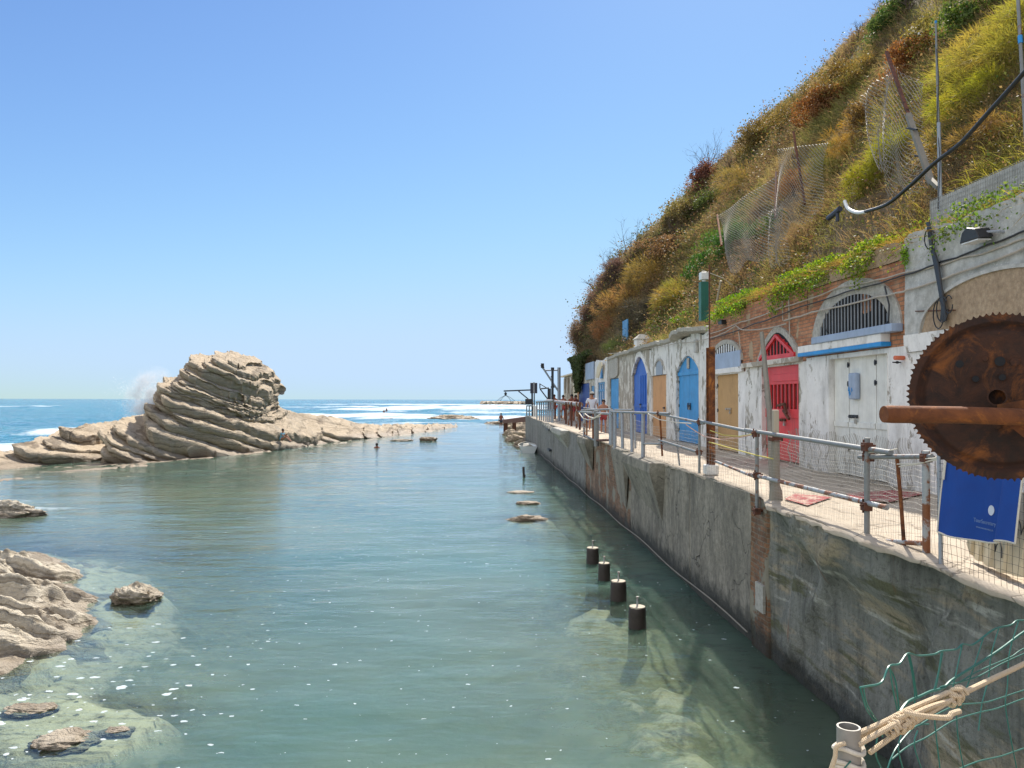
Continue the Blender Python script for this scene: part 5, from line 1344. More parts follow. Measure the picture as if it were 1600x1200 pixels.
for a, c, r_, m_ in (((913, 645), (913, 689), .05, 'galvr'), ((932, 641), (932, 697), .09, 'galv'), ((917, 647), (917, 680), .03, 'rust'), ((955, 640), (955, 694), .07, 'greysteel'), ((927, 643), (927, 685), .04, 'rust')):
    pipe(H, 'post', a, c, r_, m_)
pipe(H, 'top_rail', (904, 643), (958, 647), .04); pipe(H, 'top_rail', (906, 641), (956, 639), .035, 'galv', XR + .3); pipe(H, 'top_rail', (912, 637), (930, 640), .035, 'galv', XR + .6); pipe(H, 'lower_rail', (914, 680), (932, 689), .03); pipe(H, 'lower_rail', (933, 688), (955, 687), .04, 'rustred')
for P_ in ([(905, 645), (911, 653), (919, 656), (928, 654), (939, 646)], [(914, 646), (920, 651), (928, 653), (938, 650)]):
    b = MB(); b.tube([PX(x_, y_, XR - .1) for x_, y_ in P_], .02, 6); b.build('rope', M['ropew'], H, smooth=True)
H = rail_thing('far railing of rusty posts under a thick grey top rail', 890)
pipe(H, 'top_rail', (855, 626), (908, 632), .09, 'galvr', XR + .1)
for i, px in enumerate((867, 877, 884.5, 888.5, 893, 901, 906)):
    pipe(H, 'post', (px, 628), (px, 655 + (px - 867) * .42), .045, 'rustred' if i % 2 == 0 else 'galvr')
H = rail_thing('farthest crowded grey railing on the quay end block', 848)
for i, px in enumerate((839, 843, 846, 849.5, 853, 856, 859, 862, 864)):
    pipe(H, 'post', (px, 627 + (i % 2)), (px, 657 + (px - 846) * .2), .045, 'greysteel', XR + .05)
pipe(H, 'top_rail', (838, 628), (865, 626), .06, 'galv'); pipe(H, 'middle_rail', (840, 640), (864, 641), .035, 'galv')
H = rail_thing('small pale handrail frame at the tip of the quay end block', 827)
for px in (823, 827, 834, 837): pipe(H, 'post', (px, 634), (px, 652), .05, 'whitepl' if px > 830 else 'galv', 4.35)
pipe(H, 'top_rail', (823, 634), (832, 634), .05, 'galv', 4.35); pipe(H, 'middle_rail', (823, 643), (832, 643), .04, 'galv', 4.35)
# ---- columns and posts
c = thing('steel_column', 'tall rusty steel column on a white base at the quay edge', 'column', PZ(1111, 740, ZD))
p = PZ(1111, 741, ZD); x_, y_ = p.x, p.y; zt = 4.68
b = MB(); b.box((x_ - .06, y_ - .09, ZD + .18), (x_ + .06, y_ - .075, zt)); b.box((x_ - .06, y_ + .075, ZD + .18), (x_ + .06, y_ + .09, zt)); b.box((x_ - .012, y_ - .074, ZD + .18), (x_ + .012, y_ + .074, zt)); b.build('beam', M['rust'], c)
b = MB(); b.box((x_ - .12, y_ - .13, ZD), (x_ + .12, y_ + .13, ZD + .19)); b.build('base', M['white'], c, bevel=.03)
b = MB(); b.cyl((x_ - .02, y_, zt - .02), (x_ - .02, y_, zt + 1.55), .014, n=6); b.build('thin_rod', M['rustred'], c)
c = thing('wooden_post', 'weathered wooden post with a thicker rotten foot and a pale squared top', 'post', (4.2, 11.0, ZD - .05))
b = MB()
pts = [(4.2, 11.0)]
b.tube([(4.2, 11.0, 2.2), (4.2, 11.0, 2.42), (4.2, 11.0, 2.5), (4.2, 11, 3.18)], [.10, .09, .06, .06], 9); b.build('trunk', M['oldwood'], c, bevel=.01)
b = MB(); b.box((4.16, 10.96, 3.18), (4.24, 11.04, 3.56)); b.build('top_block', M['palewood'], c, bevel=.012)
b = MB(); b.box((4.12, 10.92, 3.12), (4.28, 11.08, 3.18)); b.build('collar', M['rustred'], c, bevel=.01)
b = MB(); a = Vector((4.3, 11.35, ZD)); q_ = PX(1190, 519, 4.72); b.tube([a, a.lerp(q_, .5) + Vector((.03, 0, 0)), q_], [.055, .045, .035], 9); tag(b.build('leaning_pole', M['oldwood'], smooth=True), 'bare wooden pole leaning up in front of the red door', 'pole')
# bent wire fencing standing against the white fronts
b = MB()
Ya, Yb = fy(1455), fy(1252)
for i in range(120):
    y_ = Ya + (Yb - Ya) * i / 119; a_ = .03 * math.sin(i * .7); hgt_ = .78 + .04 * math.sin(i * .31)
    b.tube([(XF - .30 + a_ + .03 * math.sin(k * 1.9 + i * .1), y_ + .03 * math.sin(k * 1.3 + i * .25), ZD + .01 + hgt_ * k / 6) for k in range(7)], .0035, 4, False)
for z_ in (.05, .3, .55): b.tube([(XF - .30 + .02 * math.sin(i), Ya + (Yb - Ya) * i / 40, ZD + z_) for i in range(41)], .004, 4, False)
tag(b.build('wire_fencing', M['wire']), 'wavy upright wire fencing panel standing along the white fronts', 'fence')

# ================================================================ TOWEL, cream board
def towel_pt(u, v):  # u 0..1 across photo left->right, v 0 top..1 bottom
    Yt = 6.38 + (5.44 - 6.38) * u
    x = XN - .05 - .03 * math.sin(u * 7 + 1) * (.3 + v) - .03 * v * math.sin(u * 8 + v * 1.5) - .012 * math.sin(u * 23 + v * 3) * (.3 + v) - .07 * v
    z = 3.66 + .04 * u - (1.04 + .03 * math.sin(u * 5)) * v
    return Vector((x, Yt + .05 * v * math.sin(u * 9), z))
nu, nv = 60, 40
V = np.array([towel_pt(i / (nu - 1), j / (nv - 1)) for i in range(nu) for j in range(nv)]); V2 = V.copy(); V2[:, 0] += .008
q = grid_quads(nu, nv)
t = NT('towel_terry'); n_ = t.noise(220, 3, .6); c_ = t.mix(t.noise(5, 4, .6), (.008, .075, .36), (.016, .05, .24))
M['towel'] = t.pr(c_, .95, t.bump(n_, .7, .004))
tw = thing('towel', 'blue beach towel with a white emblem hung on the near fence under the gear', 'towel', (XN, 5.9, 2.6))
npmesh('cloth', np.concatenate([V, V2]), np.concatenate([q, q[:, ::-1] + len(V)]), M['towel'], tw)
b = MB(); ed = [towel_pt(0, v / 30) for v in range(31)] + [towel_pt(u / 40, 1) for u in range(41)] + [towel_pt(1, 1 - v / 30) for v in range(31)]
b.tube([p + Vector((-.002, 0, 0)) for p in ed], .007, 6); b.build('hem', M['ropew'], tw, smooth=True)
b = MB(); b.tube([towel_pt(.05, v / 12) + Vector((-.015, 0, 0)) for v in range(8)], .008, 5); b.build('side_tape', M['ropew'], tw)
b = MB(); uc, vc = .5, .77
P_ = [towel_pt(uc + .042 * math.cos(a), vc + .036 * math.sin(a)) + Vector((-.006, 0, 0)) for a in np.linspace(0, 2 * math.pi, 24, endpoint=False)]
b.prism(P_, (.003, 0, 0)); b.build('emblem', M['tee'], tw)
M['print'] = m_plain('faded_print', (.16, .24, .42), .9)
def text_on(par, txt, size, origin, mat, rotz, name='lettering'):
    cu = bpy.data.curves.new(name, 'FONT'); cu.body = txt; cu.size = size; cu.extrude = .001; cu.align_x = 'CENTER'
    tmp = bpy.data.objects.new('tmp', cu); C.objects.link(tmp); bpy.context.view_layer.update()
    me = bpy.data.meshes.new_from_object(tmp); bpy.data.objects.remove(tmp)
    m = Matrix.Translation(origin) @ Matrix.Rotation(rotz, 4, 'Z') @ Matrix.Rotation(math.pi / 2, 4, 'X')
    me.transform(Matrix.Translation(-root_loc(par)) @ m)
    return link_mesh(name, me, M[mat], par)
a0 = towel_pt(.3, .86); a1 = towel_pt(.66, .86); rz = math.atan2(a1.y - a0.y, a1.x - a0.x)
text_on(tw, 'TourSecretary', .042, towel_pt(.5, .865) + Vector((-.055, 0, 0)), 'print', rz)
text_on(tw, 'www.toursecretary.it', .022, towel_pt(.5, .905) + Vector((-.055, 0, 0)), 'print', rz)
# cream board with drawn gulls behind the fence
cb = thing('painted_board', 'curved cream ribbed board with line drawn gulls, behind the mesh under the towel', 'board', (4.6, 6.0, ZD))
def cb_pt(u, v):
    pa = [PZ(1507, 866, ZD + .03), PZ(1522, 874, ZD + .03), PZ(1540, 884, ZD + .03), PZ(1565, 897, ZD + .03), PZ(1600, 905, ZD + .03), PZ(1660, 905, ZD + .03)]
    k = u * 5; i = min(4, int(k)); p = pa[i].lerp(pa[i + 1], k - i)
    lft = max(0, .18 * (1 - u * 6)); return p + Vector((.16 * v, .1 * v, lft + .02 + .62 * v))
nu, nv = 90, 10
V = np.array([cb_pt(i / (nu - 1), j / (nv - 1)) for i in range(nu) for j in range(nv)])
V[:, 0] += np.repeat(.012 * np.sign(np.sin(np.linspace(0, 40, nu))), nv); V2 = V + np.array([.03, .02, 0])
q = grid_quads(nu, nv); npmesh('panel', np.concatenate([V, V2]), np.concatenate([q, q[:, ::-1] + len(V)]), M['cream'], cb, False)
for (u0, v0, s) in ((.33, .62, .055), (.42, .42, .07), (.52, .22, .085), (.75, .5, .08)):
    g = []
    for k in range(21):
        a = -1 + k / 10; g.append(cb_pt(u0 + a * s, v0 + .13 * abs(math.sin(a * math.pi)) ** .6 * (s / .07) - .04 * a) + Vector((-.022, -.008, 0)))
    b = MB(); b.tube(g, .0045, 4); b.build('gull_drawing', M['black'], cb)

# ================================================================ RUSTY GEAR WINCH (hangs in front of the camera terrace)
W = thing('winch', 'big rusty toothed gear wheel with a horizontal shaft, close at the right', 'winch', PD(1690, 640, 2.72) * 1.0)
gc = PD(1563, 618, 2.72); nrm = (O - gc).normalized(); ux = Vector((0, 0, 1)).cross(nrm).normalized(); uy = nrm.cross(ux).normalized()
Rg = 128 * 2.72 / F / 1.0 * (1 / math.cos(0.0)) * 1.04
def gp(r, a, h): return gc + ux * (r * math.cos(a)) + uy * (r * math.sin(a)) + nrm * h
nt_ = 92; b = MB(); outl = []
for i in range(nt_):
    a = 2 * math.pi * i / nt_; s = 2 * math.pi / nt_; j = random.choice((-.001, -.002, -.003, -.004, -.010)) if i % 7 else -.006
    outl += [(Rg * .958, a - s * .5), (Rg * .962, a - s * .3), (Rg * (.995) + j, a - s * .1), (Rg + j, a + s * .02), (Rg * .965, a + s * .28)]
n_ = len(outl)
f_ = [gp(r, a, .012) for r, a in outl]; k_ = [gp(r, a, -.035) for r, a in outl]; inn = [gp(Rg * .885, a, .012) for r, a in outl]
b.add(f_ + k_ + inn, [(i, (i + 1) % n_, n_ + (i + 1) % n_, n_ + i) for i in range(n_)] + [(i, 2 * n_ + i, 2 * n_ + (i + 1) % n_, (i + 1) % n_) for i in range(n_)] + [tuple(range(n_, 2 * n_))[::-1]])
gw = b.build('gear_wheel', M['gear'], W)
na_, nr_ = 160, 46; rs = np.linspace(0, 1, nr_); V = []
for i in range(na_):
    a = 2 * math.pi * i / (na_ - 1)
    for r_ in rs:
        rad = r_ * Rg * .887
        h_ = .012 - .022 * float(sst(.995, .97, 0) * 0 + (1 - sst(.955, .985, r_))) + .012 * float(sst(.93, .9, 0) * 0 + (1 - sst(.86, .92, r_))) - .012 * float(1 - sst(.2, .6, r_))
        V.append(gp(rad, a, h_))
V = np.array(V); V += np.array(nrm)[None, :] * (.004 * fbm(V[:, 0] * 14, V[:, 1] * 14, V[:, 2] * 14, 4))[:, None]
npmesh('web_plate', V, grid_quads(na_, nr_)[:, ::-1], M['gear'], W)
for i, (dx, dy, r_) in enumerate(((0, 55, 7.5), (20, 54, 6.5), (-55, 52, 6), (-67, 36, 6.5), (-33, 28, 5), (-20, 60, 4), (3, 30, 5), (-5, -45, 6), (-52, -40, 5), (60, 30, 7), (62, -30, 7))):
    c_ = gc + ux * (dx * 2.72 / F) + uy * (dy * 2.72 / F)
    b = MB(); b.cyl(c_ - nrm * .01, c_ + nrm * .004, r_ * 2.72 / F, n=14); b.build('bolt_hole' if i % 2 == 0 else 'rivet', M['dark'] if i % 2 == 0 else M['gear'], W)
hub = PD(1558, 619, 2.66); b = MB(); n_ = 24
for r0, r1, h0, h1 in ((.029, .025, -.04, .014),):
    vs = []
    for i in range(n_):
        a = 2 * math.pi * i / n_; d_ = ux * math.cos(a) + uy * math.sin(a)
        vs += [hub + d_ * r0 + nrm * h0, hub + d_ * r0 + nrm * h1, hub + d_ * r1 + nrm * h1, hub + d_ * r1 + nrm * h0]
    b.add(vs, [tuple(4 * i + k for k in (0, 1)) + tuple(4 * ((i + 1) % n_) + k for k in (1, 0)) for i in range(n_)] + [(4 * i + 1, 4 * i + 2, 4 * ((i + 1) % n_) + 2, 4 * ((i + 1) % n_) + 1) for i in range(n_)] + [(4 * i + 2, 4 * i + 3, 4 * ((i + 1) % n_) + 3, 4 * ((i + 1) % n_) + 2) for i in range(n_)])
b.cyl(hub - nrm * .05, hub - nrm * .03, .027, n=16); b.build('hub_tube', M['gear'], W)
b = MB(); s0 = PD(1381, 646, 2.52); s1 = PD(1500, 647, 2.55); s2 = PD(1760, 655, 2.62)
b.tube([s0, s0.lerp(s1, .1), s1, s2], [.0265, .028, .0275, .0275], 16); b.build('shaft', M['rust'], W, smooth=True)
b = MB(); p0 = PD(1600, 640, 2.63); p1 = PD(1558, 635, 2.63); b.add([p0 + uy * .035, p1 + uy * .01, p1 - uy * .03, p0 - uy * .09], [(0, 1, 2, 3)]); b.prism([p0 + uy * .03 - nrm * .02, PD(1562, 640, 2.66), PD(1562, 655, 2.66), p0 - uy * .06 - nrm * .02, PD(1680, 700, 2.66), PD(1680, 630, 2.66)], nrm * .012); b.build('hub_web', M['rust'], W)
sx_ = PD(1745, 654, 2.62)
b = MB()
for dy_ in (-.05, .62):
    q_ = Vector((sx_.x + .75, sx_.y + dy_ * .5, 2.2)); b.bar(q_ + Vector((0, -.3, 0)), Vector((sx_.x + .02, sx_.y + dy_ * .2, sx_.z)), .06, .06); b.bar(q_ + Vector((0, .3, 0)), Vector((sx_.x + .02, sx_.y + dy_ * .2, sx_.z)), .06, .06)
b.build('support_frame', M['rust'], W)
# terrace the camera stands on (all of it below or outside the view)
b = MB(); b.box((-1.6, -3.6, 1.9), (4.0, 1.15, 2.2)); b.box((2.1, 1.15, 1.9), (3.95, 2.85, 2.2)); tag(b.build('terrace_floor', M['deck'], bevel=.02), kind='structure')
b = MB()
for x_ in (-1.3, 1.2, 3.2): b.box((x_ - .15, -3, -1.5), (x_ + .15, -2.7, 1.9)); b.box((x_ - .15, .6, -1.5), (x_ + .15, .9, 1.9))
tag(b.build('terrace_piers', M['conc_wall']), kind='structure')

# ================================================================ near pipe post with rope and green mesh
N_ = thing('rail_post', 'grey pipe post bound with rope and cream cloth at the bottom right corner', 'post', PD(1327, 1260, 1.72))
pt = PD(1327, 1134, 1.72); pb = Vector((pt.x + .0, pt.y, 2.2))
b = MB(); n_ = 28; vs = []
for i in range(n_):
    a = 2 * math.pi * i / n_; c_, s_ = math.cos(a), math.sin(a)
    vs += [pb + Vector((c_ * .0245, s_ * .0245, 0)), pt + Vector((c_ * .0245, s_ * .0245, 0)), pt + Vector((c_ * .0205, s_ * .0205, 0)), pt + Vector((c_ * .0205, s_ * .0205, -.25))]
b.add(vs, [(4 * i, 4 * ((i + 1) % n_), 4 * ((i + 1) % n_) + 1, 4 * i + 1) for i in range(n_)] + [(4 * i + 1, 4 * ((i + 1) % n_) + 1, 4 * ((i + 1) % n_) + 2, 4 * i + 2) for i in range(n_)] + [(4 * i + 2, 4 * ((i + 1) % n_) + 2, 4 * ((i + 1) % n_) + 3, 4 * i + 3) for i in range(n_)])
M['pipe_near'] = m_galv('weathered_pipe', .7, (.36, .34, .31)); b.build('pipe', M['pipe_near'], N_, smooth=True)
cu_ = []
for k in range(26):
    a = k * .9; cu_.append(pt + Vector((math.cos(a) * .029, math.sin(a) * .029, -.04 - .0012 * k * 1.2)))
b = MB()
for zz_ in (-.045, -.075, -.085): b.tube([pt + Vector((math.cos(a) * .030, math.sin(a) * .030, zz_ + .006 * math.sin(a * 2))) for a in np.linspace(0, 2 * math.pi, 20)], .0052, 8)
b.build('rope_turn', M['ropew'], N_, smooth=True)
V = []
for i in range(60):
    a = 2 * math.pi * i / 59
    for j in range(30):
        h_ = j / 29; rr_ = .03 + .034 * math.sin(min(1, h_ * 1.3) * math.pi * .62) + .006 * float(fbm(math.cos(a) * 2, math.sin(a) * 2, h_ * 6, 3))
        V.append(pt + Vector((math.cos(a) * rr_ + .022 * h_, math.sin(a) * rr_, -.09 - .22 * h_)))
npmesh('cloth_wrap', np.array(V), grid_quads(60, 30), M['cloth'], N_)
def prope(b, pts, r, n=8):
    out = []
    P_ = [PD(*p) for p in pts]
    for i in range(len(P_) - 1):
        p0 = P_[max(i - 1, 0)]; p1 = P_[i]; p2 = P_[i + 1]; p3 = P_[min(i + 2, len(P_) - 1)]
        for k in range(6):
            t_ = k / 6; out.append(.5 * ((2 * p1) + (p2 - p0) * t_ + (2 * p0 - 5 * p1 + 4 * p2 - p3) * t_ ** 2 + (3 * p1 - p0 - 3 * p2 + p3) * t_ ** 3))
    out.append(P_[-1]); b.tube(out, r, n); return b
t = NT('twisted_rope'); n_ = t.noise(160, 3, .6); wv = t.n('ShaderNodeTexWave', {'Vector': t.map((1, .4, 1), rot=(.3, .5, .6)), 'Scale': 90.0, 'Distortion': 2.0}).outputs['Fac']
M['rope'] = t.pr(t.mix(n_, (.84, .68, .48), (.66, .5, .32)), .9, t.bump(t.m_('ADD', n_, wv), .8, .003))
RP = thing('mooring_rope', 'cream rope lashed and knotted from the pipe post up to the right edge', 'rope', PD(1345, 1160, 1.72))
b = MB(); prope(b, [(1340, 1146, 1.72), (1385, 1126, 1.76), (1420, 1108, 1.8), (1480, 1082, 1.9)], .0062); b.build('strand', M['rope'], RP, smooth=True)
b = MB(); prope(b, [(1342, 1162, 1.70), (1400, 1130, 1.75), (1450, 1105, 1.82), (1492, 1092, 1.9)], .0062); b.build('strand', M['rope'], RP, smooth=True)
b = MB(); prope(b, [(1360, 1175, 1.72), (1405, 1143, 1.76), (1455, 1112, 1.83), (1500, 1085, 1.91)], .0055); b.build('strand', M['rope'], RP, smooth=True)
b = MB(); prope(b, [(1342, 1152, 1.74), (1400, 1119, 1.8), (1450, 1100, 1.86), (1488, 1078, 1.92)], .0055); b.build('strand', M['rope'], RP, smooth=True)
b = MB(); prope(b, [(1505, 1082, 1.92), (1550, 1060, 2.05), (1600, 1036, 2.25), (1700, 985, 2.6), (1800, 930, 3.0)], .0068); b.build('main_line', M['rope'], RP, smooth=True)
def coil(name, pa, pb_, rad, turns, r=.0052):
    A_, B_ = PD(*pa), PD(*pb_); d_ = (B_ - A_).normalized(); e1 = d_.cross(Vector((0, 0, 1))).normalized(); e2 = d_.cross(e1)
    b = MB(); n_ = turns * 16; b.tube([A_.lerp(B_, i / n_) + (e1 * math.cos(i / 16 * 2 * math.pi) + e2 * math.sin(i / 16 * 2 * math.pi)) * rad * (1 + .12 * math.sin(i * .9)) for i in range(n_ + 1)], r, 8); b.build(name, M['rope'], RP, smooth=True)
coil('near_knot', (1403, 1131, 1.76), (1424, 1121, 1.79), .0165, 3); coil('near_knot', (1418, 1138, 1.76), (1410, 1112, 1.77), .012, 2)
coil('far_knot', (1482, 1092, 1.89), (1504, 1081, 1.92), .0145, 3); coil('far_knot', (1492, 1096, 1.89), (1496, 1074, 1.9), .01, 2)
coil('near_knot', (1388, 1140, 1.75), (1399, 1134, 1.76), .014, 2)
b = MB()
for k in range(0):
    o_ = k * 3.5; prope(b, [(1478 + o_, 1094, 1.88), (1484 + o_, 1080, 1.86), (1494 + o_, 1073, 1.88), (1504 + o_ * .4, 1077, 1.9), (1507 + o_ * .2, 1088, 1.9), (1496 + o_, 1096, 1.88), (1484 + o_, 1098, 1.88)], .0055)
b = MB()
for k in range(0):
    o_ = k * 5; prope(b, [(1400 + o_, 1140, 1.74), (1398 + o_, 1120, 1.72), (1408 + o_, 1110, 1.73), (1420 + o_, 1118, 1.75), (1424 + o_, 1136, 1.76), (1412 + o_, 1146, 1.75), (1402 + o_, 1142, 1.74)], .0055)
b = MB(); prope(b, [(1414, 1112, 1.73), (1440, 1117, 1.72), (1480, 1120, 1.74), (1488, 1114, 1.75), (1500, 1110, 1.77)], .0062); b.build('loose_end', M['rope'], RP, smooth=True)
b = MB(); prope(b, [(1322, 1160, 1.69), (1308, 1166, 1.69), (1306, 1182, 1.69), (1300, 1200, 1.69), (1290, 1230, 1.7)], .005); b.build('loose_end', M['rope'], RP, smooth=True)
GM = thing('green_mesh', 'sagging dark green coated wire mesh at the lower right corner', 'wire mesh', PD(1500, 1150, 2.0))
def dep(px): return 1.74 + (px - 1345) / 255 * .75
b = MB(); top = [(1345, 1073), (1356, 1071), (1378, 1065), (1390, 1040), (1406, 1036), (1419, 1020), (1436, 1023), (1460, 1021), (1472, 1016), (1495, 1013), (1505, 1005), (1520, 1006), (1537, 994), (1550, 984), (1561, 979), (1580, 975), (1590, 968), (1608, 966), (1660, 950)]
prope(b, [(x_, y_, dep(x_)) for x_, y_ in top], .0026, 6); b.build('top_wire', M['greenwire'], GM, smooth=True)
for (P_) in ([(1345, 1073), (1352, 1098), (1358, 1112), (1372, 1130)], [(1350, 1072), (1356, 1100), (1376, 1132), (1380, 1150)], [(1391, 1042), (1400, 1062), (1404, 1090), (1406, 1112)], [(1391, 1042), (1396, 1075), (1404, 1112)], [(1420, 1022), (1426, 1050), (1430, 1078), (1430, 1102)], [(1422, 1022), (1428, 1050), (1434, 1090)],
             [(1472, 1017), (1468, 1045), (1460, 1078)], [(1474, 1017), (1468, 1050), (1462, 1080)], [(1504, 1007), (1498, 1035), (1490, 1072)], [(1537, 996), (1526, 1030), (1512, 1072), (1500, 1110)], [(1561, 981), (1550, 1020), (1545, 1060), (1535, 1100), (1530, 1140)], [(1592, 969), (1578, 1020), (1575, 1070), (1572, 1100), (1580, 1150), (1590, 1200)],
             [(1460, 1085), (1462, 1130), (1470, 1200)], [(1410, 1145), (1405, 1170), (1415, 1210)], [(1435, 1140), (1430, 1165), (1445, 1210)], [(1495, 1100), (1498, 1150), (1508, 1205)], [(1372, 1150), (1370, 1180), (1385, 1210)]):
    b = MB(); prope(b, [(x_, y_, dep(x_)) for x_, y_ in P_], .0019, 5); b.build('upright_wire', M['greenwire'], GM, smooth=True)
for (P_, r_) in (([(1408, 1110), (1420, 1095), (1440, 1086), (1455, 1079), (1475, 1073), (1490, 1060), (1530, 1035), (1565, 1012), (1600, 986), (1650, 955)], .0036), ([(1470, 1072), (1500, 1064), (1520, 1052), (1545, 1040), (1580, 1025), (1600, 1012), (1650, 990)], .002), ([(1495, 1066), (1530, 1055), (1565, 1036), (1600, 1020), (1650, 1000)], .002),
                 ([(1440, 1130), (1470, 1112), (1500, 1100), (1540, 1096), (1570, 1087), (1600, 1077), (1660, 1060)], .002), ([(1395, 1185), (1420, 1165), (1450, 1150), (1490, 1125), (1530, 1112), (1560, 1105), (1600, 1090), (1660, 1070)], .0021), ([(1385, 1210), (1400, 1170), (1430, 1135), (1452, 1130)], .002), ([(1500, 1200), (1530, 1188), (1565, 1180), (1600, 1168), (1660, 1150)], .0022), ([(1355, 1150), (1372, 1135), (1350, 1165), (1320, 1200)], .0018)):
    b = MB(); prope(b, [(x_, y_, dep(x_)) for x_, y_ in P_], r_, 6); b.build('cross_wire', M['greenwire'], GM, smooth=True)

# ================================================================ piles, boat, jetty, cranes
def pile(px, py_top, py_base, w_, label):
    c = PZ(px, py_base, 0); D_ = (c - O).dot(_f); r_ = w_ / 2 * D_ / F; h_ = (py_base - py_top) * D_ / F + .0
    t_ = thing('mooring_pile', label, 'pile', (c.x, c.y, 0), 'row of cut piles with iron rods')
    t_['label'] = label
    b = MB(); n_ = 20; hs = [-1.2, -.1, .05, h_ * .4, h_ * .75, h_ - .02, h_]
    vs = []
    for k, z_ in enumerate(hs):
        for i in range(n_):
            a = 2 * math.pi * i / n_; rr_ = r_ * (1.04 - .06 * z_ / h_ + .035 * float(vn(math.cos(a) * 2 + px, math.sin(a) * 2, z_ * 5))); rr_ *= .93 if k == len(hs) - 1 else 1
            vs.append((c.x + rr_ * math.cos(a), c.y + rr_ * math.sin(a), z_))
    b.add(vs, [(k * n_ + i, k * n_ + (i + 1) % n_, (k + 1) * n_ + (i + 1) % n_, (k + 1) * n_ + i) for k in range(len(hs) - 1) for i in range(n_)]); b.build('shaft', M['pile'], t_, smooth=True)
    b = MB(); b.tube([(c.x, c.y, h_ - .03), (c.x, c.y, h_ + .012)], [r_ * .95, r_ * .9], 20); b.build('cap', M['palewood'], t_)
    b = MB(); b.cyl((c.x, c.y, h_), (c.x + .004, c.y, h_ + r_ * 1.15), .016, n=8); b.cyl((c.x + .004, c.y, h_ + r_ * 1.1), (c.x + .004, c.y, h_ + r_ * 1.2), .024, n=8); b.build('rod', M['galvr'], t_)
pile(996.5, 948, 980, 27, 'largest and nearest cut pile with an iron rod, at the end of the row')
pile(967, 908, 937, 24.5, 'second nearest cut pile of the row, tapering up to a pale cap')
pile(944.5, 880, 906, 18.5, 'third pile from the nearest, the slimmest of the row')
pile(926.5, 856, 880, 19.5, 'farthest cut pile with an iron rod in the row of four')
b = MB(); c = PZ(820, 745, 0); b.cyl((c.x, c.y, -1), (c.x, c.y, .1), .05, n=8); b.cyl((c.x - .04, c.y, 0), (c.x - .06, c.y, .48), .055, n=8); tag(b.build('stake', M['pile']), 'small dark stake standing in the channel near the white boat', 'stake')
# boat
bc = PZ(826, 708, 0); bt = thing('rowing_boat', 'small white boat moored against the quay wall near its end', 'boat', (bc.x, bc.y, 0))
def hull(u, s, v):  # u along 0 stern..1 bow
    wv_ = .62 * (1 - max(0, (u - .35) / .65) ** 2.2); y_ = bc.y + u * 3.6
    return Vector((bc.x + s * wv_ * (.55 + .45 * v), y_, -.15 + (.62 + .12 * u * u) * v))
b = MB(); n_ = 14; vs = []
for i in range(n_ + 1):
    for s, v in ((-1, 1), (-1, .5), (-1, 0), (1, 0), (1, .5), (1, 1)): vs.append(hull(i / n_, s, v))
b.add(vs, [(i * 6 + k, i * 6 + k + 1, (i + 1) * 6 + k + 1, (i + 1) * 6 + k) for i in range(n_) for k in range(5)] + [(5, 4, 3, 2, 1, 0)]); b.build('hull', M['boatw'], bt)
for s in (-1, 1):
    b = MB(); b.tube([hull(i / n_, s, 1) for i in range(n_ + 1)], .035, 6); b.build('gunwale', M['slab'], bt)
for u in (.25, .55): y_ = bc.y + u * 3.6; b = MB(); b.box((bc.x - .5, y_ - .12, .3), (bc.x + .5, y_ + .12, .34)); b.build('thwart', M['oldwood'], bt)
b = MB(); V = [(bc.x + random.uniform(-.45, .5), bc.y + random.uniform(.1, 1.0), .3 + random.uniform(0, .35)) for _ in range(14)]
bm = bmesh.new(); [bm.verts.new(v) for v in V]; bmesh.ops.convex_hull(bm, input=bm.verts); bm.verts.index_update(); b.add([v.co for v in bm.verts], [tuple(v.index for v in f.verts) for f in bm.faces]); bm.free(); b.build('cover', M['slab'], bt)
# jetty
j0 = PZ(788, 676, 0); jt = thing('jetty', 'rusty brown jetty stub on two legs sticking out from the quay end', 'jetty', (j0.x, j0.y, 0))
def JP(px, py): return PY(px, py, j0.y)
for (px, wd_, pb_) in ((790, 6.5, 677), (803.5, 6, 673)):
    a = JP(px, pb_); tz = JP(px, 655).z; w2 = wd_ * j0.y / F / 2; b = MB(); b.box((a.x - w2, j0.y - .25, -.8), (a.x + w2, j0.y + .3, tz)); b.build('leg', M['rustred'], jt, bevel=.02)
a = JP(786, 656); e = Vector((4.9, 70.0, 2.25)); b = MB(); b.prism([(a.x, j0.y - .4, a.z - .38), (e.x, e.y - .4, e.z - .5), (e.x, e.y - .4, e.z), (a.x, j0.y - .4, a.z)], (0, 1.6, 0)); b.build('beam', M['rustred'], jt)
# crane with sling, board
YC = 65.5
def CP(px, py, Y=YC): return PY(px, py, Y)
cr = thing('davit_crane', 'dark boat crane with a long arm and hanging sling at the quay end', 'crane', (CP(833, 652).x, YC, ZD))
b = MB(); b.cyl((CP(832, 652).x, YC, ZD), CP(831, 598), .075, n=8); b.build('mast', M['blackmetal'], cr)
b = MB(); b.bar(CP(787, 611), CP(831, 609.2), .11, .11); b.build('arm', M['blackmetal'], cr)
b = MB(); b.bar(CP(810, 611), CP(831, 628), .09, .09); b.build('brace', M['blackmetal'], cr)
b = MB(); p = CP(790, 614.5); b.cyl(CP(790, 611), p, .02, n=5); b.tube([p + Vector((0, 0, .08)), p, p - Vector((0, 0, .12)), p - Vector((0, 0, .22))], [.05, .12, .09, .03], 8); b.build('hook', M['blackmetal'], cr)
for dx in (-14, -9, 9, 15):
    b = MB(); q_ = CP(790, 617.5); b.tube([q_, q_.lerp(CP(790 + dx, 627), .5) + Vector((0, 0, .06)), CP(790 + dx, 627)], .016, 4); b.build('sling_leg', M['blackmetal'], cr)
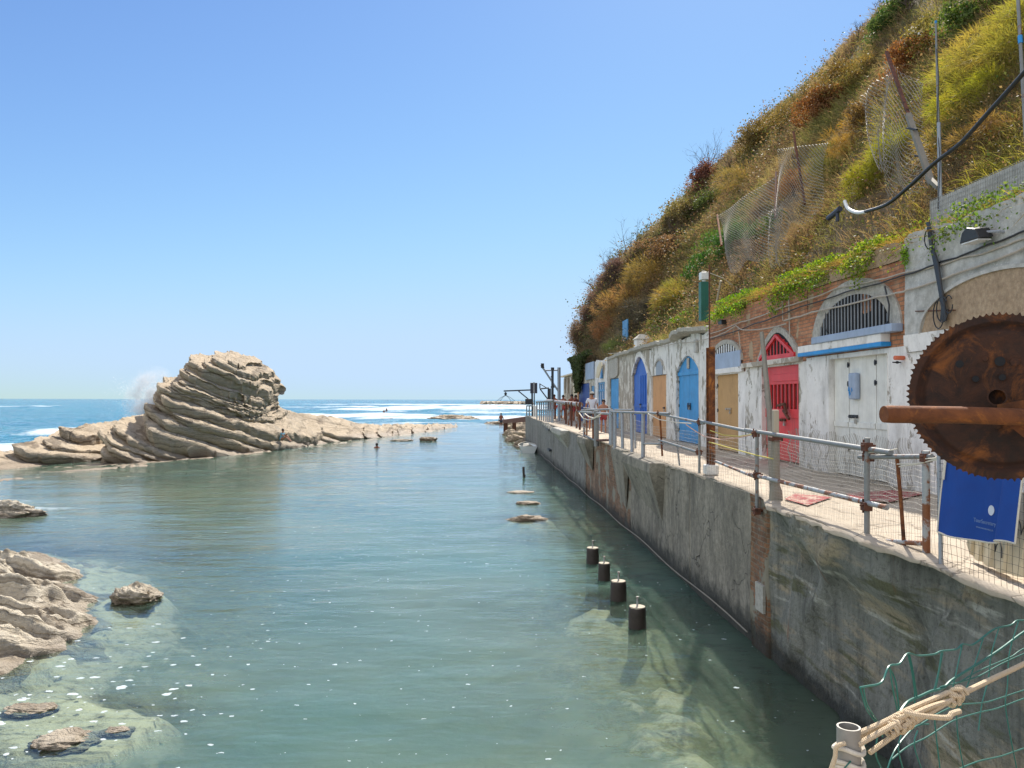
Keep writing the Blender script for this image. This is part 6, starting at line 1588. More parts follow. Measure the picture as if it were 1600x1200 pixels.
b = MB(); p = CP(826, 627); b.box((p.x - .28, YC - .2, p.z - .25), (p.x + .28, YC + .2, p.z + .2)); b.build('winch_box', M['blackmetal'], cr, bevel=.02)
sg = thing('notice_board', 'dark rectangular notice board on twin poles at the quay end', 'sign', (CP(834, 652, 64.8).x, 64.8, ZD))
b = MB(); p0, p1 = CP(828.5, 614.5, 64.8), CP(839.5, 598, 64.8); b.box((p0.x, 64.78, p0.z), (p1.x, 64.84, p1.z)); b.build('board', M['signblack'], sg, bevel=.02)
b = MB(); b.box((CP(833, 600, 64.8).x, 64.75, p0.z), (CP(835.3, 600, 64.8).x, 64.775, p1.z + .04)); b.build('back_strut', M['greysteel'], sg)
for px in (832, 834.8):
    b = MB(); a = CP(px, 614.5, 64.8); b.cyl((a.x, 64.8, ZD), (a.x, 64.8, a.z), .05, n=6); b.build('pole', M['blackmetal'], sg)
def CQ(px, py): return PY(px, py, 58)
cr = thing('davit_crane', 'small folded dark davit crane just right of the notice board', 'crane', (CQ(857, 640).x, 58, ZD))
for nm, a, c_, r_ in (('post', (856.6, 606), (856.6, 640), .05), ('post', (859, 607), (859, 640), .085), ('arm', (843.5, 607.5), (857.5, 606), .05), ('brace', (844, 608), (855.5, 623), .045), ('stay', (843, 599.5), (856, 607), .03), ('chain', (843.4, 599), (843.6, 607), .04)):
    b = MB(); b.cyl(CQ(*a), CQ(*c_), r_, n=8); b.build(nm, M['blackmetal'], cr)
cr = thing('davit_crane', 'tall twin pole gantry with a raised arm above the far railing', 'crane', (PY(873.5, 655, 52).x, 52, ZD))
def CT(px, py): return PY(px, py, 52)
for nm, a, c_, r_, m_ in (('post', (873.3, 574), (873.8, 660), .11, 'greysteel'), ('post', (863.2, 577), (863.2, 645), .085, 'blackmetal'), ('crossbar', (851, 578.7), (873, 578.3), .05, 'greysteel'), ('raised_arm', (847, 573), (873, 612), .06, 'greysteel'), ('arm_stub', (860.5, 604.5), (866.5, 604.5), .05, 'blackmetal'), ('arm_stub', (860.5, 588.5), (865, 588.5), .05, 'blackmetal')):
    b = MB(); b.cyl(CT(*a), CT(*c_), r_, n=10); b.build(nm, M[m_], cr)
b = MB(); p = CT(847.5, 572); b.box((p.x - .1, p.y - .08, p.z - .12), (p.x + .1, p.y + .08, p.z + .18)); b.cyl(CT(849, 575), CT(846, 570), .09, n=8); b.build('lamp_head', M['black'], cr)
b = MB(); b.cyl(CT(863.2, 577.5), CT(863.2, 574), .11, n=8); b.build('cap', M['black'], cr)
# ================================================================ HILL: shrubs, nets, poles, hose
BR = (.2, .11, .07); BR2 = (.34, .22, .12); GRN = (.035, .09, .02); GRN2 = (.10, .17, .04); GLD = (.34, .23, .08); GLD2 = (.22, .17, .06); ORG = (.36, .2, .10); DK = (.07, .05, .045); OLV = (.12, .13, .035); YG = (.27, .25, .06)
GS = 'shrubs and tufts growing on the cliff'
def hs(px, py, rad, n, size, c1, c2, label, kind='leaf', **k):
    p = hill_hit(px, py); rad = (rad[0], rad[1], rad[2] * .8); p.z -= rad[2] * .4
    k_ = 1.35 if sum(c1) + sum(c2) < .7 and c1[0] > c1[1] else 1.1
    c1 = tuple(v * k_ for v in c1); c2 = tuple(v * k_ for v in c2)
    if kind == 'leaf': size *= .62; n = int(n * 1.9)
    return shrub('shrub', label, p, rad, n, size, c1, c2, kind, GS, **k)
hs(1150, 385, (1.5, 2.6, 1.1), 7000, .11, GRN, GRN2, 'dark green ivy like bush under the lower wire netting')
hs(1105, 425, (1.0, 2.4, 1.0), 6000, .12, (.025, .07, .015), (.07, .14, .03), 'dark green leafy bush directly behind the green chimney')
hs(1100, 330, (1.2, 2.6, 1.0), 4500, .15, (.08, .11, .035), OLV, 'olive bush below the tall brown shrub on the skyline')
hs(1098, 292, (1.1, 2.0, 1.7), 5200, .15, (.10, .04, .03), (.2, .10, .06), 'reddish brown leafy shrub standing up on the skyline')
bare_shrub('bare_shrub', 'thin bare twigs rising out of the brown skyline shrub', hill_hit(1103, 285), 2.8, 9, GS)
bare_shrub('bare_shrub', 'leafless dark shrub on the skyline left of the slope middle', hill_hit(985, 415), 2.6, 10, GS)
bare_shrub('bare_shrub', 'small leafless shrub on the lower skyline at the far end', hill_hit(965, 425), 1.5, 7, GS)
hs(958, 442, (1.1, 2.4, 1.5), 11000, .42, DK, (.16, .1, .075), 'dark brown dense shrub mass at the top of the far bluff', 'blade')
hs(934, 486, (1.0, 2.4, 1.6), 11000, .42, (.1, .065, .05), (.2, .13, .09), 'brown twiggy shrub on the face of the far bluff', 'blade')
hs(914, 524, (.9, 2.4, 1.5), 10000, .42, (.13, .09, .06), (.26, .18, .12), 'dusty brown shrub low on the far bluff', 'blade')
hs(897, 555, (.9, 2.6, 1.3), 6000, .24, (.15, .11, .075), (.27, .2, .13), 'pale brown tangle at the seaward foot of the far bluff', 'blade', stems=3)
hs(884, 575, (.8, 2.5, 1.2), 4000, .24, (.15, .11, .075), (.27, .2, .13), 'thin dry tangle hanging over the farthest boathouse', 'blade', stems=3)
hs(968, 480, (1.5, 2.4, 1.5), 9000, .34, ORG, GLD, 'feathery orange gold shrub leaning out of the far slope', 'blade')
hs(948, 515, (1.0, 1.8, .9), 6000, .3, (.45, .22, .11), ORG, 'small feathery orange tuft above the white doors', 'blade')
hs(1010, 440, (1.6, 3.0, 1.5), 9000, .34, GLD2, GLD, 'golden brown feathery shrub in the middle of the slope', 'blade')
hs(1040, 400, (1.8, 3.0, 1.3), 7000, .17, (.13, .08, .04), (.24, .15, .08), 'brown twiggy shrub over the golden feathery one')
hs(1062, 340, (1.3, 2.4, 1.1), 5000, .18, (.12, .09, .045), (.2, .17, .06), 'olive brown shrub on the skyline left of the reddish one')
hs(1020, 385, (1.3, 2.6, 1.1), 5000, .18, (.12, .1, .05), (.2, .17, .07), 'khaki shrub on the skyline above the bare twigs')
hs(1000, 500, (1.1, 3.0, 1.2), 7000, .3, (.05, .045, .035), (.12, .1, .06), 'dark tangle above the short white chimney', 'blade')
hs(1060, 475, (.9, 2.6, 1.1), 9000, .42, (.2, .2, .05), GLD, 'tall yellow green reeds over the blue door roof', 'blade', lean=(-.8, -.2, .5))
hs(1075, 500, (.55, 1.8, .5), 5000, .11, (.12, .22, .03), (.25, .34, .05), 'bright green creeping growth on the roof lip', 'leaf')
hs(1035, 505, (.5, 1.8, .45), 2600, .22, (.2, .24, .05), (.32, .3, .07), 'yellow green grass tuft on the roof lip by the white chimney', 'blade')
hs(958, 545, (.6, 2.4, .6), 3000, .24, (.16, .2, .06), (.26, .25, .09), 'small green tuft over the narrow sky blue door', 'blade')
hs(1165, 290, (1.4, 2.0, 1.1), 6000, .3, GLD2, GLD, 'golden tussock on the skyline left of the netting', 'blade')
hs(1200, 215, (1.6, 2.4, 1.3), 7500, .13, (.12, .085, .03), (.25, .18, .06), 'brown green bush on the skyline above the middle netting')
hs(1245, 185, (1.4, 2.0, 1.1), 7000, .12, (.11, .08, .03), (.24, .17, .06), 'dense brown bush right of the skyline bush')
hs(1290, 175, (1.2, 1.8, 1.1), 6500, .11, (.16, .07, .03), (.28, .14, .06), 'rust brown bush in the upper middle of the slope')
hs(1330, 130, (1.4, 2.0, 1.0), 7000, .11, (.13, .085, .03), (.25, .18, .06), 'wide dark bush left of the rusty leaning post')
hs(1370, 170, (.9, 1.2, .8), 4500, .1, (.09, .06, .03), (.2, .13, .05), 'dark bush behind the top of the rusty leaning post')
hs(1330, 230, (.9, 1.2, .9), 6000, .2, (.3, .18, .05), GLD, 'orange yellow tussock right of the middle netting', 'blade')
hs(1300, 270, (1.0, 1.4, 1.0), 6500, .22, OLV, GLD2, 'olive brown hanging growth right of the middle netting', 'blade')
hs(1400, 250, (.6, .9, .8), 5000, .2, (.24, .24, .04), YG, 'yellow green grass clump left of the leaning post foot', 'blade')
hs(1365, 290, (.6, 1.0, .7), 4500, .2, (.24, .24, .04), (.32, .28, .06), 'yellow green grass clump above the white hose end', 'blade')
hs(1440, 100, (1.1, 1.5, .8), 6500, .1, (.15, .065, .03), (.26, .13, .055), 'rust brown bush below the float pipe')
hs(1480, 60, (1.1, 1.5, .8), 6000, .11, (.11, .09, .03), (.2, .17, .05), 'dark olive bush behind the float pipe')
hs(1530, 30, (.9, 1.3, .8), 5500, .12, (.06, .1, .025), (.16, .2, .05), 'green bush near the top edge by the right pole')
hs(1560, 110, (.8, 1.3, .8), 7500, .2, YG, (.38, .30, .08), 'bright yellow grass clump beside the right pole', 'blade')
hs(1520, 160, (.7, 1.1, .7), 6500, .19, (.3, .3, .05), (.40, .34, .08), 'yellow green grass clump in the middle of the right slope', 'blade')
hs(1500, 220, (.6, 1.0, .6), 5500, .17, (.26, .2, .06), GLD, 'tan grass clump under the black hose', 'blade')
hs(1560, 220, (.6, 1.0, .6), 5000, .17, (.22, .13, .05), (.32, .22, .08), 'rusty dry clump above the meshed block wall', 'blade')
hs(1540, 95, (.8, 1.3, .8), 6000, .22, (.30, .27, .07), (.40, .31, .09), 'tall sunlit yellow tussock left of the right pole', 'blade')
hs(1590, 50, (.8, 1.3, .8), 6000, .22, (.28, .27, .06), (.38, .31, .08), 'sunlit yellow tussock at the top right corner', 'blade')
hs(1480, 130, (.6, .9, .6), 5000, .2, (.28, .3, .05), (.38, .34, .08), 'green yellow blades rising beside the grey slope pole', 'blade')
hs(1395, 35, (1.0, 1.6, .7), 3500, .13, (.05, .1, .025), (.12, .16, .05), 'small green bush high on the bare brown slope')
hs(1240, 300, (.7, 1.2, .8), 4500, .2, (.2, .1, .05), (.3, .17, .07), 'reddish dry growth inside the middle netting', 'blade')
hs(1200, 360, (.7, 1.4, .7), 4500, .09, (.05, .1, .025), (.13, .17, .04), 'green leafy growth at the foot of the netting')
for i, (px, py) in enumerate(((1420, 10), (1340, 60), (1300, 110), (1262, 160), (1140, 268), (1180, 235), (1222, 195), (1370, 20), (1050, 368), (955, 420), (930, 452), (912, 492))):
    bare_shrub('bare_shrub', ['wispy dry stalks', 'thin dry twigs', 'sparse dry stems'][i % 3] + ' breaking the skyline ' + ['at the very top of the slope', 'below the top of the bare slope', 'above the wide dark bush', 'over the dense brown bush', 'right of the reddish shrub', 'over the golden tussock', 'over the skyline bush', 'beside the small green bush', 'over the khaki shrub', 'on the dark brown shrub mass', 'left of the dark brown mass', 'down the far bluff edge'][i], hill_hit(px, py + 6), .9 + .02 * abs(1400 - px) / 10, 5, GS)
# green growth trailing over the brick parapets
def trail(px0, px1, label, c1, c2, n, seed):
    ya, yb = sorted((fy(px0), fy(px1))); t_ = thing('trailing_plant', label, 'plant', (XF, ya, 6.1), 'plants trailing over the boathouse parapets')
    y_ = rng.uniform(ya, yb, n); k = rng.random(n) < np.clip(.55 + 1.3 * vn(y_ * 1.1, seed), .05, 1); y_ = y_[k]; m = len(y_)
    dr = rng.random(m) ** 1.5; x_ = XF + .75 - dr * .95 + rng.normal(size=m) * .05
    over = np.clip((XF + .02 - x_) / .2, 0, 1)
    z_ = 6.18 + .36 * rng.random(m) ** 1.4 * (1 - over) - over * rng.random(m) * (.45 + .25 * vn(y_ * 1.7, seed + 2))
    V, q_, cl = leaves(np.stack([x_, y_, z_], 1), rng.uniform(.03, .065, m), cvar((1, 1, 1), m, .35) * np.where(rng.random((m, 1)) < .5, np.array(c1), np.array(c2)))
    npmesh('leaves', V, q_, M['leaf'], t_, False, cols=cl)
    m2 = int(m * .8); P0 = np.stack([XF + .1 + .7 * rng.random(m2), rng.uniform(ya, yb, m2), np.full(m2, 6.15)], 1)
    d = np.array([-.45, -.1, .7]) + rng.normal(size=(m2, 3)) * .45; d /= np.linalg.norm(d, axis=1)[:, None]
    V, q_, tr_, cl = blades(P0, d, rng.uniform(.2, .55, m2), np.full(m2, .012), cvar((1, 1, 1), m2, .3) * np.array(GLD)[None, :] * rng.uniform(.6, 1.2, (m2, 1)), .7)
    npmesh('blades', V, q_, M['grass'], t_, False, cols=cl, tris=tr_)
trail(1112, 1200, 'bright green creeper spilling over the bricks above the tan door', (.10, .22, .03), (.26, .36, .05), 17000, 3)
trail(1200, 1300, 'green and straw creeper over the bricks above the red door', (.11, .2, .03), (.27, .34, .05), 17000, 8)
trail(1300, 1420, 'yellow green creeper on the parapet above the barred arch', (.13, .21, .03), (.3, .34, .06), 17000, 12)
trail(1420, 1640, 'short green grass along the top of the grey front', (.12, .2, .04), (.22, .28, .07), 7000, 21)
t_ = thing('trailing_plant', 'small bright green sprig on the corner of the brick and grey fronts', 'plant', PX(1415, 400, XF - .05), 'plants trailing over the boathouse parapets')
P0 = np.array([PX(1414, 398, XF - .08)]) + rng.normal(size=(160, 3)) * np.array([.03, .05, .09]); V, q_, cl = leaves(P0, rng.uniform(.03, .06, 160), cvar((.2, .32, .05), 160)); npmesh('leaves', V, q_, M['leaf'], t_, False, cols=cl)
# hanging green growth at the far end
t_ = thing('trailing_plant', 'dark green growth hanging down the wall over the navy doors', 'plant', (XF - .1, fy(915), 5), 'plants trailing over the boathouse parapets')
n = 5000; y_ = rng.normal(fy(910), 1.6, n); z_ = 6.6 - 2.3 * rng.random(n) * np.exp(-((y_ - fy(909)) / 1.8) ** 2) - .25 * rng.random(n); V, q_, cl = leaves(np.stack([XF - .12 - .3 * rng.random(n), y_, z_], 1), rng.uniform(.12, .25, n), cvar((.07, .09, .035), n)); npmesh('leaves', V, q_, M['leaf'], t_, False, cols=cl)

# ---- rockfall netting on its posts
def net(label, corners, X, nu, nv, r, sag=.25):
    a, b_, c_, d_ = [PX(*p, x_) for p, x_ in zip(corners, X)]   # top-left, top-right, bottom-right, bottom-left
    def P(u, v):
        p = a.lerp(b_, u).lerp(d_.lerp(c_, u), v); return p + Vector((-sag * math.sin(math.pi * u) * math.sin(math.pi * v * .9) + .05 * math.sin(u * 9 + v * 6), 0, -.1 * math.sin(u * 11) * v))
    m_ = MB(); wire_hex(m_, P, nu, nv, r)
    o = m_.build('wire_netting', M['net']); tag(o, label, 'netting', 'rockfall netting on the slope')
net('bulging hexagonal wire netting hung from the rusty leaning post', [(1378, 92), (1440, 130), (1452, 292), (1385, 300)], (8.6, 8.9, 7.9, 7.8), 22, 44, .0042)
net('narrow crumpled strip of wire netting just left of the leaning post', [(1340, 150), (1388, 110), (1392, 262), (1372, 260)], (8.9, 8.7, 8.0, 8.0), 20, 34, .004, .1)
net('middle sheet of wire netting around the thin brown post', [(1213, 232), (1292, 222), (1282, 330), (1214, 372)], (9.2, 9.0, 8.2, 8.0), 40, 44, .0052)
net('lower sheet of wire netting over the dark green bush', [(1122, 335), (1214, 272), (1216, 392), (1142, 425)], (9.6, 9.2, 8.1, 8.0), 56, 46, .0062)
net('crumpled hanging fold of grey wire netting below the thin brown post', [(1198, 330), (1222, 322), (1232, 410), (1204, 415)], (8.4, 8.4, 7.9, 7.9), 20, 34, .005, .1)
def slope_pole(label, pts, X, r, mat, name='pole', n=8):
    b = MB(); P_ = [PX(a_, b_, x_) for (a_, b_), x_ in zip(pts, X)]; b.tube(P_, r, n); return tag(b.build(name, M[mat], smooth=True), label, 'pole')
slope_pole('thin brown netting post in the middle of the slope', [(1239, 205), (1246, 250), (1257, 318)], (8.9, 8.8, 8.3), .032, 'rustred')
slope_pole('short dark netting post left of the thin brown one', [(1212, 268), (1211, 340)], (9.1, 8.3), .03, 'rustred')
slope_pole('short dark netting post above the dark green bush', [(1120, 335), (1127, 383)], (9.4, 8.8), .04, 'rust')
lp = thing('leaning_post', 'rusty angle iron leaning over the netting, lashed to a pale wooden stake', 'post', PX(1460, 292, 7.7))
b = MB(); b.bar(PX(1384, 80, 8.6), PX(1446, 255, 7.9), .055, .04); b.build('angle_iron', M['rustred'], lp)
b = MB(); b.bar(PX(1418, 178, 8.12), PX(1455, 285, 7.75), .09, .06); b.build('wooden_stake', M['oldwood'], lp)
b = MB(); b.bar(PX(1448, 275, 7.75), PX(1466, 292, 7.6), .07, .05); b.build('foot', M['oldwood'], lp)
for q_ in ((1424, 200), (1437, 243)):
    b = MB(); b.tube([PX(q_[0] - 8, q_[1] - 1, 7.98), PX(q_[0] + 8, q_[1] + 1, 7.98)], .02, 6); b.build('binding', M['black'], lp)
gpole = thing('grey_pole', 'upright grey pole with a blue cap rising left of the meshed block wall', 'pole', PX(1467, 330, 7.6))
b = MB(); b.tube([PX(1461, 33, 7.6), PX(1465, 180, 7.6), PX(1467, 328, 7.6)], [.016, .02, .022], 8); b.build('pipe', M['galv'], gpole, smooth=True)
b = MB(); b.tube([PX(1461, 31, 7.6), PX(1461, 35, 7.6)], .02, 8); b.build('cap', M['stripe'], gpole)
b = MB(); b.tube([PX(1466, 190, 7.58), PX(1469, 328, 7.58)], .03, 8); b.build('lower_sleeve', M['greysteel'], gpole, smooth=True)
b = MB(); b.tube([PX(1462, 75, 7.57), PX(1466, 120, 7.57), PX(1463, 180, 7.57), PX(1468, 250, 7.55), PX(1465, 325, 7.55)], .007, 5); b.build('black_lead', M['black'], gpole, smooth=True)
rp = thing('grey_pole', 'grey pipe with a bright blue joint leaning up at the top right edge', 'pole', PX(1612, 300, 7.6))
b = MB(); b.tube([PX(1586, -60, 7.6), PX(1593, 58, 7.6), PX(1600, 180, 7.6), PX(1609, 330, 7.6)], .024, 8); b.build('pipe', M['galv'], rp, smooth=True)
b = MB(); b.tube([PX(1592.5, 54, 7.6), PX(1593.5, 66, 7.6)], .031, 8); b.build('joint', M['stripe'], rp)
hz = thing('hose', 'thick black hose sagging down the slope to a white open end', 'hose', PX(1320, 318, 7.5))
def spl(P_, k=8):
    out = []
    for i in range(len(P_) - 1):
        p0 = P_[max(i - 1, 0)]; p1 = P_[i]; p2 = P_[i + 1]; p3 = P_[min(i + 2, len(P_) - 1)]
        for j in range(k):
            t_ = j / k; out.append(.5 * ((2 * p1) + (p2 - p0) * t_ + (2 * p0 - 5 * p1 + 4 * p2 - p3) * t_ ** 2 + (3 * p1 - p0 - 3 * p2 + p3) * t_ ** 3))
    return out + [P_[-1]]
b = MB(); b.tube(spl([PX(1640, 60, 7.35), PX(1596, 115, 7.35), PX(1540, 178, 7.35), PX(1500, 222, 7.35), PX(1460, 253, 7.35), PX(1420, 290, 7.35), PX(1385, 318, 7.35), PX(1350, 330, 7.35)]), .032, 10); b.build('hose_body', M['black'], hz, smooth=True)
b = MB(); b.tube(spl([PX(1352, 330, 7.35), PX(1338, 331, 7.35), PX(1325, 325, 7.35), PX(1319, 313, 7.35)]), .034, 10); b.build('white_end', M['whitepl'], hz, smooth=True)
b = MB(); b.tube(spl([PX(1312, 325, 7.5), PX(1304, 332, 7.5), PX(1294, 340, 7.5)]), .06, 8); b.cyl(PX(1308, 330, 7.5), PX(1308, 345, 7.5), .04, n=8); b.build('dark_fitting', M['signblack'], hz)
fp = thing('float_pipe', 'white bent pipe with cream floats at both ends, high on the right slope', 'pipe', hill_hit(1465, 50, .3))
d0 = hill_hit(1465, 50, .25).x - .35
b = MB(); b.tube(spl([PX(1430, 45, d0), PX(1440, 55, d0), PX(1462, 50, d0), PX(1482, 44, d0), PX(1490, 33, d0)]), .03, 8); b.build('bent_pipe', M['whitepl'], fp, smooth=True)
for a_, c_ in (((1424, 43), (1433, 50)), ((1493, 33), (1503, 24)), ((1487, 43), (1495, 38))):
    b = MB(); b.tube([PX(*a_, d0), PX((a_[0] + c_[0]) / 2, (a_[1] + c_[1]) / 2, d0), PX(*c_, d0)], [.055, .085, .06], 10); b.build('float', M['cream'], fp, smooth=True)
# meshed block wall on the slope above the grey front
bw_ = thing('block_wall', 'low grey block wall faced with wire mesh above the grey front', 'wall', (7.6, 9, 6.2))
Ya, Yb = PX(1452, 320, 7.55).y, PX(1680, 240, 7.55).y; b = MB(); b.box((7.56, Yb, 6.0), (7.8, Ya, 6.0 + 1.02)); b.build('blocks', M['facade_grey'], bw_)
b = MB(); wire_grid(b, lambda u, v: Vector((7.545, Yb + (Ya - Yb) * u, 6.1 + .93 * v)), 60, 12, .0035, .002); b.build('wire_mesh', M['wire'], bw_)
tag_b = MB(); q_ = PX(975, 515, 7.9); tag_b.box((q_.x, q_.y - .9, q_.z - .6), (q_.x + .05, q_.y + .5, q_.z + .5)); tag(tag_b.build('blue_panel', M['lblue']), 'dull blue panel half hidden in growth above the far doors', 'panel')

# ================================================================ PEOPLE
def person(label, base, h, face, joints, skin, parts, extra=None):
    """joints: dict of local joint positions for a 1.0 m tall figure (x right, y forward, z up)"""
    t_ = thing('person', label, 'person', base)
    J = joints; names = list(J)
    E = [('pel', 'sp'), ('sp', 'ch'), ('ch', 'nk'), ('nk', 'hd'), ('hd', 'tp')]
    for s in 'lr': E += [('ch', 'sh' + s), ('sh' + s, 'el' + s), ('el' + s, 'wr' + s), ('wr' + s, 'ha' + s), ('pel', 'hp' + s), ('hp' + s, 'kn' + s), ('kn' + s, 'an' + s), ('an' + s, 'to' + s)]
    rad = dict(pel=.078, sp=.068, ch=.082, nk=.032, hd=.052, tp=.038, sh=.034, el=.024, wr=.017, ha=.014, hp=.052, kn=.033, an=.022, to=.018)
    E = [e for e in E if e[0] in J and e[1] in J]
    c_, s_ = math.cos(face), math.sin(face)
    def W(p): return Vector((p[0] * c_ - p[1] * s_, p[0] * s_ + p[1] * c_, p[2])) * h
    def skinobj(name, nodes, edges, mat, rsc=1.0, sub=2):
        me = bpy.data.meshes.new(name); ix = {n_: i for i, n_ in enumerate(nodes)}
        me.from_pydata([W(J[n_]) if isinstance(n_, str) and n_ in J else W(nodes[n_][0]) for n_ in nodes], [(ix[a], ix[b_]) for a, b_ in edges], [])
        o = bpy.data.objects.new(name, me); C.objects.link(o); o.parent = t_
        sm = o.modifiers.new('skin', 'SKIN'); sm.use_smooth_shade = True
        for i, n_ in enumerate(nodes):
            r_ = rad.get(n_, rad.get(n_[:2], .03)) * h * (rsc[n_] if isinstance(rsc, dict) and n_ in rsc else (rsc if not isinstance(rsc, dict) else 1.12))
            me.skin_vertices[0].data[i].radius = (r_ * (1.25 if n_ in ('pel', 'ch', 'sp') else 1), r_)
        me.skin_vertices[0].data[0].use_root = True
        m_ = o.modifiers.new('sub', 'SUBSURF'); m_.levels = sub; m_.render_levels = sub
        me.materials.append(mat); return o
    nodes = [n_ for n_ in J]
    skinobj('body', dict.fromkeys(nodes), E, M[skin])
    if 'tee' in parts:
        nn = [n_ for n_ in ('sp', 'pel', 'ch', 'shl', 'shr') if n_ in J]
        J2 = dict(J)
        for s in 'lr': J['cu' + s] = tuple(J['sh' + s][k] * .35 + J['el' + s][k] * .65 for k in range(3)); rad['cu'] = .036
        J['hem'] = tuple(J['pel'][k] + (J['pel'][k] - J['sp'][k]) * .2 for k in range(3)); rad['he'] = .085
        skinobj('tshirt', dict.fromkeys(['sp', 'ch', 'shl', 'shr', 'cul', 'cur', 'pel', 'hem']), [('sp', 'ch'), ('ch', 'shl'), ('ch', 'shr'), ('shl', 'cul'), ('shr', 'cur'), ('sp', 'pel'), ('pel', 'hem')], M[parts['tee']], 1.17)
    if 'shorts' in parts:
        for s in 'lr': J['lg' + s] = tuple(J['hp' + s][k] * .35 + J['kn' + s][k] * .65 for k in range(3)); rad['lg'] = .044
        skinobj('shorts', dict.fromkeys(['pel', 'hpl', 'hpr', 'lgl', 'lgr']), [('pel', 'hpl'), ('pel', 'hpr'), ('hpl', 'lgl'), ('hpr', 'lgr')], M[parts['shorts']], 1.17)
    hd = W(J['hd']); tp = W(J['tp']); hc = (hd + tp) / 2; fw_ = Vector((-s_, c_, 0)); B_ = Vector(base)
    def ell(name, cpos, r3, mat, zmin=-1.0):
        V = []
        for i in range(20):
            for j in range(12):
                a = 2 * math.pi * i / 19; e = math.asin(zmin) + (math.pi / 2 - math.asin(zmin)) * j / 11
                V.append(B_ + cpos + Vector((math.cos(a) * math.cos(e) * r3[0], math.sin(a) * math.cos(e) * r3[1], math.sin(e) * r3[2])))
        return npmesh(name, np.array(V), grid_quads(20, 12), M[mat], t_)
    ell('hair', hc + Vector((0, 0, .012 * h)) - fw_ * .012 * h, (.056 * h, .058 * h, .068 * h), 'hair', -.25 if parts.get('hair') != 'long' else -.95)
    # face
    b = MB()
    for s in (-1, 1): e = B_ + hc + fw_ * .050 * h + Vector((c_, s_, 0)) * .02 * h * s; b.cyl(e, e + fw_ * .005 * h, .006 * h, n=6)
    b.build('eyes', M['hair'], t_)
    b = MB(); e = B_ + hc + fw_ * .050 * h - Vector((0, 0, .012 * h)); b.tube([e + Vector((0, 0, .02 * h)), e + fw_ * .012 * h, e], .007 * h, 6); b.build('nose', M[skin], t_)
    b = MB(); e = B_ + hc + fw_ * .049 * h - Vector((0, 0, .032 * h)); b.tube([e - Vector((c_, s_, 0)) * .014 * h, e + fw_ * .004 * h, e + Vector((c_, s_, 0)) * .014 * h], .004 * h, 5); b.build('mouth', M['rustred'], t_)
    b = MB()
    for s in (-1, 1): e = B_ + hc + Vector((c_, s_, 0)) * .054 * h * s; b.tube([e + Vector((0, 0, .014 * h)), e - fw_ * .008 * h, e - Vector((0, 0, .014 * h))], .007 * h, 5)
    b.build('ears', M[skin], t_)
    if 'cap' in parts:
        ell('cap', hc + Vector((0, 0, .022 * h)), (.062 * h, .064 * h, .058 * h), parts['cap'], .05)
        b = MB(); e = B_ + hc + Vector((0, 0, .026 * h)); sd_ = Vector((c_, s_, 0)); b.prism([e + sd_ * .05 * h + fw_ * .03 * h, e + sd_ * .035 * h + fw_ * .1 * h, e - sd_ * .035 * h + fw_ * .1 * h, e - sd_ * .05 * h + fw_ * .03 * h], (0, 0, .008 * h)); b.build('cap_peak', M[parts['cap']], t_)
    # fingers
    for s in 'lr':
        if 'ha' + s not in J: continue
        b = MB(); ha = W(J['ha' + s]); wr = W(J['wr' + s]); d = (ha - wr).normalized(); sd_ = d.cross(Vector((0, 0, 1)) if abs(d.z) < .8 else fw_).normalized(); nd = d.cross(sd_)
        for k in range(4):
            o_ = B_ + ha + sd_ * (k - 1.5) * .009 * h; L_ = (.038, .044, .041, .033)[k] * h
            b.tube([o_, o_ + d * L_ * .55, o_ + d * L_ * .9 + nd * .012 * h], [.005 * h, .0045 * h, .0035 * h], 5)
        o_ = B_ + wr.lerp(ha, .5) + sd_ * .014 * h; b.tube([o_, o_ + d * .02 * h + sd_ * .016 * h, o_ + d * .036 * h + sd_ * .018 * h], .0052 * h, 5)
        b.build('fingers', M[skin], t_)
    return t_
def stand(step=.07, arm=.06, bend=.02):
    return dict(pel=(0, 0, .53), sp=(0, .005, .62), ch=(0, 0, .74), nk=(0, .005, .845), hd=(0, .012, .89), tp=(0, .01, .955),
                shl=(-.11, 0, .79), ell=(-.15, -.01, .63), wrl=(-.155, arm, .50), hal=(-.155, arm + .015, .46), shr=(.11, 0, .79), elr=(.15, -.02, .63), wrr=(.155, arm * .3, .49), har=(.155, arm * .4, .45),
                hpl=(-.05, 0, .50), knl=(-.055, step * .6 + bend, .28), anl=(-.055, step, .035), tol=(-.06, step + .07, .018), hpr=(.05, 0, .50), knr=(.055, -step * .3 + bend, .28), anr=(.055, -step, .04), tor=(.06, -step + .07, .018))
def bare_legs_water():
    return stand(.02, .05)
p = PZ(925, 672, ZD); person('man in a white tee and light cap walking along the quay', p, 1.76, math.pi - .1, stand(.1, .1), 'skin', dict(tee='tee', shorts='shorts', cap='slab'))
p = PZ(943, 676, ZD); person('shirtless boy with short dark hair walking beside the man in white', p, 1.42, math.pi - .05, stand(.08, .08), 'skin', dict(shorts='redshorts'))
for (px, Y0, hh, lab, dress, fc) in ((866, 57, 1.78, 'leftmost suntanned bather seen from behind at the far railing', 'redshorts', .3), (880, 54, 1.72, 'suntanned bather with bowed head behind the gantry pole', 'redshorts', -.2), (893.5, 52, 1.76, 'suntanned bather under the yellow hatch, left one of the close pair', 'shorts', .1), (899.5, 51, 1.7, 'suntanned bather beside the navy doors, right one of the close pair', 'redshorts', .5)):
    q_ = PY(px, 620, Y0); person(lab, Vector((q_.x, Y0, ZD)), hh, fc, stand(.02, .04), 'tan_skin', dict(shorts=dress))
q_ = PY(783, 660, 91); person('lone standing bather on a rock far out near the jetty', Vector((q_.x, 91, .35)), 1.8, .4, stand(.03, .05), 'tan_skin', dict(shorts='shorts'))
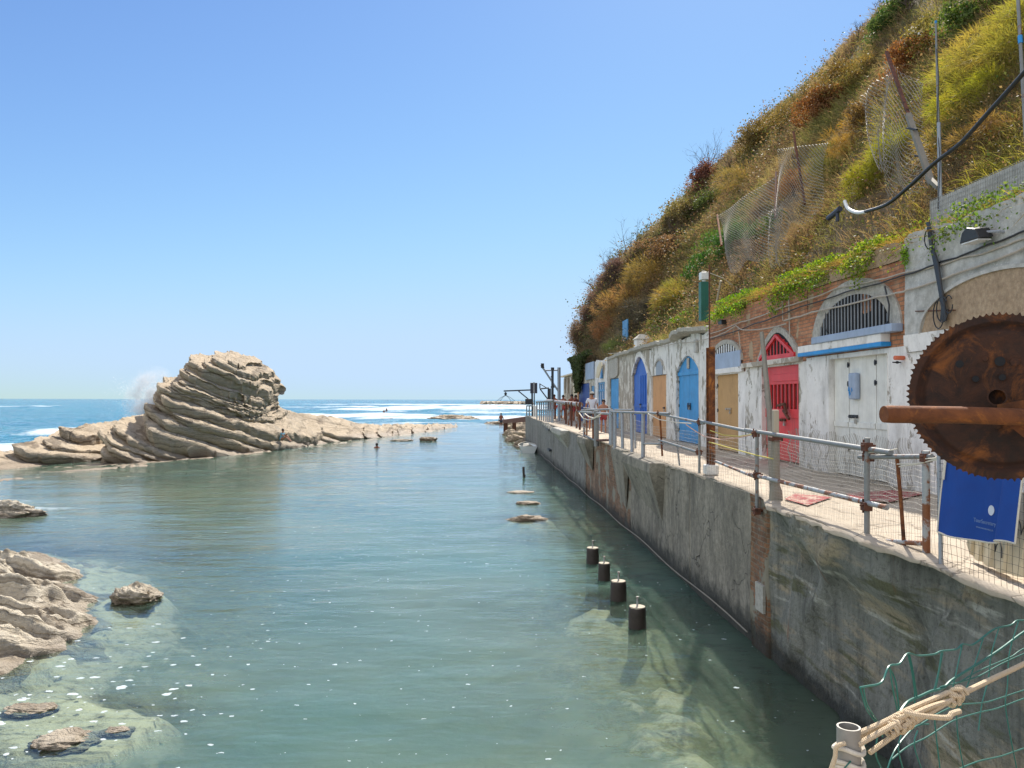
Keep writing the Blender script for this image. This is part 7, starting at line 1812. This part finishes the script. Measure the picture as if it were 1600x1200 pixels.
# seated woman on the reef
J = dict(pel=(0, 0, .07), sp=(0, .03, .17), ch=(0, .06, .29), nk=(0, .08, .385), hd=(0, .09, .43), tp=(0, .09, .495),
         shl=(-.1, .06, .33), ell=(-.13, .15, .22), wrl=(-.06, .25, .28), hal=(-.04, .28, .31), shr=(.1, .06, .33), elr=(.13, .15, .22), wrr=(.06, .25, .28), har=(.04, .28, .31),
         hpl=(-.05, .03, .06), knl=(-.07, .25, .22), anl=(-.06, .42, .02), tol=(-.06, .48, .0), hpr=(.05, .03, .06), knr=(.07, .27, .17), anr=(.06, .46, .0), tor=(.06, .52, -.02))
dg = bpy.context.evaluated_depsgraph_get(); dg.update()
def drop(px, py):
    d = ray(px, py).normalized(); ok, loc, n_, i_, ob, m_ = sc.ray_cast(dg, O, d); return loc if ok else PZ(px, py, .4)
p = drop(440, 691); ws = person('woman in a pale blue top sitting on the reef, knees up, holding a phone', p + Vector((.0, -.12, .08)), 1.66, -math.pi / 2 - .25, J, 'skin', dict(tee='bluetee', hair='long'))
b = MB(); hh = p + Vector((.3 * 1.66 + .02, -.1, .34 * 1.66)); b.box((hh.x, hh.y - .04, hh.z), (hh.x + .012, hh.y + .04, hh.z + .15)); tag(b.build('phone', M['black'], bevel=.004), 'small dark phone held up by the woman sitting on the reef', 'phone')
# swimmers
def swimmer(label, px, py, h, deep):
    q_ = PZ(px, py, 0); person(label, Vector((q_.x, q_.y, -deep)), h, .3, stand(.03, .05), 'tan_skin', dict(hair='long'))
swimmer('swimmer with dark hair, head above water off the reef', 589, 700, 1.75, 1.38)
swimmer('left one of two tiny bathers in the far breaking wave', 600, 646, 1.9, .9)
swimmer('right one of two tiny bathers in the far breaking wave', 604, 644.5, 1.9, .7)
# spray where a wave hits the back of the outcrop
n = 9000; c_ = PY(235, 640, 66); r1_ = rng.random(n)
ax = np.stack([rng.normal(size=n) * (.5 + 1.3 * r1_) + r1_ * .9, rng.normal(size=n) * 1.0, r1_ ** 1.2 * 3.0 + rng.normal(size=n) * .25 - .8], 1)
V, q_, cl = leaves(np.array(c_)[None, :] + ax, rng.uniform(.03, .085, n), np.full((n, 3), .9))
t = NT('spray_droplets'); d_ = t.n('ShaderNodeBsdfDiffuse', {'Color': (.9, .92, .95, 1)}); tr_ = t.n('ShaderNodeBsdfTransparent'); tl_ = t.n('ShaderNodeBsdfTranslucent', {'Color': (.95, .96, .98, 1)}); dm_ = t.n('ShaderNodeMixShader', {0: .55, 1: d_.outputs[0], 2: tl_.outputs[0]}); mx = t.n('ShaderNodeMixShader', {0: .6, 1: tr_.outputs[0], 2: dm_.outputs[0]}); t.t.links.new(mx.outputs[0], t.out.inputs[0])
tag(npmesh('sea_spray', V, q_, t.m, None, False), 'fine white spray thrown up behind the left shoulder of the outcrop', 'spray', kind='stuff')
t = NT('spray_mist'); den_ = t.ramp(t.noise(.9, 6, .7), [(.45, 0), (.6, 1)])
gr = t.n('ShaderNodeTexGradient', {'Vector': t.map((.42, .42, .3), (0, 0, 0))}, gradient_type='SPHERICAL').outputs['Fac']
pv = t.n('ShaderNodeVolumePrincipled', {'Color': (.95, .97, 1, 1), 'Anisotropy': .3, 'Density': t.m_('MULTIPLY', t.m_('MULTIPLY', den_, gr), 2.6)}); t.t.links.new(pv.outputs[0], t.out.inputs['Volume'])
me = bpy.data.meshes.new('spray_mist'); bm = bmesh.new(); bmesh.ops.create_cube(bm, size=1); bmesh.ops.scale(bm, vec=(5.2, 4.5, 6.5), verts=bm.verts); bm.to_mesh(me); bm.free()
o = link_mesh('spray_mist', me, t.m, None); o.location = PY(240, 634, 66); tag(o, 'pale mist of spray drifting behind the outcrop', 'spray', kind='stuff')
